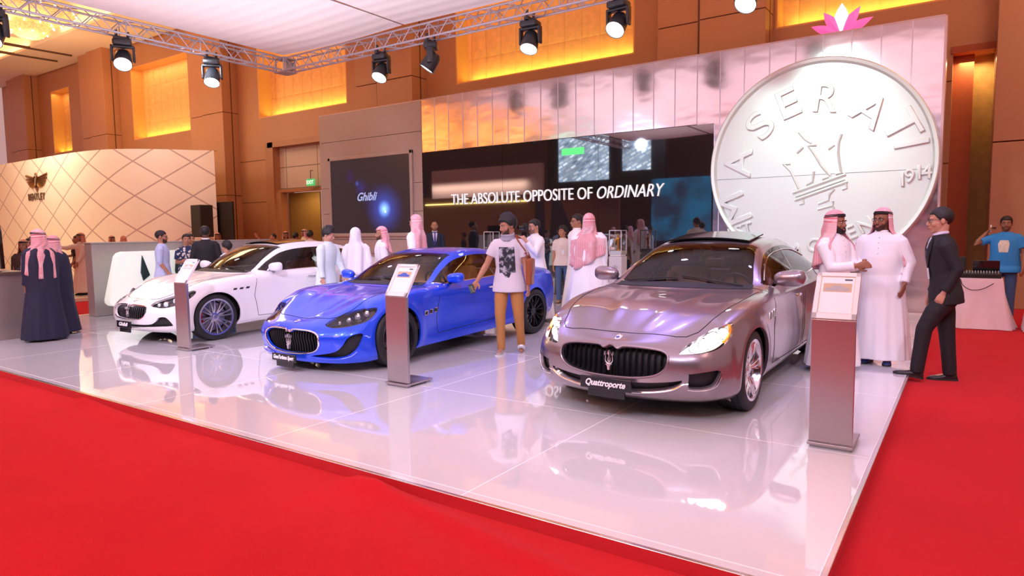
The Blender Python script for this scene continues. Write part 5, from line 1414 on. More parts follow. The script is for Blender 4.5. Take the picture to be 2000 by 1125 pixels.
    for sx in (-.36, .36):
        seat(sx, ci[5], .58, .52).build('front_seat', mt['leather'], root, angle=60)
    seat(0, ci[6], .50, 1.25, True).build('rear_seat', mt['leather'], root, angle=60)
    rm = MB(); rm.box((0, cd['rvm'][0], cd['rvm'][1]), (.22, .03, .07), bev=.012); rm.tube([(0, cd['rvm'][0], cd['rvm'][1]), (0, cd['rvm'][0] - .05, cd['rvm'][1] + .06)], .01, 6); rm.build('rear_view_mirror', MATS['black_matt'], root)
    # open sunroof panel
    if cd.get('roof'):
        y0, y1, z0, z1, hw = cd['roof']
        sr = MB(); P = []
        for x in np.linspace(-hw, hw, 13):
            cr = -.035 * (x / hw) ** 2
            P.append([(x, y0 + (y1 - y0) * t, z0 + (z1 - z0) * t + cr) for t in np.linspace(0, 1, 6)])
        P2 = [[(a, b, c + .014) for a, b, c in r] for r in P]
        sr.grid(P); sr.grid(P2)
        for a_, b_ in ((P[0], P2[0]), (P[-1], P2[-1]), ([r[0] for r in P], [r[0] for r in P2]), ([r[-1] for r in P], [r[-1] for r in P2])): sr.grid([a_, b_])
        so = sr.build('sunroof_panel', MATS['black_gloss'], root, weld=True)
        fr_ = MB()
        for q in (-1, 1):
            fr_.tube([(q * hw * .9, y1 - .10, z1 - .04), (q * hw * .9, y1 - .25, z0 - .04)], .010, 6)
        fr_.build('sunroof_strut', MATS['chrome'], so)
        op = MB(); P = []
        for x in np.linspace(-hw, hw, 9):
            row = []
            for y in np.linspace(y0 + .01, y1 - .02, 6):
                h_ = bvh0.ray_cast(Vector((max(abs(x), .001), y, 3)), Vector((0, 0, -1)))[0]; row.append((x, y, h_.z + .003))
            P.append(row)
        op.grid(P); op.build('sunroof_opening', MATS['black_matt'], root)
    # show plate
    pw, ph, pl0, pz, txt, tw_ = cd['plate']
    pm = MB(); pm.box((0, pl0, pz), (pw, .02, ph), bev=.004); pm.box((0, pl0 + .015, pz - ph * .5 - .03), (pw * .72, .02, .07)); po = pm.build('show_plate', MATS['black_gloss'], root)
    text_mesh(txt, ph * .72, .002, MATS['white_paint'], 'plate_lettering', po, frame_mat((-tw_ / 2, pl0 - .011, pz - ph * .20), (1, 0, 0), (0, 0, 1)), shear=.35, offset=.0022, width=tw_)
    # exhaust + rear diffuser, seen from behind only
    ex = MB()
    for sx in (-.62, -.5, .5, .62):
        ex.lathe([(.035, 0), (.042, .002), (.042, -.10), (.034, -.10), (.034, 0)], 16, frame_mat((sx, cd['L'] - .12, .27), (1, 0, 0), (0, 0, 1)) @ Matrix.Rotation(PI, 4, 'X'))
    ex.build('exhaust_tip', MATS['chrome'], root)
    bm.free()
    return root
def z_(s): return [float(x) for x in s.split()]
QP = dict(X=-2.42, Y=4.92, L=5.262, R=.352, ra=.372, axles=(.93, 4.10), wout=(.925, .93), tw=.255, rimr_w=.262, steer=0,
  l=z_('.52 .93 1.35 1.72 2.05 2.42 3.0 3.6 4.15 4.62 4.95'), dl=(z_('0 0 0 0 0 0 0 0 0 0 0'), z_('0 0 -.03 -.10 -.08 -.04 0 .03 .05 .04 0'), z_('0 0 -.05 -.17 -.12 -.06 0 .05 .08 .06 0')),
  lf=[.16, .06, .0, -.01, .03, .08], lr=[.10, .05, .0, .02, .03, .05],
  w=[z_('.84 .87 .87 .86 .86 .86 .86 .86 .87 .85 .80'), z_('.90 .93 .92 .91 .91 .91 .91 .92 .93 .90 .84'), z_('.915 .955 .95 .935 .93 .93 .93 .935 .955 .93 .87'),
     z_('.90 .955 .955 .935 .93 .93 .93 .935 .955 .93 .87'), z_('.865 .93 .945 .93 .92 .915 .915 .92 .935 .91 .85'), z_('.80 .87 .89 .88 .865 .86 .86 .86 .86 .83 .78'),
     z_('.62 .70 .735 .735 .66 .595 .575 .565 .575 .60 .58'), z_('.34 .37 .39 .42 .40 .37 .35 .34 .34 .36 .36')],
  h=[z_('.17 .17 .17 .17 .18 .19 .19 .19 .19 .19 .19 .19 .19 .20 .22 .22 .22 .22 .22'),
     z_('.225 .225 .225 .23 .25 .28 .28 .27 .27 .27 .27 .27 .28 .30 .30 .32 .32 .32 .32'),
     z_('.36 .36 .36 .37 .40 .45 .45 .45 .45 .45 .45 .46 .48 .50 .50 .50 .50 .50 .50'),
     z_('.51 .51 .51 .53 .57 .64 .67 .68 .69 .70 .70 .71 .73 .75 .74 .72 .72 .72 .72'),
     z_('.60 .60 .605 .635 .69 .79 .845 .865 .875 .885 .895 .905 .92 .935 .92 .88 .87 .87 .87'),
     z_('.645 .65 .665 .715 .79 .885 .935 .955 .965 .975 .985 .995 1.01 1.02 1.01 .97 .96 .955 .955'),
     z_('.655 .67 .70 .765 .835 .915 .965 1.005 1.20 1.345 1.415 1.40 1.30 1.15 1.07 1.02 1.0 .99 .985'),
     z_('.665 .69 .725 .785 .835 .90 .955 1.015 1.25 1.405 1.465 1.452 1.355 1.19 1.09 1.04 1.02 1.01 1.0'),
     z_('.675 .705 .74 .79 .84 .905 .955 1.02 1.265 1.42 1.48 1.465 1.37 1.205 1.095 1.045 1.025 1.015 1.005')],
  grille=[(0, .63), (.06, .605), (.12, .625), (.30, .622), (.43, .605), (.485, .56), (.47, .47), (.38, .405), (.20, .375), (0, .368), (-.1, .37), (-.1, .62)],
  intakes=[[(.535,.43),(.60,.445),(.74,.46),(.785,.455),(.79,.435),(.755,.37),(.72,.335),(.64,.315),(.55,.315),(.53,.33),(.528,.40)], [(-.1,.33),(0,.33),(.25,.345),(.42,.368),(.48,.383),(.47,.35),(.40,.305),(.25,.268),(.1,.25),(0,.248),(-.1,.248)]],
  lip=None,
  lamp=[(.465,.585),(.535,.640),(.60,.668),(.76,.73),(.975,.80),(1.01,.775),(.985,.72),(.90,.665),(.80,.62),(.685,.597),(.55,.585)],
  lampc=0, bulbs=[(.60,.625,.030),(.70,.652,.042),(.80,.69,.048),(.89,.725,.040)], amber=[(.975,.785),(.965,.745),(.92,.70),(.87,.665)],
  wsu=(7.02, 9.0, 11.25, 13.0), belt=[(1.80, 1.03), (1.86, 1.0), (2.2, 1.005), (3.0, 1.025), (3.6, 1.045), (4.1, 1.075), (4.35, 1.13)], rearq=((4.36, 1.06), (4.0, 1.40)), rqs=1,
  pillars=[((2.98, 1.02), (3.10, 1.365))], trim_end=4.25,
  tail=[(.48, .86), (.86, .90), (1.0, .86), (1.0, .76), (.80, .74), (.5, .78)],
  hood=[(0, .262), (.20, .26), (.36, .253), (.48, .25), (.56, .275), (.625, .36), (.70, .62), (.765, 1.0), (.79, 1.3), (.80, 1.58)], cowl=1.60,
  doors=[[(1.60, .30), (1.56, .62), (1.66, .97), (1.80, 1.25), (2.98, 1.45), (2.98, 1.0), (2.93, .60), (2.90, .28)], [(2.98, .28), (3.01, .60), (3.06, 1.0), (3.14, 1.48), (4.1, 1.4), (4.05, 1.05), (3.95, .88), (3.72, .74), (3.60, .5), (3.57, .30)]],
  handles=[(2.70, .86), (3.78, .90)], beltat=1.0,
  vents=[(1.34,.775),(1.44,.782),(1.54,.789)], ventsz=(.030, .032), ventskew=.02,
  msc=1.22, mirror=(.985, 1.96, 1.075), wheel='five', cabin=(1.95, 4.1, .30, .80, .93, 2.55, 3.45), rvm=(2.33, 1.31), tri=(.505, .165), ridges=[(.17, .40, .34, 1.5, .012, .05)], creases=[[(.0, .238), (.15, .243), (.30, .262), (.42, .295), (.49, .345), (.53, .352)], [(.53, .305), (.60, .300), (.70, .312), (.76, .345), (.80, .43)]], badge=(.185, .05), slats=19, rimr=.010,
  roof=(2.46, 3.05, 1.465, 1.53, .46),
  plate=(.46, .10, -.055, .315, 'Quattroporte', .36), callabel='silver brake caliper',
  mats=dict(paint=MATS['paint_silver'], rim=MATS['rim_polished'], caliper=MATS['caliper_silver'], leather=MATS['leather_brown'], lining=MATS['lining_brown'], bulb=MATS['bulb_on'], lampin=MATS['lamp_bowl_bright'], grim=MATS['paint_silver'], blade=MATS['rim_polished']))
GT = dict(X=-6.41, Y=4.76, L=4.83, R=.346, ra=.368, axles=(.87, 3.82), wout=(.925, .955), tw=.26, rimr_w=.26,
  l=z_('.54 .87 1.28 1.62 1.94 2.28 2.74 3.22 3.70 4.12 4.46'), dl=(z_('0 0 0 0 0 0 0 0 0 0 0'), z_('0 0 -.03 -.10 -.08 -.04 0 .02 .03 .03 0'), z_('0 0 -.04 -.17 -.12 -.06 0 .03 .05 .05 0')),
  lf=[.07, .05, .02, .0, .05, .12], lr=[.12, .05, .0, .02, .05, .08], sag=1.0,
  w=[z_('.86 .88 .88 .89 .90 .90 .90 .89 .88 .84 .78'), z_('.90 .93 .91 .90 .90 .905 .91 .93 .93 .90 .83'), z_('.905 .95 .925 .89 .885 .885 .895 .93 .957 .925 .85'),
     z_('.885 .95 .94 .905 .90 .90 .905 .935 .960 .925 .86'), z_('.85 .93 .935 .915 .905 .90 .90 .93 .955 .91 .84'), z_('.78 .865 .885 .875 .86 .85 .85 .875 .89 .85 .77'),
     z_('.60 .685 .71 .715 .645 .58 .555 .55 .565 .59 .58'), z_('.32 .36 .38 .41 .39 .36 .34 .33 .34 .36 .36')],
  h=[z_('.12 .12 .12 .12 .13 .15 .17 .18 .19 .20 .21 .22 .22 .22 .24 .26 .26 .26 .26'),
     z_('.18 .18 .18 .19 .21 .24 .25 .26 .27 .28 .29 .30 .32 .32 .32 .34 .34 .34 .34'),
     z_('.30 .30 .30 .31 .35 .40 .40 .40 .40 .41 .42 .45 .48 .50 .50 .50 .50 .50 .50'),
     z_('.41 .41 .42 .45 .52 .60 .62 .61 .62 .63 .65 .68 .70 .70 .70 .70 .70 .70 .70'),
     z_('.495 .50 .52 .56 .65 .76 .795 .795 .80 .81 .82 .84 .86 .87 .87 .85 .84 .84 .84'),
     z_('.55 .555 .575 .63 .73 .84 .875 .88 .885 .89 .90 .92 .945 .955 .95 .92 .91 .91 .91'),
     z_('.565 .575 .61 .67 .755 .86 .89 .915 1.10 1.235 1.295 1.265 1.16 1.04 .99 .96 .95 .945 .94'),
     z_('.575 .595 .63 .68 .745 .825 .87 .92 1.13 1.28 1.335 1.31 1.21 1.075 1.01 .98 .97 .965 .96'),
     z_('.585 .605 .64 .685 .745 .83 .875 .925 1.145 1.29 1.348 1.323 1.225 1.09 1.015 .985 .975 .97 .965')],
  grille=[(0, .475), (.03, .462), (.07, .485), (.22, .487), (.36, .477), (.455, .44), (.475, .38), (.45, .30), (.36, .245), (.18, .218), (0, .212), (-.1, .212), (-.1, .485)],
  intakes=[[(.84,.455),(.87,.44),(.855,.39),(.80,.29),(.71,.215),(.60,.185),(.45,.18),(.30,.188),(.29,.20),(.42,.225),(.56,.26),(.64,.325),(.69,.40),(.75,.44)]],
  lip=None,
  lamp=[(.45,.545),(.53,.60),(.66,.655),(.82,.70),(.98,.722),(1.03,.712),(1.01,.66),(.95,.60),(.86,.56),(.71,.532),(.55,.518)],
  lampc=0, bulbs=[(.70,.59,.026),(.80,.62,.034),(.90,.655,.030),(.60,.565,.018)], amber=None,
  wsu=(7.02, 9.0, 11.2, 12.9), belt=[(1.66, .945), (1.72, .915), (2.14, .925), (2.74, .945), (3.24, .975), (3.54, 1.01), (3.74, 1.08)], rearq=((3.80, 1.0), (3.44, 1.28)), rqs=1,
  pillars=[((2.96, .95), (2.94, 1.235))], trim_end=3.66, archtrim=False,
  tail=[(.50, .82), (.84, .86), (.98, .80), (.98, .70), (.80, .68), (.52, .74)],
  hood=[(0, .245), (.28, .252), (.42, .265), (.52, .31), (.60, .45), (.68, .80), (.735, 1.15), (.76, 1.46)], cowl=1.49,
  doors=[[(1.60, .30), (1.57, .50), (1.62, .76), (1.66, .93), (1.72, 1.2), (2.92, 1.35), (2.98, .95), (3.01, .75), (2.94, .50), (2.78, .35)]],
  handles=[(2.78, .80)], beltat=.90,
  vents=[(1.34,.585),(1.44,.594),(1.54,.603)], ventsz=(.030, .024), ventskew=.008,
  mirror=(1.0, 1.84, .98), wheel='seven', cabin=(1.82, 3.69, .26, .78, .88, 2.36, 3.09), rvm=(2.2, 1.20), tri=(.345, .175), ridges=[(.22, .44, .36, 1.4, .010, .05)], creases=[[(.28, .185), (.45, .170), (.62, .175), (.74, .205), (.80, .25)]], crease_r=.012, badge=(.16, .045), slats=23, rimr=.010,
  plate=(.42, .085, -.045, .165, 'GranTurismo Sport', .36), callabel='red brake caliper',
  mats=dict(paint=MATS['paint_blue'], rim=MATS['rim_black'], caliper=MATS['caliper_red'], leather=MATS['leather_tan'], lining=MATS['lining_tan'], bulb=MATS['bulb_off'], lampin=MATS['lamp_bowl_dark'], blade=MATS['paint_blue']), dash='dash_tan')
GH = dict(X=-10.15, Y=4.79, L=4.90, R=.350, ra=.372, axles=(.86, 3.86), wout=(.905, .935), tw=.25, rimr_w=.268,
  l=z_('.53 .86 1.26 1.60 1.92 2.28 2.79 3.34 3.84 4.29 4.62'), dl=QP['dl'],
  lf=[.14, .05, .0, .0, .05, .11], lr=[.10, .05, .0, .02, .03, .05],
  w=QP['w'],
  h=[z_('.17 .17 .17 .17 .18 .19 .20 .21 .21 .21 .21 .21 .21 .21 .22 .22 .22 .22 .22'),
     z_('.23 .23 .23 .235 .25 .28 .28 .28 .28 .28 .28 .28 .29 .30 .30 .32 .32 .32 .32'),
     z_('.35 .35 .35 .36 .39 .45 .45 .45 .45 .45 .45 .46 .48 .50 .50 .50 .50 .50 .50'),
     z_('.48 .48 .48 .50 .56 .64 .67 .68 .69 .70 .70 .71 .73 .75 .74 .72 .72 .72 .72'),
     z_('.555 .56 .57 .605 .68 .79 .845 .865 .875 .885 .895 .905 .92 .935 .92 .88 .87 .87 .87'),
     z_('.60 .605 .63 .685 .77 .875 .925 .945 .955 .965 .975 .985 1.0 1.01 1.0 .96 .95 .945 .945'),
     z_('.615 .63 .67 .735 .81 .895 .945 .985 1.17 1.325 1.385 1.37 1.27 1.13 1.06 1.01 .99 .98 .975'),
     z_('.63 .655 .695 .75 .81 .88 .935 .995 1.215 1.38 1.44 1.425 1.325 1.165 1.08 1.03 1.01 1.0 .99'),
     z_('.64 .67 .71 .755 .81 .885 .94 1.0 1.23 1.395 1.455 1.44 1.34 1.18 1.085 1.035 1.015 1.005 .995')],
  grille=[(0, .565), (.035, .545), (.08, .568), (.24, .565), (.40, .55), (.455, .50), (.42, .42), (.33, .375), (.16, .362), (0, .36), (-.1, .36), (-.1, .565)],
  intakes=[[(.50,.345),(.54,.40),(.60,.412),(.66,.402),(.72,.33),(.74,.272),(.70,.262),(.40,.245),(.2,.228),(0,.222),(-.1,.222),(-.1,.285),(0,.285),(.15,.287),(.40,.30)]],
  lip=None,
  lamp=[(.42,.565),(.44,.60),(.50,.628),(.66,.68),(.82,.725),(.98,.765),(1.02,.74),(.98,.68),(.88,.61),(.78,.565),(.62,.535),(.50,.545)],
  lampc=0, bulbs=[(.62,.585,.034),(.75,.625,.044),(.88,.675,.038),(.52,.575,.022)], amber=None,
  wsu=(7.02, 9.0, 11.25, 13.0), belt=[(1.66, 1.015), (1.72, .985), (2.14, .99), (2.84, 1.01), (3.34, 1.03), (3.84, 1.06), (4.09, 1.12)], rearq=((4.10, 1.05), (3.74, 1.38)), rqs=1,
  pillars=[((2.80, 1.0), (2.89, 1.335))], trim_end=3.99, archtrim=False,
  tail=QP['tail'], hood=[(0, .215), (.20, .22), (.34, .225), (.46, .26), (.56, .36), (.66, .62), (.74, 1.0), (.775, 1.3), (.79, 1.46)], cowl=1.48,
  doors=[[(1.56, .30), (1.49, .62), (1.56, .94), (1.70, 1.2), (2.80, 1.42), (2.80, 1.0), (2.75, .60), (2.72, .28)], [(2.80, .28), (2.83, .60), (2.88, 1.0), (2.96, 1.45), (3.84, 1.35), (3.81, 1.03), (3.71, .87), (3.49, .73), (3.37, .5), (3.34, .30)]],
  handles=[(2.60, .86), (3.60, .90)], beltat=.99,
  vents=[(1.14,.748),(1.25,.751),(1.36,.756)], ventsz=(.030, .014), ventskew=.02, ventrim=False,
  msc=1.1, mirror=(.985, 1.86, 1.045), wheel='twin8', cabin=(1.82, 3.94, .30, .80, .91, 2.42, 3.26), rvm=(2.24, 1.29), tri=(.465, .15), ridges=[(.2, .42, .36, 1.4, .008, .05)], badge=(.15, .04), slats=19, rimr=.008,
  roof=(2.30, 2.89, 1.435, 1.475, .44),
  plate=(.40, .10, -.045, .285, 'Ghibli', .26), callabel='red brake caliper',
  mats=dict(paint=MATS['paint_white'], rim=MATS['rim_grey'], caliper=MATS['caliper_red'], leather=MATS['leather_burgundy'], lining=MATS['lining_brown'], bulb=MATS['bulb_dim'], lampin=MATS['lamp_bowl_dark']))
build_car('sedan_car', 'silver grey four-door sedan with lit headlights, nearest the photographer, right of the blue coupe', QP)
build_car('coupe_car', 'bright blue two-door coupe with black wheels between the white and the silver sedan', GT)
build_car('white_sedan_car', 'white four-door sedan with grey twin-spoke wheels at the left end of the row', GH)
# ================================================================ people
SK = {'light': mat('skin_light', (.56, .29, .19), .5, noise=.06, spec=.35), 'tan': mat('skin_tan', (.46, .22, .13), .5, noise=.06, spec=.35), 'brown': mat('skin_brown', (.33, .14, .08), .5, noise=.06, spec=.35), 'dark': mat('skin_dark', (.14, .06, .035), .5, noise=.06, spec=.35)}
HAIR = mat('hair_black', (.012, .010, .010), .5, noise=.3, nscale=60, bump=.6, bscale=90)
EYEW = mat('eye_white', (.75, .72, .70), .25); EYED = mat('eye_dark', (.02, .012, .008), .15); LIP = mat('lip', (.42, .14, .11), .45)
WH = mat('thobe_white', (.92, .90, .93), .75, noise=.03, bump=.08, bscale=40, sheen=.2)
def clothm_(n, c, r=.8, **k): return mat('cloth_' + n, c, r, noise=.06, bump=.12, bscale=90, **k)
def ghutra_mat(name, a, b, s1=.013, mixw=.55):
    if name in MATS: return MATS[name]
    m = mat(name, a, .8, noise=0); nt, bs_ = nodes_of(m); tc = nt.nodes.new('ShaderNodeTexCoord'); uv = nt.nodes.new('ShaderNodeUVMap')
    sp = nt.nodes.new('ShaderNodeSeparateXYZ'); nt.links.new(uv.outputs[0], sp.inputs[0]); outs = []
    for ax, fr in ((0, 1 / (s1 * 1.3)), (1, 1 / s1)):
        mu = nt.nodes.new('ShaderNodeMath'); mu.operation = 'MULTIPLY'; mu.inputs[1].default_value = fr; nt.links.new(sp.outputs[ax], mu.inputs[0])
        f = nt.nodes.new('ShaderNodeMath'); f.operation = 'FRACT'; nt.links.new(mu.outputs[0], f.inputs[0])
        g = nt.nodes.new('ShaderNodeMath'); g.operation = 'GREATER_THAN'; g.inputs[1].default_value = (.80, .50)[ax]; nt.links.new(f.outputs[0], g.inputs[0]); outs.append(g)
    mxx = nt.nodes.new('ShaderNodeMath'); mxx.operation = 'MAXIMUM'; nt.links.new(outs[0].outputs[0], mxx.inputs[0]); nt.links.new(outs[1].outputs[0], mxx.inputs[1])
    # white border cloth towards the hem
    n = nt.nodes.new('ShaderNodeTexNoise'); n.inputs['Scale'].default_value = 5; nt.links.new(tc.outputs['Object'], n.inputs['Vector'])
    gt = nt.nodes.new('ShaderNodeMath'); gt.operation = 'GREATER_THAN'; gt.inputs[1].default_value = mixw; nt.links.new(n.outputs['Fac'], gt.inputs[0])
    m2 = nt.nodes.new('ShaderNodeMath'); m2.operation = 'MULTIPLY'; m2.inputs[1].default_value = .35; nt.links.new(gt.outputs[0], m2.inputs[0])
    su = nt.nodes.new('ShaderNodeMath'); su.operation = 'SUBTRACT'; su.use_clamp = True; nt.links.new(mxx.outputs[0], su.inputs[0]); nt.links.new(m2.outputs[0], su.inputs[1])
    mx = nt.nodes.new('ShaderNodeMix'); mx.data_type = 'RGBA'; nt.links.new(su.outputs[0], mx.inputs['Factor']); mx.inputs['A'].default_value = (*a, 1); mx.inputs['B'].default_value = (*b, 1); nt.links.new(mx.outputs['Result'], bs_.inputs['Base Color'])
    return m
GR = ghutra_mat('ghutra_red_white', (.84, .70, .72), (.72, .17, .20), .011)
GW = ghutra_mat('ghutra_white', (.86, .85, .87), (.82, .80, .84))
GO = ghutra_mat('ghutra_orange_red', (.70, .42, .32), (.50, .12, .06), .012)
AG = mat('agal_black', (.008, .008, .010), .6, bump=.3, bscale=150)

def loft(mb, rings, seg=28, cap=True, fold=None):
    """rings: (centre, rx, ry, ex, ey); fold(i, angle) scales the radius"""
    P = []
    for i, (c, rx, ry, ex, ey) in enumerate(rings):
        row = []
        for k in range(seg):
            a = 2 * PI * k / seg; f = fold(i, a) if fold else 1
            row.append(Vector(c) + ex * (rx * math.cos(a) * f) + ey * (ry * math.sin(a) * f))
        P.append(row)
    vs = [p for r in P for p in r]; fs = []
    for i in range(len(P) - 1):
        for k in range(seg): fs.append((i * seg + k, i * seg + (k + 1) % seg, (i + 1) * seg + (k + 1) % seg, (i + 1) * seg + k))
    if cap: fs.append(tuple(range(seg))[::-1]); fs.append(tuple((len(P) - 1) * seg + k for k in range(seg)))
    mb.add(vs, fs)
def V3(*a): return Vector(a)

def hand(mb, w, d, n, side, s, curl=.5, pinch=False):
    """palm and five fingers. w wrist, d pointing direction, n palm normal, side +1 left hand / -1 right hand"""
    d = d.normalized(); n = (n - d * n.dot(d)).normalized(); t = d.cross(n) * side       # t points to the thumb side
    mb.tube([w - d * .02 * s, w + d * .015 * s, w + d * .05 * s, w + d * .088 * s], [.026 * s, .030 * s, .040 * s, .038 * s], 12, flat=.5) if False else None
    P = []
    for q, hw, th in ((-.015, .024, .019), (.015, .029, .017), (.045, .040, .015), (.078, .041, .013), (.092, .036, .010)): P.append((w + d * q * s, hw * s, th * s, t, n))
    loft(mb, P, 14)
    for k, (o, L) in enumerate(((.030, .070), (.010, .079), (-.010, .073), (-.029, .057))):
        p = w + d * .084 * s + t * o * s; a = 0; pts = [p - d * .02 * s, p]; dd = d
        for j, f in enumerate((.42, .32, .26)):
            a += curl * (.55 + .45 * (k / 3)) * (.7, 1.0, .8)[j]
            dd = d * math.cos(a) + n * math.sin(a) + t * o * .9
            p = p + dd.normalized() * L * f * s; pts.append(p)
        mb.tube(pts, [.0098 * s, .0098 * s, .0092 * s, .0086 * s, .0072 * s], 8)
    p = w + d * .022 * s + t * .028 * s
    q = p + (d * .55 + t * .75 + n * .25).normalized() * .036 * s; r_ = q + (d * .85 + t * .25 + n * .45 * (1 + curl)).normalized() * .032 * s; u = r_ + (d * .9 + n * .5 * (1 + curl) - t * .1).normalized() * .024 * s
    mb.tube([p - t * .015 * s, p, q, r_, u], [.014 * s, .0145 * s, .012 * s, .0105 * s, .008 * s], 8)

def rotm(yaw, pitch, roll=0): return Euler((0, 0, math.radians(yaw))).to_matrix() @ Euler((math.radians(pitch), 0, 0)).to_matrix() @ Euler((0, math.radians(roll), 0)).to_matrix()

def person(loc, rel, H, label, skin='tan', lean=0, arms=None, legs=None, head=(0, 0), hair='short', beard=None, glasses=False, top=None, bottom=None, robe=None, suit=None, ghutra=None, shoes=(.02, .02, .02), vox=.010, belly=0.0, group=None, extras=None, absyaw=None, wide=1.0, curls=(.5, .5), palms=(None, None), mouth=True, fast=False, stubble=False):
    x, y = loc[0], loc[1]; z0 = loc[2] if len(loc) > 2 else 0.0
    yaw = (math.degrees(math.atan2(-x, y)) + rel) if absyaw is None else absyaw
    root = empty('person', (x, y, z0), math.radians(yaw), label, 'person', group)
    s = H / 1.78; sk = SK[skin]
    legs = legs or {'L': ((.02, 0, -1), (0, .03, -1), 8), 'R': ((-.02, 0, -1), (0, .03, -1), -8)}
    arms = arms or {'L': ((.16, .04, -1), (.04, -.12, -1)), 'R': ((-.16, .04, -1), (-.04, -.12, -1))}
    # legs first, from hip at origin
    J = {}
    lo_ = 0
    for sd, sx in (('L', 1), ('R', -1)):
        kd, ad, fy = legs[sd][:3]; hip = V3(sx * .092 * s, 0, 0); kn = hip + Vector(kd).normalized() * .43 * s; an = kn + Vector(ad).normalized() * .42 * s
        J[sd] = [hip, kn, an, fy]; lo_ = min(lo_, an.z)
    pz = -lo_ + .085 * s; pel = V3(0, 0, pz)
    for sd in 'LR':
        for i in range(3): J[sd][i] = J[sd][i] + pel
    R = Euler((math.radians(lean), 0, 0)).to_matrix()          # positive lean = forward (towards -y)
    ez = R @ V3(0, 0, 1); ey = R @ V3(0, 1, 0); ex = V3(1, 0, 0)
    def tp(h): return pel + ez * (h - .93) * s                 # height along the spine for the upright figure
    sh = {'L': tp(1.415) + ex * .160 * s * wide, 'R': tp(1.415) - ex * .160 * s * wide}
    A = {}
    for sd in 'LR':
        ed, wd = arms[sd][0], arms[sd][1]
        el = sh[sd] + Vector(ed).normalized() * .29 * s; wr = el + Vector(wd).normalized() * .255 * s
        A[sd] = (sh[sd], el, wr)
    hb = tp(1.49); hc = hb + (ez * .7 + V3(0, 0, .3)).normalized() * .148 * s; hs_ = s * 1.07
    HR = rotm(head[0], head[1], head[2] if len(head) > 2 else 0)
    def hp(a, b, c): return hc + HR @ V3(a * hs_, b * hs_, c * hs_)
    # ---- skin
    b = MB()
    tors = [(.86, .14, .095), (.93, .168, .112), (1.02, .152, .105), (1.10, .140, .098), (1.22, .155, .108), (1.33, .164, .112), (1.40, .158, .098), (1.445, .125, .080), (1.475, .085, .066), (1.50, .060, .056)]
    tors = [(h, rx * wide + belly * .5 * math.exp(-((h - 1.12) / .16) ** 2), ry + belly * math.exp(-((h - 1.12) / .16) ** 2)) for h, rx, ry in tors]
    def ring(h, rx, ry, dx=0, dy=0, g=1.0): return (tp(h) + ey * dy * s, rx * s * g + dx * s, ry * s * g + dx * s, ex, ey)
    loft(b, [ring(h, rx, ry) for h, rx, ry in tors], 24)
    loft(b, [(tp(1.47), .060 * s, .060 * s, ex, ey), (hb, .056 * s, .058 * s, ex, ey), (hp(0, .018, -.06), .054 * s, .056 * s, ex, ey), (hp(0, .012, -.01), .05 * s, .05 * s, ex, ey)], 18)
    for sd, sx in (('L', 1), ('R', -1)):
        hip, kn, an, fy = J[sd]
        b.tube([hip + V3(0, 0, .05 * s), hip - V3(0, 0, .06 * s), hip.lerp(kn, .5), kn, kn.lerp(an, .3), kn.lerp(an, .7), an, an - V3(0, 0, .03 * s)], [.070 * s, .078 * s, .068 * s, .053 * s, .056 * s, .042 * s, .034 * s, .036 * s], 14)
        f = Euler((0, 0, math.radians(fy))).to_matrix()
        b.tube([an + f @ V3(0, .04 * s, -.05 * s), an + f @ V3(0, -.03 * s, -.045 * s), an + f @ V3(0, -.10 * s, -.06 * s), an + f @ V3(0, -.15 * s, -.068 * s)], [.026 * s, .034 * s, .032 * s, .018 * s], 12)
        S0, E0, W0 = A[sd]
        b.tube([tp(1.41) + ex * sx * .10 * s, S0 - V3(0, 0, .012 * s), S0.lerp(E0, .35), S0.lerp(E0, .75), E0, E0.lerp(W0, .25), E0.lerp(W0, .7), W0, W0 + (W0 - E0).normalized() * .01 * s], [.044 * s, .050 * s, .047 * s, .041 * s, .038 * s, .041 * s, .032 * s, .025 * s, .023 * s], 14)
        pn = palms[0 if sd == 'L' else 1]; pn = Vector(pn) if pn else V3(-sx, .25, 0)
        hd_ = Vector(arms[sd][2]) if len(arms[sd]) > 2 else (W0 - E0)
        hand(b, W0, hd_, pn, sx, s * (1.0 if vox < .011 else 1.12), curls[0 if sd == 'L' else 1])
    # head
    M = HR
    def e(c, r): b.ell(hp(*c), tuple(q * hs_ for q in r), 18, 12, M)
    e((0, .014, .032), (.075, .094, .086)); e((0, -.022, -.030), (.061, .070, .083)); e((0, -.036, -.078), (.044, .046, .036)); e((0, -.068, -.098), (.022, .018, .018))
    e((.031, -.080, .022), (.027, .013, .009)); e((-.031, -.080, .022), (.027, .013, .009)); e((.042, -.058, -.030), (.022, .026, .026)); e((-.042, -.058, -.030), (.022, .026, .026))
    b.tube([hp(0, -.080, .018), hp(0, -.098, -.008), hp(0, -.112, -.030)], [.009 * s, .011 * s, .013 * s], 10); e((0, -.100, -.034), (.019, .014, .010))
    e((0, -.090, -.061), (.024, .012, .0065)); e((0, -.089, -.071), (.020, .012, .0065))
    for q in (1, -1): e((q * .077, .008, -.008), (.010, .020, .032))
    body = remesh(b, 'body', sk, vox * .72 * s, root, smooth=2, fac=.4)
    # ---- eyes, brows, lips
    q = MB()
    for sx in (1, -1):
        q.ell(hp(sx * .031, -.0795, .003), (.0125 * s, .0095 * s, .0075 * s), 12, 8, M, mi=0); q.ell(hp(sx * .031 - .001, -.0872, .003), (.0055 * s, .0035 * s, .006 * s), 10, 6, M, mi=1)
    q.build('eyes', [EYEW, EYED], root)
    q = MB()
    for sx in (1, -1): q.tube([hp(sx * .012, -.093, .021), hp(sx * .030, -.093, .028), hp(sx * .050, -.082, .022)], [.003 * s, .0042 * s, .002 * s], 6)
    q.build('eyebrows', HAIR, root)
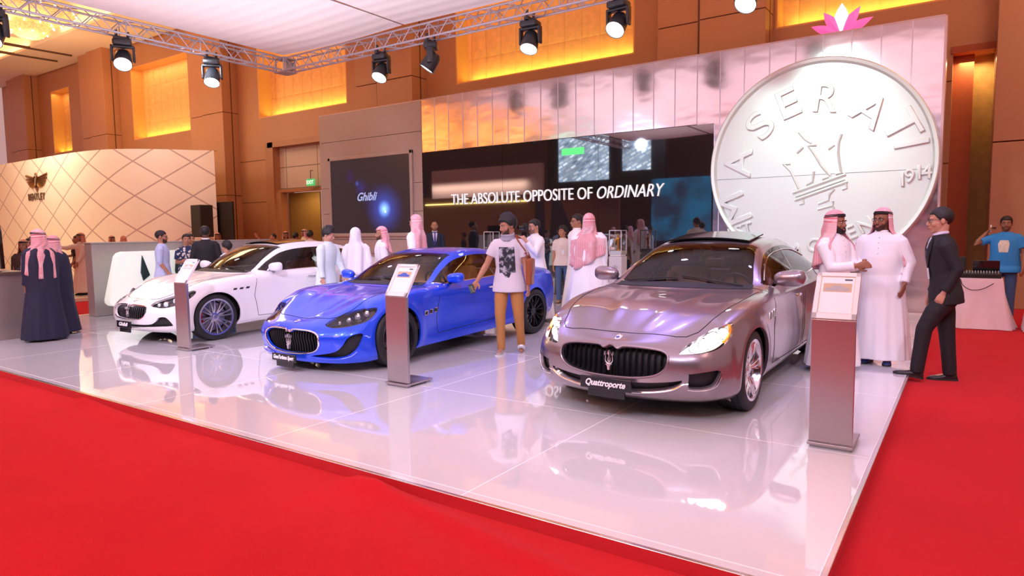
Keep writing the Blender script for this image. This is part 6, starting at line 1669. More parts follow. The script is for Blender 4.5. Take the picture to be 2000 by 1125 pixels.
    q = MB(); q.tube([hp(-.020, -.094, -.0655), hp(-.008, -.1025, -.0635), hp(0, -.1035, -.0645), hp(.008, -.1025, -.0635), hp(.020, -.094, -.0655)], [.002 * s, .0045 * s, .0045 * s, .0045 * s, .002 * s], 6)
    q.tube([hp(-.018, -.094, -.070), hp(0, -.102, -.0735), hp(.018, -.094, -.070)], [.002 * s, .0055 * s, .002 * s], 6); q.build('lips', LIP, root)
    # ---- hair
    if hair:
        th, fz, bz, sz_ = {'short': (.008, .062, -.055, -.005), 'full': (.022, .058, -.060, -.012), 'buzz': (.003, .060, -.05, 0), 'crop': (.006, .058, -.05, -.01), 'balding': (.003, .098, -.05, .01)}[hair]
        rn = random.Random(int(abs(x * 100))); P = []; NA = 40; NR = 12
        for k in range(NA):
            a = 2 * PI * k / NA; fw = math.cos(a)               # a=0 front
            zl = fz if fw > .75 else (sz_ + (fz - sz_) * max(0, (fw - .25) / .5) if fw > .25 else (sz_ if fw > -.3 else sz_ + (bz - sz_) * min(1, (-fw - .3) / .4)))
            pm = math.acos(max(-1, min(1, (zl - .032) / .088))); row = []
            for j in range(NR + 1):
                ph = pm * j / NR; t_ = th * (1 + (.55 * rn.random() if hair == 'full' else .12 * rn.random())) * (1 if j < NR else .3)
                if hair == 'full': t_ *= (1.25 if ph < .7 else .8)
                row.append(hp((.076 + t_) * math.sin(ph) * math.sin(a), .014 - (.095 + t_) * math.sin(ph) * math.cos(a), .032 + (.087 + t_) * math.cos(ph)))
            P.append(row)
        q = MB(); q.grid(P, closed_u=True)
        inn = [[r[-1], hc.lerp(r[-1], .93)] for r in P]; q.grid(inn, closed_u=True)
        o = q.build('hair', HAIR, root, weld=True, angle=80)
    if beard:
        bmat = {'full': HAIR, 'short': mat('beard_' + skin, tuple(c * .16 for c in {'light': (.56, .29, .19), 'tan': (.46, .22, .13), 'brown': (.33, .14, .08), 'dark': (.14, .06, .035)}[skin]), .7, noise=.3, nscale=80), 'stubble': mat('stubble_' + skin, tuple(c * .50 for c in {'light': (.56, .29, .19), 'tan': (.46, .22, .13), 'brown': (.33, .14, .08), 'dark': (.14, .06, .035)}[skin]), .6, noise=.2, nscale=80)}[beard]
        P = []; bt = {'stubble': .0015, 'short': .004, 'full': .010}[beard]
        for a in np.linspace(-1.38, 1.38, 25):
            row = []
            for zz, rr, yy, yc in ((-.030, .0645, .072, -.020), (-.048, .0635, .076, -.022), (-.066, .058, .079, -.022), (-.086, .052, .078, -.022), (-.104, .040, .070, -.022), (-.118, .022, .050, -.026)):
                if abs(a) < .95 and zz > -.075 + .03 * max(0, abs(a) - .3) / .65: zz = -.075 + .030 * max(0, abs(a) - .3) / .65
                row.append(hp((rr + bt) * math.sin(a), yc - (yy + bt - (.004 if abs(a) < .3 and -.08 < zz < -.055 else 0)) * math.cos(a), zz))
            P.append(row)
        q = MB(); q.grid(P); q.grid([[hc.lerp(p, .94) for p in r] for r in P]); q.build('beard', bmat, root)
        q = MB(); q.tube([hp(-.026, -.088, -.062), hp(-.012, -.102, -.050), hp(0, -.105, -.048), hp(.012, -.102, -.050), hp(.026, -.088, -.062)], [.003 * s, .0045 * s, .0045 * s, .0045 * s, .003 * s], 6, flat=.8); q.build('moustache', bmat, root)
    if glasses:
        q = MB()
        for sx in (1, -1):
            q.tube([hp(sx * .033 + .025 * math.cos(a), -.099 + .006 * abs(math.cos(a)), .002 + .016 * math.sin(a)) for a in np.linspace(0, 2 * PI, 18, endpoint=False)], .0024 * s, 6, closed=True)
            q.tube([hp(sx * .058, -.094, .006), hp(sx * .078, -.05, .008), hp(sx * .084, .01, .004)], .0022 * s, 6)
        q.tube([hp(-.009, -.101, .006), hp(.009, -.101, .006)], .002 * s, 6); q.build('glasses', MATS['black_gloss'], root)
    # ---- clothes
    def sleeves(mb, r0, r1, frac, rsh=None):
        for sd, sx in (('L', 1), ('R', -1)):
            S0, E0, W0 = A[sd]; pts = [tp(1.425) + ex * sx * .085 * s, S0 - V3(sx * .012, 0, .004) * s, S0 + V3(sx * .006, 0, -.03) * s]
            rs = [r0 * .66 * s, r0 * .86 * s, r0 * .98 * s]
            if frac <= 1:
                pts += [S0.lerp(E0, .2 + frac * .4), S0.lerp(E0, frac)]; rs += [r0 * s * .98, r1 * s]
            else:
                f = frac - 1; pts += [S0.lerp(E0, .5), E0, E0.lerp(W0, f * .5), E0.lerp(W0, f)]; rs += [(r0 * .7 + r1 * .3) * s, (r0 * .45 + r1 * .55) * s, r1 * s, r1 * s * 1.03]
            mb.tube(pts, rs, 16)
    def torso_at(h, g=0.0):
        hs = [t[0] for t in tors]; return (np.interp(h, hs, [t[1] for t in tors]) + g) * s, (np.interp(h, hs, [t[2] for t in tors]) + g) * s
    def front(poly, g, nm, mm, off=.004, par=root, thick=.003, n=8):
        """patch lying on the chest: poly of (x offset, spine height)"""
        mb = MB(); P = []
        for (xa, xb, h) in poly:
            rx, ry = torso_at(h, g); row = []
            for i in range(n + 1):
                xx = (xa + (xb - xa) * i / n) * s; yy = -ry * math.sqrt(max(0, 1 - (xx / rx) ** 2)) - off * s
                row.append(tp(h) + ex * xx + ey * yy)
            P.append(row)
        mb.grid(P); mb.grid([[p + ey * thick for p in r] for r in P]); return mb.build(nm, mm, par)
    if top:
        g = top.get('g', .018); t = MB(); hem = top.get('hem', .84)
        rr = [(hem, .186 * wide + belly * .4, .132 + belly * .6), (hem + .06, .182 * wide + belly * .4, .126 + belly * .7)] + [(h, rx, ry) for h, rx, ry in tors if h > hem + .09]
        rings = []
        for h, rx, ry in rr:
            gg = g + top.get('flare', .012) * max(0, (1.2 - h) / .3) if h < 1.4 else g * (.8 if h < 1.48 else .35)
            rings.append((tp(h), (rx + gg) * s, (ry + gg) * s, ex, ey))
        rings[0] = (rings[0][0], rings[0][1], rings[0][2], ex, ey)
        loft(t, rings, 32, fold=lambda i, a: 1 + (.018 * math.sin(a * 7 + i) if i < 4 else 0))
        sleeves(t, .062 + g * .4, top.get('cuff', .058), top.get('sleeve', .62))
        o = remesh(t, top.get('name', 't_shirt'), top['mat'], vox * s * .9, root, smooth=4)
        if top.get('collar'):
            q = MB(); q.tube([tp(1.492) + ex * .060 * s * math.sin(a) - ey * (.058 + .02 * max(0, math.cos(a))) * s * math.cos(a) - ez * (.030 * s * max(0, math.cos(a))) for a in np.linspace(0, 2 * PI, 24, endpoint=False)], .013 * s, 8, closed=True, flat=1.2); q.build('collar', top['collar'], root)
    if bottom:
        t = MB(); g = bottom.get('g', .016)
        loft(t, [(tp(1.03), (.152 * wide + g) * s + belly * .4, (.106 + g) * s + belly * .7, ex, ey), (tp(.95), (.168 * wide + g) * s, (.114 + g) * s, ex, ey), (tp(.86), (.165 + g) * s, (.112 + g) * s, ex, ey), (tp(.80), .14 * s, .10 * s, ex, ey)], 24)
        for sd in 'LR':
            hip, kn, an, fy = J[sd]; c = bottom.get('cuff', .055)
            t.tube([hip - V3(0, 0, .01), hip - V3(0, 0, .09 * s), hip.lerp(kn, .55), kn, kn.lerp(an, .5), kn.lerp(an, .86), kn.lerp(an, 1.0) - V3(0, 0, .03 * s)], [(.072 + g) * s, (.080 + g) * s, (.074 + g) * s, (.058 + g) * s, (c + .006) * s, (c + .004) * s, c * s], 18)
        remesh(t, 'trousers', bottom['mat'], vox * s, root, smooth=4)
    if not robe or True:
        for sd, sx in (('L', 1), ('R', -1)):
            hip, kn, an, fy = J[sd]; f = Euler((0, 0, math.radians(fy))).to_matrix(); dn = (an - kn).normalized()
            pit = 0
            if len(legs[sd]) > 3: pit = math.radians(legs[sd][3])
            f = f @ Euler((pit, 0, 0)).to_matrix()
            q = MB()
            P = []
            for yy, w_, hh in ((.068, .020, .05), (.060, .032, .075), (.02, .036, .085), (-.04, .038, .070), (-.10, .045, .050), (-.15, .042, .040), (-.185, .026, .030), (-.195, .008, .018)):
                row = []
                for k in range(14):
                    a = 2 * PI * k / 14; xx = w_ * math.cos(a); zz = -.085 + (hh * (math.sin(a) * .5 + .5)) if math.sin(a) > -.2 else -.085
                    row.append(an + f @ V3(xx * s, yy * s, zz * s))
                P.append(row)
            q.grid(P); q.add([p for p in P[0]], [tuple(range(14))]); q.add([p for p in P[-1]], [tuple(range(14))])
            for r in range(len(P)): pass
            sm = clothm_('shoe_%02d%02d%02d' % tuple(int(c * 99) for c in shoes[:3]), shoes[:3], .35)
            q2 = MB(); q2.v = q.v; nv = 14
            faces = []
            for i in range(len(P) - 1):
                for k in range(nv): l = (k + 1) % nv; faces.append((i * nv + k, i * nv + l, (i + 1) * nv + l, (i + 1) * nv + k))
            q3 = MB(); q3.add(sum(P, []), faces + [tuple(range(nv)), tuple((len(P) - 1) * nv + k for k in range(nv))]); so = q3.build('shoe', sm, root, angle=60)
            q = MB(); pl_ = []
            for yy, w_ in ((.075, .022), (.06, .034), (.0, .037), (-.06, .043), (-.12, .048), (-.17, .040), (-.20, .018)): pl_.append((w_, yy))
            pol = [(a_, b_) for a_, b_ in pl_] + [(-a_, b_) for a_, b_ in pl_[::-1]]
            q.add([an + f @ V3(a_ * s, b_ * s, -.086 * s) for a_, b_ in pol] + [an + f @ V3(a_ * s, b_ * s, -.066 * s) for a_, b_ in pol], [tuple(range(14)), tuple(range(14, 28))] + [(i, (i + 1) % 14, 14 + (i + 1) % 14, 14 + i) for i in range(14)])
            q.build('sole', mat('sole_%d' % int(shoes[3] * 10 if len(shoes) > 3 else 0), (shoes[3],) * 3 if len(shoes) > 3 else (.02,) * 3, .6), so, smooth=False)
    if robe:
        t = MB(); g = robe.get('g', .024); n = robe.get('folds', 9); hem = robe.get('hem', .07); fl = robe.get('flare', .09)
        mid = (J['L'][2] + J['R'][2]) / 2
        rings = []
        for h, rx, ry in tors[::-1]:
            if h > 1.0: rings.append((tp(h), (rx + (g if h < 1.48 else .014)) * s, (ry + (g if h < 1.48 else .012)) * s, ex, ey))
        low = [(.93, .176 * wide, .128), (.75, .185 * wide, .14), (.5, .195 * wide, .155), (.25, .205 * wide, .17), (hem, .21 * wide, .175)]
        base = tp(1.0)
        for h, rx, ry in low:
            t_ = (1.0 - h) / .93; c = base.lerp(V3(mid.x, mid.y - .02, 0), t_); c.z = h * s * (pz / (.93 * s)) if h < .93 else c.z
            rings.append((c, (rx + g * .5 + belly * .5 + fl * t_) * s, (ry + g * .5 + belly * .8 * (1 - t_) + fl * t_ * .8) * s, V3(1, 0, 0), V3(0, 1, 0)))
        nr = len(rings); ph0 = x * 3.1
        loft(t, rings, 96, fold=lambda i, a: 1 + max(0, (i - nr + 6)) / 6 * (.055 * math.sin(n * a + ph0 + .3 * i) + .025 * math.sin((n * 2 + 1) * a + 1.3 + ph0)) + .012 * math.sin(5 * a + i))
        sleeves(t, .072 + g * .5, robe.get('cuff', .050), robe.get('sleeve', 1.93))
        if robe.get('cape'):                                     # loose cloak draped over the shoulders and arms
            P = []
            for h, rx, ry, dy in ((1.50, .085, .080, .01), (1.47, .16, .105, .01), (1.43, .20, .13, .01), (1.36, .225, .15, .01), (1.2, .235, .165, .01), (1.0, .235, .17, .0), (.75, .23, .175, 0), (.5, .23, .18, 0), (.25, .235, .185, 0), (.05, .24, .19, 0)):
                t_ = max(0, (1.0 - h) / .93); c = tp(h) if h > 1 else base.lerp(V3(mid.x, mid.y, 0), t_)
                if h <= 1: c.z = h * s
                P.append((c + V3(0, dy, 0), rx * s, ry * s, V3(1, 0, 0), V3(0, 1, 0) if h < 1 else ey))
            loft(t, P, 96, fold=lambda i, a: 1 + (.03 * math.sin(8 * a + ph0) + .022 * math.sin(13 * a + 1.7 * ph0)) * min(1, i / 5))
        ro = remesh(t, robe.get('name', 'thobe'), robe['mat'], vox * s, root, smooth=4)
        if robe.get('neck', True):
            q = MB(); q.tube([tp(1.505) + ex * .062 * s * math.cos(a) + ey * .062 * s * math.sin(a) for a in np.linspace(0, 2 * PI, 20, endpoint=False)], .011 * s, 8, closed=True, flat=1.6); q.build('neckband', robe['mat'], root)
            q = MB()
            for h in (1.44, 1.38, 1.32, 1.26):
                rx, ry = torso_at(h, g); q.ell(tp(h) - ey * (ry + .004 * s), (.006 * s, .004 * s, .006 * s), 8, 6)
            q.build('buttons', mat('button_white', (.6, .58, .62), .3), root)
    if suit:
        t = MB(); g = .026; hem = .80
        rr = [(hem, .180 * wide, .125), (.90, .182 * wide, .124)] + [(h, rx, ry) for h, rx, ry in tors if h > .95]
        loft(t, [(tp(h), (rx + (g if h < 1.47 else .012)) * s, (ry + (g if h < 1.47 else .012)) * s, ex, ey) for h, rx, ry in rr], 32, fold=lambda i, a: 1 + (.012 * math.sin(a * 6 + i) if i < 3 else 0))
        sleeves(t, .072, .047, 1.92); remesh(t, 'jacket', suit['mat'], vox * s, root, smooth=3)
        gg = g + .001
        front([(-.055, .055, 1.475), (-.062, .062, 1.45), (-.050, .050, 1.38), (-.032, .032, 1.28), (-.004, .004, 1.17)], gg, 'shirt', suit.get('shirt', page), .004)
        if suit.get('tie'): front([(-.014, .014, 1.478), (-.022, .022, 1.462), (-.011, .011, 1.45), (-.020, .020, 1.33), (-.026, .026, 1.20), (-.004, .004, 1.165)], gg, 'tie', suit['tie'], .010, n=4)
        for sx in (1, -1): front([(sx * .062, sx * .075, 1.478), (sx * .066, sx * .112, 1.42), (sx * .050, sx * .118, 1.36), (sx * .036, sx * .085, 1.28), (sx * .004, sx * .02, 1.165)], gg, 'lapel', suit['mat'], .012)
        q = MB(); q.tube([tp(1.512) + ex * .060 * s * math.sin(a) - ey * .060 * s * math.cos(a) - ez * .016 * s * max(0, math.cos(a)) for a in np.linspace(0, 2 * PI, 22, endpoint=False)], .012 * s, 8, closed=True, flat=1.4); q.build('shirt_collar', suit.get('shirt', page), root)
    if ghutra:
        gm2, st = ghutra['mat'], ghutra.get('style', 'down'); th0 = math.radians(ghutra.get('open', 62))
        me = bpy.data.meshes.new('headscarf'); P = []; UV = []
        NA = 56
        back = ghutra.get('back', .42); frontl = ghutra.get('front', .34); asym = ghutra.get('asym', 0)
        UPZ = V3(0, 0, 1)
        for k in range(NA + 1):
            # from one face edge round the back to the other
            a = th0 + (2 * PI - 2 * th0) * k / NA; row = []; uvr = []; fb = -math.cos(a)          # fb=1 at the back, -cos(th0) near face
            for ph in np.linspace(.02, 1.35, 7):
                row.append(hp(.085 * math.sin(ph) * math.sin(a), .014 - .106 * math.sin(ph) * math.cos(a), .034 + .098 * math.cos(ph))); uvr.append((a * .1, .2 + ph * .1))
            w_ = (fb + 1) / 2
            def fo(j): return 1 + (.04 + .011 * j) * math.sin(7 * a + x * 5 + .25 * j) * min(1, j / 2)
            L = (frontl + (back - frontl) * min(1, max(0, (fb + .1) / 1.0))) * s * (1 + asym * math.sin(a))
            for j, (dz, rx, ry) in enumerate(((.0, .092, .112), (-.05, .098, .118), (-.10, .104, .122), (-.145, .118, .126), (-.19, .165, .138), (-.225, .205, .146))):
                c = hp(0, .014, 0) if j < 3 else hc + V3(0, .014 * s, 0)
                p_ = c + (HR if j < 3 else Matrix.Identity(3)) @ V3(rx * s * math.sin(a) * fo(j), -ry * s * math.cos(a) * fo(j), dz * s)
                row.append(p_); uvr.append((a * .12, .35 + j * .05))
            for j in range(1, 9):
                t_ = j / 8; rx, ry = .214 * wide + .015 * t_, .150 + belly * .6 + .02 * t_
                p_ = hc + V3(0, .014 * s, 0) + ez * 0 + V3(rx * s * math.sin(a) * fo(5 + j * .5), -ry * s * math.cos(a) * fo(5 + j * .5), -.225 * s - L * t_)
                row.append(p_); uvr.append((a * .15, .62 + t_ * .4))
            P.append(row); UV.append(uvr)
        n2 = len(P[0]); vs_ = [p for r in P for p in r]; uvs = [u for r in UV for u in r]; fs_ = []
        for i in range(NA):
            for j in range(n2 - 1): fs_.append((i * n2 + j, (i + 1) * n2 + j, (i + 1) * n2 + j + 1, i * n2 + j + 1))
        # brow cloth across the forehead
        o0 = len(vs_); NB = 14
        for k in range(NB + 1):
            a = -th0 + 2 * th0 * k / NB
            for ph in np.linspace(.02, 1.18, 5): vs_.append(hp(.085 * math.sin(ph) * math.sin(a), .014 - .106 * math.sin(ph) * math.cos(a), .034 + .098 * math.cos(ph))); uvs.append((a * .1, .2 + ph * .1))
        for k in range(NB):
            for j in range(4): fs_.append((o0 + k * 5 + j, o0 + (k + 1) * 5 + j, o0 + (k + 1) * 5 + j + 1, o0 + k * 5 + j + 1))
        me.from_pydata(vs_, [], fs_); ul = me.uv_layers.new(name='UVMap')
        for p in me.polygons:
            p.use_smooth = True
            for li in p.loop_indices: ul.data[li].uv = uvs[me.loops[li].vertex_index]
        bm = bmesh.new(); bm.from_mesh(me); bmesh.ops.remove_doubles(bm, verts=bm.verts, dist=.0008); bmesh.ops.recalc_face_normals(bm, faces=bm.faces); bm.to_mesh(me); bm.free()
        o = bpy.data.objects.new('headscarf', me); C.objects.link(o); md = o.modifiers.new('s', 'SOLIDIFY'); md.thickness = .006; md.offset = 0
        o = evaluated(o, 'headscarf', gm2, root)
        if ghutra.get('throw'):                                   # a loose end thrown across the chest
            sx = ghutra['throw']; q = MB(); Pp = []
            for i in range(14):
                t_ = i / 13; c0 = hc + V3(sx * (.10 - .24 * t_) * s, (-.13 - .05 * math.sin(PI * t_)) * s, (-.17 - .20 * t_) * s)
                Pp.append([c0 + V3((.02 * math.sin(j * 1.3) - sx * .02) * s, -.004 * math.sin(j * 2.1 + i * .4) * s - .01 * j * s * (1 - t_), -.022 * j * s) for j in range(8)])
            q.grid(Pp); q.grid([[p + V3(0, .006, 0) for p in r] for r in Pp]); q.build('scarf_end', gm2, root)
        if ghutra.get('agal', True):
            q = MB()
            for dz in (.060, .074): q.tube([hp((.080 - (dz - .06) * .3) * math.cos(a), .016 + (.100 - (dz - .06) * .3) * math.sin(a), dz + .012 * math.sin(a) * -1) for a in np.linspace(0, 2 * PI, 30, endpoint=False)], .0085 * s, 8, closed=True)
            q.build('agal', AG, root)
    ctx = dict(root=root, A=A, J=J, hp=hp, tp=tp, s=s, front=front, torso_at=torso_at, ex=ex, ey=ey, ez=ez, hc=hc, HR=HR)
    root.rotation_euler = (0, 0, math.radians(yaw)); 
    Wm = Matrix.Translation((x, y, z0)) @ Matrix.Rotation(math.radians(yaw), 4, 'Z'); ctx['W'] = Wm
    return ctx
def pos(px, Y, z=0.0):
    p = at(px, 460, 1, Y); return (p.x, Y, z)

DOWN = {'L': ((.16, .04, -1), (.04, -.12, -1)), 'R': ((-.16, .04, -1), (-.04, -.12, -1))}
# --- walking young man in the centre
grm = clothm_('tee_pale', (.66, .60, .66)); khaki = clothm_('khaki', (.46, .20, .055)); 
c = person((-4.89, 7.05), -12, 1.80, 'young man walking in a printed pale t-shirt and ochre trousers, holding a phone', 'tan', lean=3, head=(-48, 16), hair='full', beard='short',
    arms={'L': ((.20, .12, -1), (.12, -.10, -1)), 'R': ((-.42, -.12, -1), (-.42, -.30, -.8))}, legs={'L': ((.06, .02, -1), (.03, .28, -1), 10, -25), 'R': ((-.02, -.22, -1), (.02, .02, -1), -4, 4)},
    top=dict(mat=grm, g=.020, hem=.80, sleeve=.62, cuff=.066, flare=.012), bottom=dict(mat=khaki, g=.012, cuff=.050), shoes=(.42, .36, .33, .75), vox=.008, curls=(.55, .75), palms=(None, (.4, -.6, .2)))
tp, s = c['tp'], c['s']
def print_mat():
    m = bpy.data.materials.new('tee_print'); m.use_nodes = True; nt = m.node_tree; b_ = nt.nodes['Principled BSDF']; b_.inputs['Roughness'].default_value = .8
    tc = nt.nodes.new('ShaderNodeTexCoord'); n = nt.nodes.new('ShaderNodeTexNoise'); n.inputs['Scale'].default_value = 16; n.inputs['Detail'].default_value = 4; nt.links.new(tc.outputs['Object'], n.inputs['Vector'])
    cr = nt.nodes.new('ShaderNodeValToRGB'); cr.color_ramp.elements[0].position = .50; cr.color_ramp.elements[0].color = (.02, .022, .03, 1); cr.color_ramp.elements[1].position = .62; cr.color_ramp.elements[1].color = (.42, .42, .48, 1)
    nt.links.new(n.outputs['Fac'], cr.inputs[0]); nt.links.new(cr.outputs[0], b_.inputs['Base Color']); return m
c['front']([(-.095, .10, 1.37), (-.098, .105, 1.30), (-.10, .108, 1.15), (-.095, .11, 1.04), (-.088, .100, .985)], .021, 't_shirt_print', print_mat(), .006, n=12)
q = MB(); scm = clothm_('scarf_grey', (.34, .32, .40))
for r_, h_, w_ in ((.070, 1.50, .020), (.080, 1.475, .022), (.072, 1.525, .018)): q.tube([tp(h_) + c['ex'] * r_ * s * math.sin(a) - c['ey'] * (r_ + .012 * math.cos(a)) * s * math.cos(a) - c['ez'] * .02 * s * math.cos(a) for a in np.linspace(0, 2 * PI, 24, endpoint=False)], [w_ * s * (1 + .2 * math.sin(i * 1.7)) for i in range(24)], 8, closed=True)
q.build('neck_scarf', scm, c['root'])
W_ = c['W']; leather = mat('bag_leather', (.30, .075, .025), .4, bump=.1)
bag = empty('shoulder_bag', (0, 0, 0), 0, 'rust brown leather shoulder bag hanging at the side of the walking man', 'bag')
bag.matrix_world = W_
q = MB(); q.box((.265 * s, .06, 1.04 * s), (.075, .24, .34), bev=.02); q.build('bag_body', leather, bag); q = MB(); q.box((.300 * s, .055, 1.10 * s), (.02, .25, .20), bev=.008); q.build('bag_flap', leather, bag)
q = MB(); q.tube([(.262 * s, -.03, 1.17 * s), (.235 * s, -.07, 1.30 * s), (.15 * s, -.115, 1.43 * s), (.10 * s, -.05, 1.505 * s), (.10 * s, .05, 1.49 * s), (.17 * s, .12, 1.40 * s), (.26 * s, .13, 1.20 * s)], .014, 8, flat=.35); q.build('bag_strap', leather, bag)
q = MB(); q.box((.24 * s, -.088, 1.28 * s), (.035, .01, .03), bev=.003); q.build('buckle', MATS['chrome'], bag)
def hand_world(c, sd, d=.085):
    S0, E0, W0 = c['A'][sd]; v = (W0 - E0).normalized(); return c['W'] @ (W0 + v * d * c['s'])
p = hand_world(c, 'R', .10); ph = empty('phone', p + Vector((.0, -.03, -.01)), math.radians(20), 'dark phone with a greenish screen held by the walking man', 'phone')
q = MB(); q.box((0, 0, 0), (.068, .010, .125), bev=.004); q.build('phone_body', MATS['black_gloss'], ph).rotation_euler = (.25, -.25, 0); q = MB(); q.box((0, -.006, 0), (.058, .002, .10)); q.build('phone_screen', mat('phone_screen', (.05, .12, .10), .15), ph).rotation_euler = (.25, -.25, 0)

# --- two men in white robes at the right, by the nearest stand
c = person((-1.21, 8.0), 50, 1.76, 'bearded man in white robe, red-checked headscarf, turned right beside the silver sedan', 'brown', head=(10, 4), hair=None, beard='full',
    arms={'L': ((.10, -.35, -1), (-.45, -.75, .18)), 'R': ((-.05, -.40, -1), (.35, -.85, .12))}, robe=dict(mat=WH), ghutra=dict(mat=GR, open=50, front=.22, back=.30), shoes=(.15, .08, .05), vox=.009, curls=(.9, .9), belly=.02)
c = person((-.83, 8.68), -12, 1.79, 'stout man in glasses, white robe and red-checked headscarf, facing the camera', 'brown', head=(-16, 2), hair=None, beard='short', glasses=True,
    arms={'L': ((.42, .05, -1), (-.12, -.45, -.9)), 'R': ((-.25, -.15, -1), (.25, -.95, .05))}, robe=dict(mat=WH, flare=.06), ghutra=dict(mat=GR, open=68, front=.30, back=.2, asym=.0), shoes=(.03, .05, .25), vox=.009, belly=.06, wide=1.12, curls=(.4, .9))
# --- man in black suit on the carpet at the right
bl = clothm_('suit_black', (.010, .009, .012), .75); shw = clothm_('shirt_lilac', (.66, .62, .80)); 
c = person((-.19, 8.33, CARPET), 0, 1.86, 'young man in a black suit and glasses striding left at the platform edge', 'light', lean=6, head=(0, 6), hair='short', glasses=True, absyaw=-78,
    arms={'L': ((.14, .42, -1), (-.06, -.42, -.9)), 'R': ((-.12, .10, -1), (0, -.25, -1))}, legs={'L': ((.0, -.48, -1), (.0, -.12, -1), 0, -10), 'R': ((.02, .10, -1), (0, .10, -1), 0)}, bottom=dict(mat=bl, g=.018, cuff=.062), suit=dict(mat=bl, shirt=shw, tie=mat('tie_black', (.01, .01, .012), .5)), shoes=(.015, .012, .012), vox=.009, curls=(1.0, .5))
c['front']([(-.03, .045, 1.17), (-.03, .045, 1.06)], .028, 'name_badge', mat('badge_card', (.8, .8, .85), .4), .012, n=4)
# --- man in the blue t-shirt
blue = clothm_('tee_blue', (.03, .26, .66)); jean = clothm_('jeans', (.06, .12, .26))
c = person((.51, 14.25, CARPET), -8, 1.82, 'man in a bright blue printed t-shirt talking on a phone behind the tables', 'brown', head=(8, 4), hair='crop', beard='stubble',
    arms={'R': ((-.75, -.50, -.42), (.50, .28, .70)), 'L': ((.30, -.05, -1), (.05, -.55, -.85))}, top=dict(mat=blue, g=.030, hem=.82, sleeve=.68, cuff=.075), bottom=dict(mat=jean, g=.012), vox=.011, belly=.04, wide=1.1, curls=(.5, 1.0))
c['front']([(-.05, .06, 1.36), (-.08, .08, 1.30), (-.07, .07, 1.22), (-.06, .065, 1.16)], .031, 't_shirt_print', mat('print_cream', (.75, .68, .60), .7, noise=.4, nscale=30), .006)
p = hand_world(c, 'R', .09); o = MB(); o.box((0, 0, 0), (.02, .06, .12), bev=.006); po_ = o.build('phone', mat('phone_white', (.8, .8, .85), .3)); po_.location = p; tag(po_, 'white phone held to the ear of the man in blue', 'phone')
# --- photographer
c = person(pos(1050, 9.85), -58, 1.79, 'photographer in a white robe aiming a camera behind the blue coupe', 'light', lean=6, head=(0, 6), hair='short', beard='stubble',
    arms={'L': ((.30, -.55, -.85), (-.42, -.55, .95)), 'R': ((-.35, -.50, -.9), (.42, -.50, .98))}, robe=dict(mat=WH, flare=.12, sleeve=1.9), shoes=(.12, .06, .04), vox=.010, curls=(.9, 1.0))
cp = c['W'] @ c['hp'](.0, -.165, .0); ca = empty('camera_body', cp, math.radians(math.degrees(math.atan2(-c['root'].location.x, c['root'].location.y)) - 58), 'black photo camera with a lens held up by the photographer', 'camera')
q = MB(); q.box((0, 0, 0), (.14, .06, .10), bev=.012); q.box((0, 0, .06), (.06, .06, .04), bev=.01); q.build('camera_case', MATS['black_matt'], ca); q = MB(); q.lathe([(0, .02), (.034, .02), (.036, .13), (.032, .14), (.030, .12), (0, .11)], 20, frame_mat((0, 0, 0), (1, 0, 0), (0, 0, 1))); q.build('camera_lens', MATS['black_gloss'], ca)
# --- polo man
pol = clothm_('polo_cream', (.72, .62, .58))
c = person(pos(1099, 12.6), -8, 1.68, 'man in a cream polo shirt and jeans with a name badge', 'tan', head=(-30, -4), hair='full', top=dict(mat=pol, g=.026, hem=.86, sleeve=.72, cuff=.068, collar=pol), bottom=dict(mat=jean, g=.010), shoes=(.35, .22, .15), vox=.011)
c['front']([(-.01, .05, 1.22), (-.01, .05, 1.12)], .027, 'name_badge', mat('badge_card', (.8, .8, .85), .4), .010, n=4)
# --- large man seen from behind
c = person(pos(1150, 9.35), 165, 1.84, 'large man in white robe seen from behind, pink-checked headscarf, beside the trophy case', 'brown', head=(24, 0), hair=None, arms=DOWN, robe=dict(mat=WH, flare=.14, g=.045), ghutra=dict(mat=GR, front=.30, back=.42, open=55, agal=False, asym=.3), vox=.010, wide=1.15, belly=.05)
person(pos(1127, 10.9), -60, 1.89, 'man in glasses mostly hidden behind the large man with the pink headscarf', 'tan', head=(-10, 4), hair='short', glasses=True, robe=dict(mat=WH), vox=.013)
# --- between the cars
c = person((-8.88, 7.42), 45, 1.69, 'dark-haired young man in pale mint clothes at the rear door of the white sedan', 'light', lean=8, head=(25, 22), hair='full', arms={'L': ((.15, -.2, -1), (0, -.5, -.8)), 'R': ((-.14, -.05, -1), (0, -.15, -1))}, robe=dict(mat=clothm_('mint', (.66, .80, .80))), vox=.010)
person((-8.74, 7.98), 170, 1.67, 'man in a plain white headscarf and white robe seen from behind', 'tan', head=(-15, 0), hair=None, arms={'L': ((.3, .1, -1), (.2, -.3, -.8)), 'R': ((-.25, .15, -1), (-.1, -.1, -1))}, robe=dict(mat=WH, g=.03), ghutra=dict(mat=GW, agal=False, back=.5), vox=.010)
person((-8.90, 8.74), -80, 1.69, 'shorter man with a short pink headscarf, next to the plain white headscarf', 'tan', head=(0, 8), hair=None, beard='short', robe=dict(mat=WH), ghutra=dict(mat=GR, agal=False, back=.15, front=.02, open=75), vox=.010)
person((-8.40, 9.12), -118, 1.90, 'tallest man between the cars, long pink-checked headscarf down his back', 'tan', head=(-12, 2), hair=None, arms={'L': ((.3, .25, -1), (.2, .05, -1)), 'R': ((-.12, .0, -1), (0, -.2, -1))}, robe=dict(mat=WH), ghutra=dict(mat=GR, agal=False, back=.42, front=.25, open=70), vox=.010)
navy = clothm_('suit_navy', (.012, .022, .055))
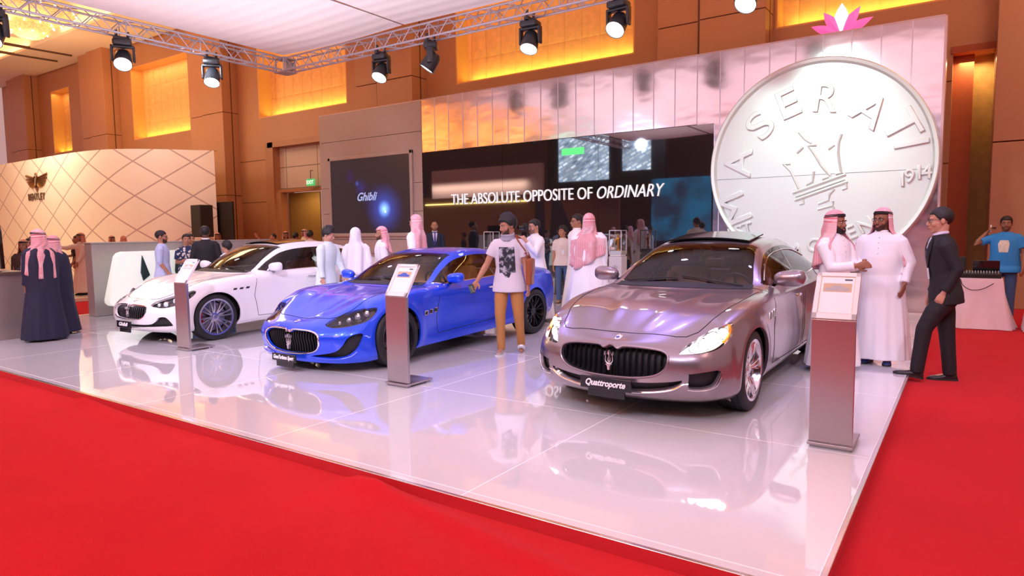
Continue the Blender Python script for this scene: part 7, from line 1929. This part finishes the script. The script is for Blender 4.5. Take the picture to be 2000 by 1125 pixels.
person((-11.62, 13.35), 2, 1.88, 'bald man in a navy suit and blue tie beside the dark glass', 'tan', hair='balding', beard='stubble', bottom=dict(mat=navy), suit=dict(mat=navy, shirt=shw, tie=mat('tie_blue', (.01, .02, .22), .5)), vox=.011)
# --- by the long counter behind the white sedan
ls = clothm_('shirt_sky', (.52, .60, .86))
person((-12.72, 6.72), 78, 1.68, 'man in a pale blue shirt standing in profile by the glowing plinth', 'tan', head=(4, 6), hair='crop', beard='short', glasses=True, arms={'L': ((.14, .02, -1), (0, -.35, -.9)), 'R': ((-.15, .05, -1), (0, -.55, -.8))}, top=dict(name='shirt', mat=ls, g=.024, sleeve=1.2, cuff=.045, hem=.82, collar=ls), bottom=dict(mat=clothm_('chino', (.30, .22, .14))), vox=.011)
def flower_mat():
    m = mat('flower_print', (.02, .035, .10), .8, noise=0); nt, b_ = nodes_of(m); tc = nt.nodes.new('ShaderNodeTexCoord'); v = nt.nodes.new('ShaderNodeTexVoronoi'); v.inputs['Scale'].default_value = 17; nt.links.new(tc.outputs['Object'], v.inputs['Vector'])
    cr = nt.nodes.new('ShaderNodeValToRGB'); cr.color_ramp.interpolation = 'CONSTANT'; cr.color_ramp.elements[0].color = (.75, .68, .60, 1); cr.color_ramp.elements[1].position = .42; cr.color_ramp.elements[1].color = (.02, .035, .11, 1); nt.links.new(v.outputs['Distance'], cr.inputs[0]); nt.links.new(cr.outputs[0], b_.inputs['Base Color']); return m
person((-12.88, 7.30), 8, 1.61, 'smiling man with crossed arms in a navy and white flower-print t-shirt', 'tan', hair='crop', arms={'L': ((.20, -.15, -1), (-.85, -.55, .12)), 'R': ((-.20, -.10, -1), (.85, -.60, .22))}, top=dict(mat=flower_mat(), g=.024, sleeve=.75, cuff=.066), bottom=dict(mat=jean), vox=.011)
person(pos(372, 8.0), 15, 1.61, 'man peeking from behind the flower-print t-shirt and the black suit', 'tan', hair='short', beard='stubble', top=dict(name='shirt', mat=clothm_('grey_shirt', (.25, .22, .24)), sleeve=.7), bottom=dict(mat=jean), vox=.013)
person(pos(401, 7.32), 172, 1.76, 'broad man in a black suit seen from behind, beyond the white sedan', 'dark', hair='crop', arms={'L': ((.25, .05, -1), (-.1, -.3, -1)), 'R': ((-.25, .05, -1), (.1, -.3, -1))}, bottom=dict(mat=bl), suit=dict(mat=bl, shirt=page), vox=.011, wide=1.1)
person(pos(441, 7.42), -125, 1.45, 'boy with dark hair in a white shirt behind the windscreen of the white sedan', 'light', hair='full', top=dict(name='shirt', mat=WH, g=.02, sleeve=1.8, cuff=.045), bottom=dict(mat=jean), vox=.011)
# --- the men in dark cloaks at the left desk
cl = clothm_('cloak_navy', (.012, .014, .045), .7)
person((-11.60, 4.28), -155, 1.69, 'man in a dark navy cloak and red-checked headscarf seen from behind at the reception desk', 'brown', lean=5, head=(28, 4), hair=None, robe=dict(name='cloak', mat=cl, cape=True, neck=False, hem=.03), ghutra=dict(mat=GR, back=.42, front=.3, open=60), shoes=(.02, .02, .02), vox=.010, belly=.03)
person(pos(109, 4.72), -140, 1.60, 'second man in a dark navy cloak, half hidden to the right of the first', 'brown', lean=8, head=(10, 4), hair=None, robe=dict(name='cloak', mat=cl, cape=True, neck=False, hem=.03), ghutra=dict(mat=GR, back=.52, front=.3, open=60), shoes=(.02, .02, .02), vox=.010)
person((-13.45, 5.0), -50, 1.62, 'man in a dark suit leaning over the reception desk behind the cloaked men', 'brown', lean=14, head=(-5, 14), hair='crop', arms={'L': ((.15, -.45, -.9), (-.1, -.8, -.5)), 'R': ((-.15, -.45, -.9), (.1, -.8, -.5))}, bottom=dict(mat=bl), suit=dict(mat=bl, shirt=page), vox=.012)
person((-15.25, 5.35, CARPET), -20, 1.60, 'man with an orange-red headscarf in the far left group beyond the desk', 'brown', hair=None, robe=dict(mat=clothm_('dark_coat', (.05, .03, .03))), ghutra=dict(mat=GO, back=.3), vox=.013)
person((-17.6, 6.3, CARPET), 160, 1.60, 'dark-haired person in black at the left edge, back to the camera', 'brown', hair='full', top=dict(name='jacket', mat=bl, sleeve=1.9, cuff=.05), bottom=dict(mat=bl), vox=.013)
# --- far people
bei = clothm_('thobe_beige', (.72, .56, .46))
person((-19.4, 8.10, .03), -65, 1.64, 'man in a beige robe and red-checked headscarf pointing left, before the quilted wall', 'brown', head=(0, 0), hair=None, arms={'L': ((.1, -.3, -1), (0, -.5, -.8)), 'R': ((-.15, -1.0, -.25), (0, -1, .12))}, robe=dict(mat=bei), ghutra=dict(mat=GO, back=.12, front=.02, open=70), vox=.013)
person((-20.35, 8.40, .03), -70, 1.58, 'boy in dark clothes and pale trousers standing behind the beige robe', 'brown', hair='short', arms={'L': ((.1, -.3, -1), (0, -.5, -.8)), 'R': ((-.15, -.3, -1), (0, -1, -.12))}, top=dict(name='shirt', mat=bl, sleeve=.7), bottom=dict(mat=bei), vox=.014)
person((-21.6, 9.9, .03), 30, 1.56, 'left one of two men whose heads show above the long counter', 'brown', hair=None, robe=dict(mat=bei), ghutra=dict(mat=GO, back=.3), vox=.014)
person((-20.9, 9.9, .03), 200, 1.55, 'right one of two men whose heads show above the long counter', 'brown', hair=None, robe=dict(mat=bei), ghutra=dict(mat=GO, back=.3, agal=False), vox=.014)
person(pos(425, 12.3, CARPET), 5, 1.72, 'man in a red-checked headscarf before the black panel at the back', 'brown', hair=None, robe=dict(mat=bei), ghutra=dict(mat=GO, back=.3), vox=.014)
person(pos(533, 13.6, CARPET), -65, 1.68, 'man in a white shirt raising one arm high, far back before the bronze pier', 'tan', hair='crop', head=(0, -12), arms={'R': ((-.35, -.9, .05), (-.1, -.65, .95)), 'L': ((.16, .04, -1), (.04, -.12, -1))}, top=dict(name='shirt', mat=WH, sleeve=1.3, cuff=.05), bottom=dict(mat=jean), vox=.012, curls=(.5, .1))
for px, H, lb, hr, gh, rl in ((558, 1.74, 'man in a red-checked headscarf facing the camera in front of the doorway', None, GO, 5), (578, 1.68, 'dark-haired man from behind, second of the group before the doorway', 'full', None, 120), (594, 1.81, 'tallest of the group before the doorway, pale pink headscarf', None, GR, -70), (606, 1.74, 'dark-haired man from behind at the right of the group before the doorway', 'full', None, 150)):
    person(pos(px, {558: 14.0, 578: 14.7, 594: 15.3, 606: 13.9}[px], CARPET), rl, H, lb, 'brown', hair=hr, robe=dict(mat=bei), ghutra=dict(mat=gh, back=.3) if gh else None, vox=.014)
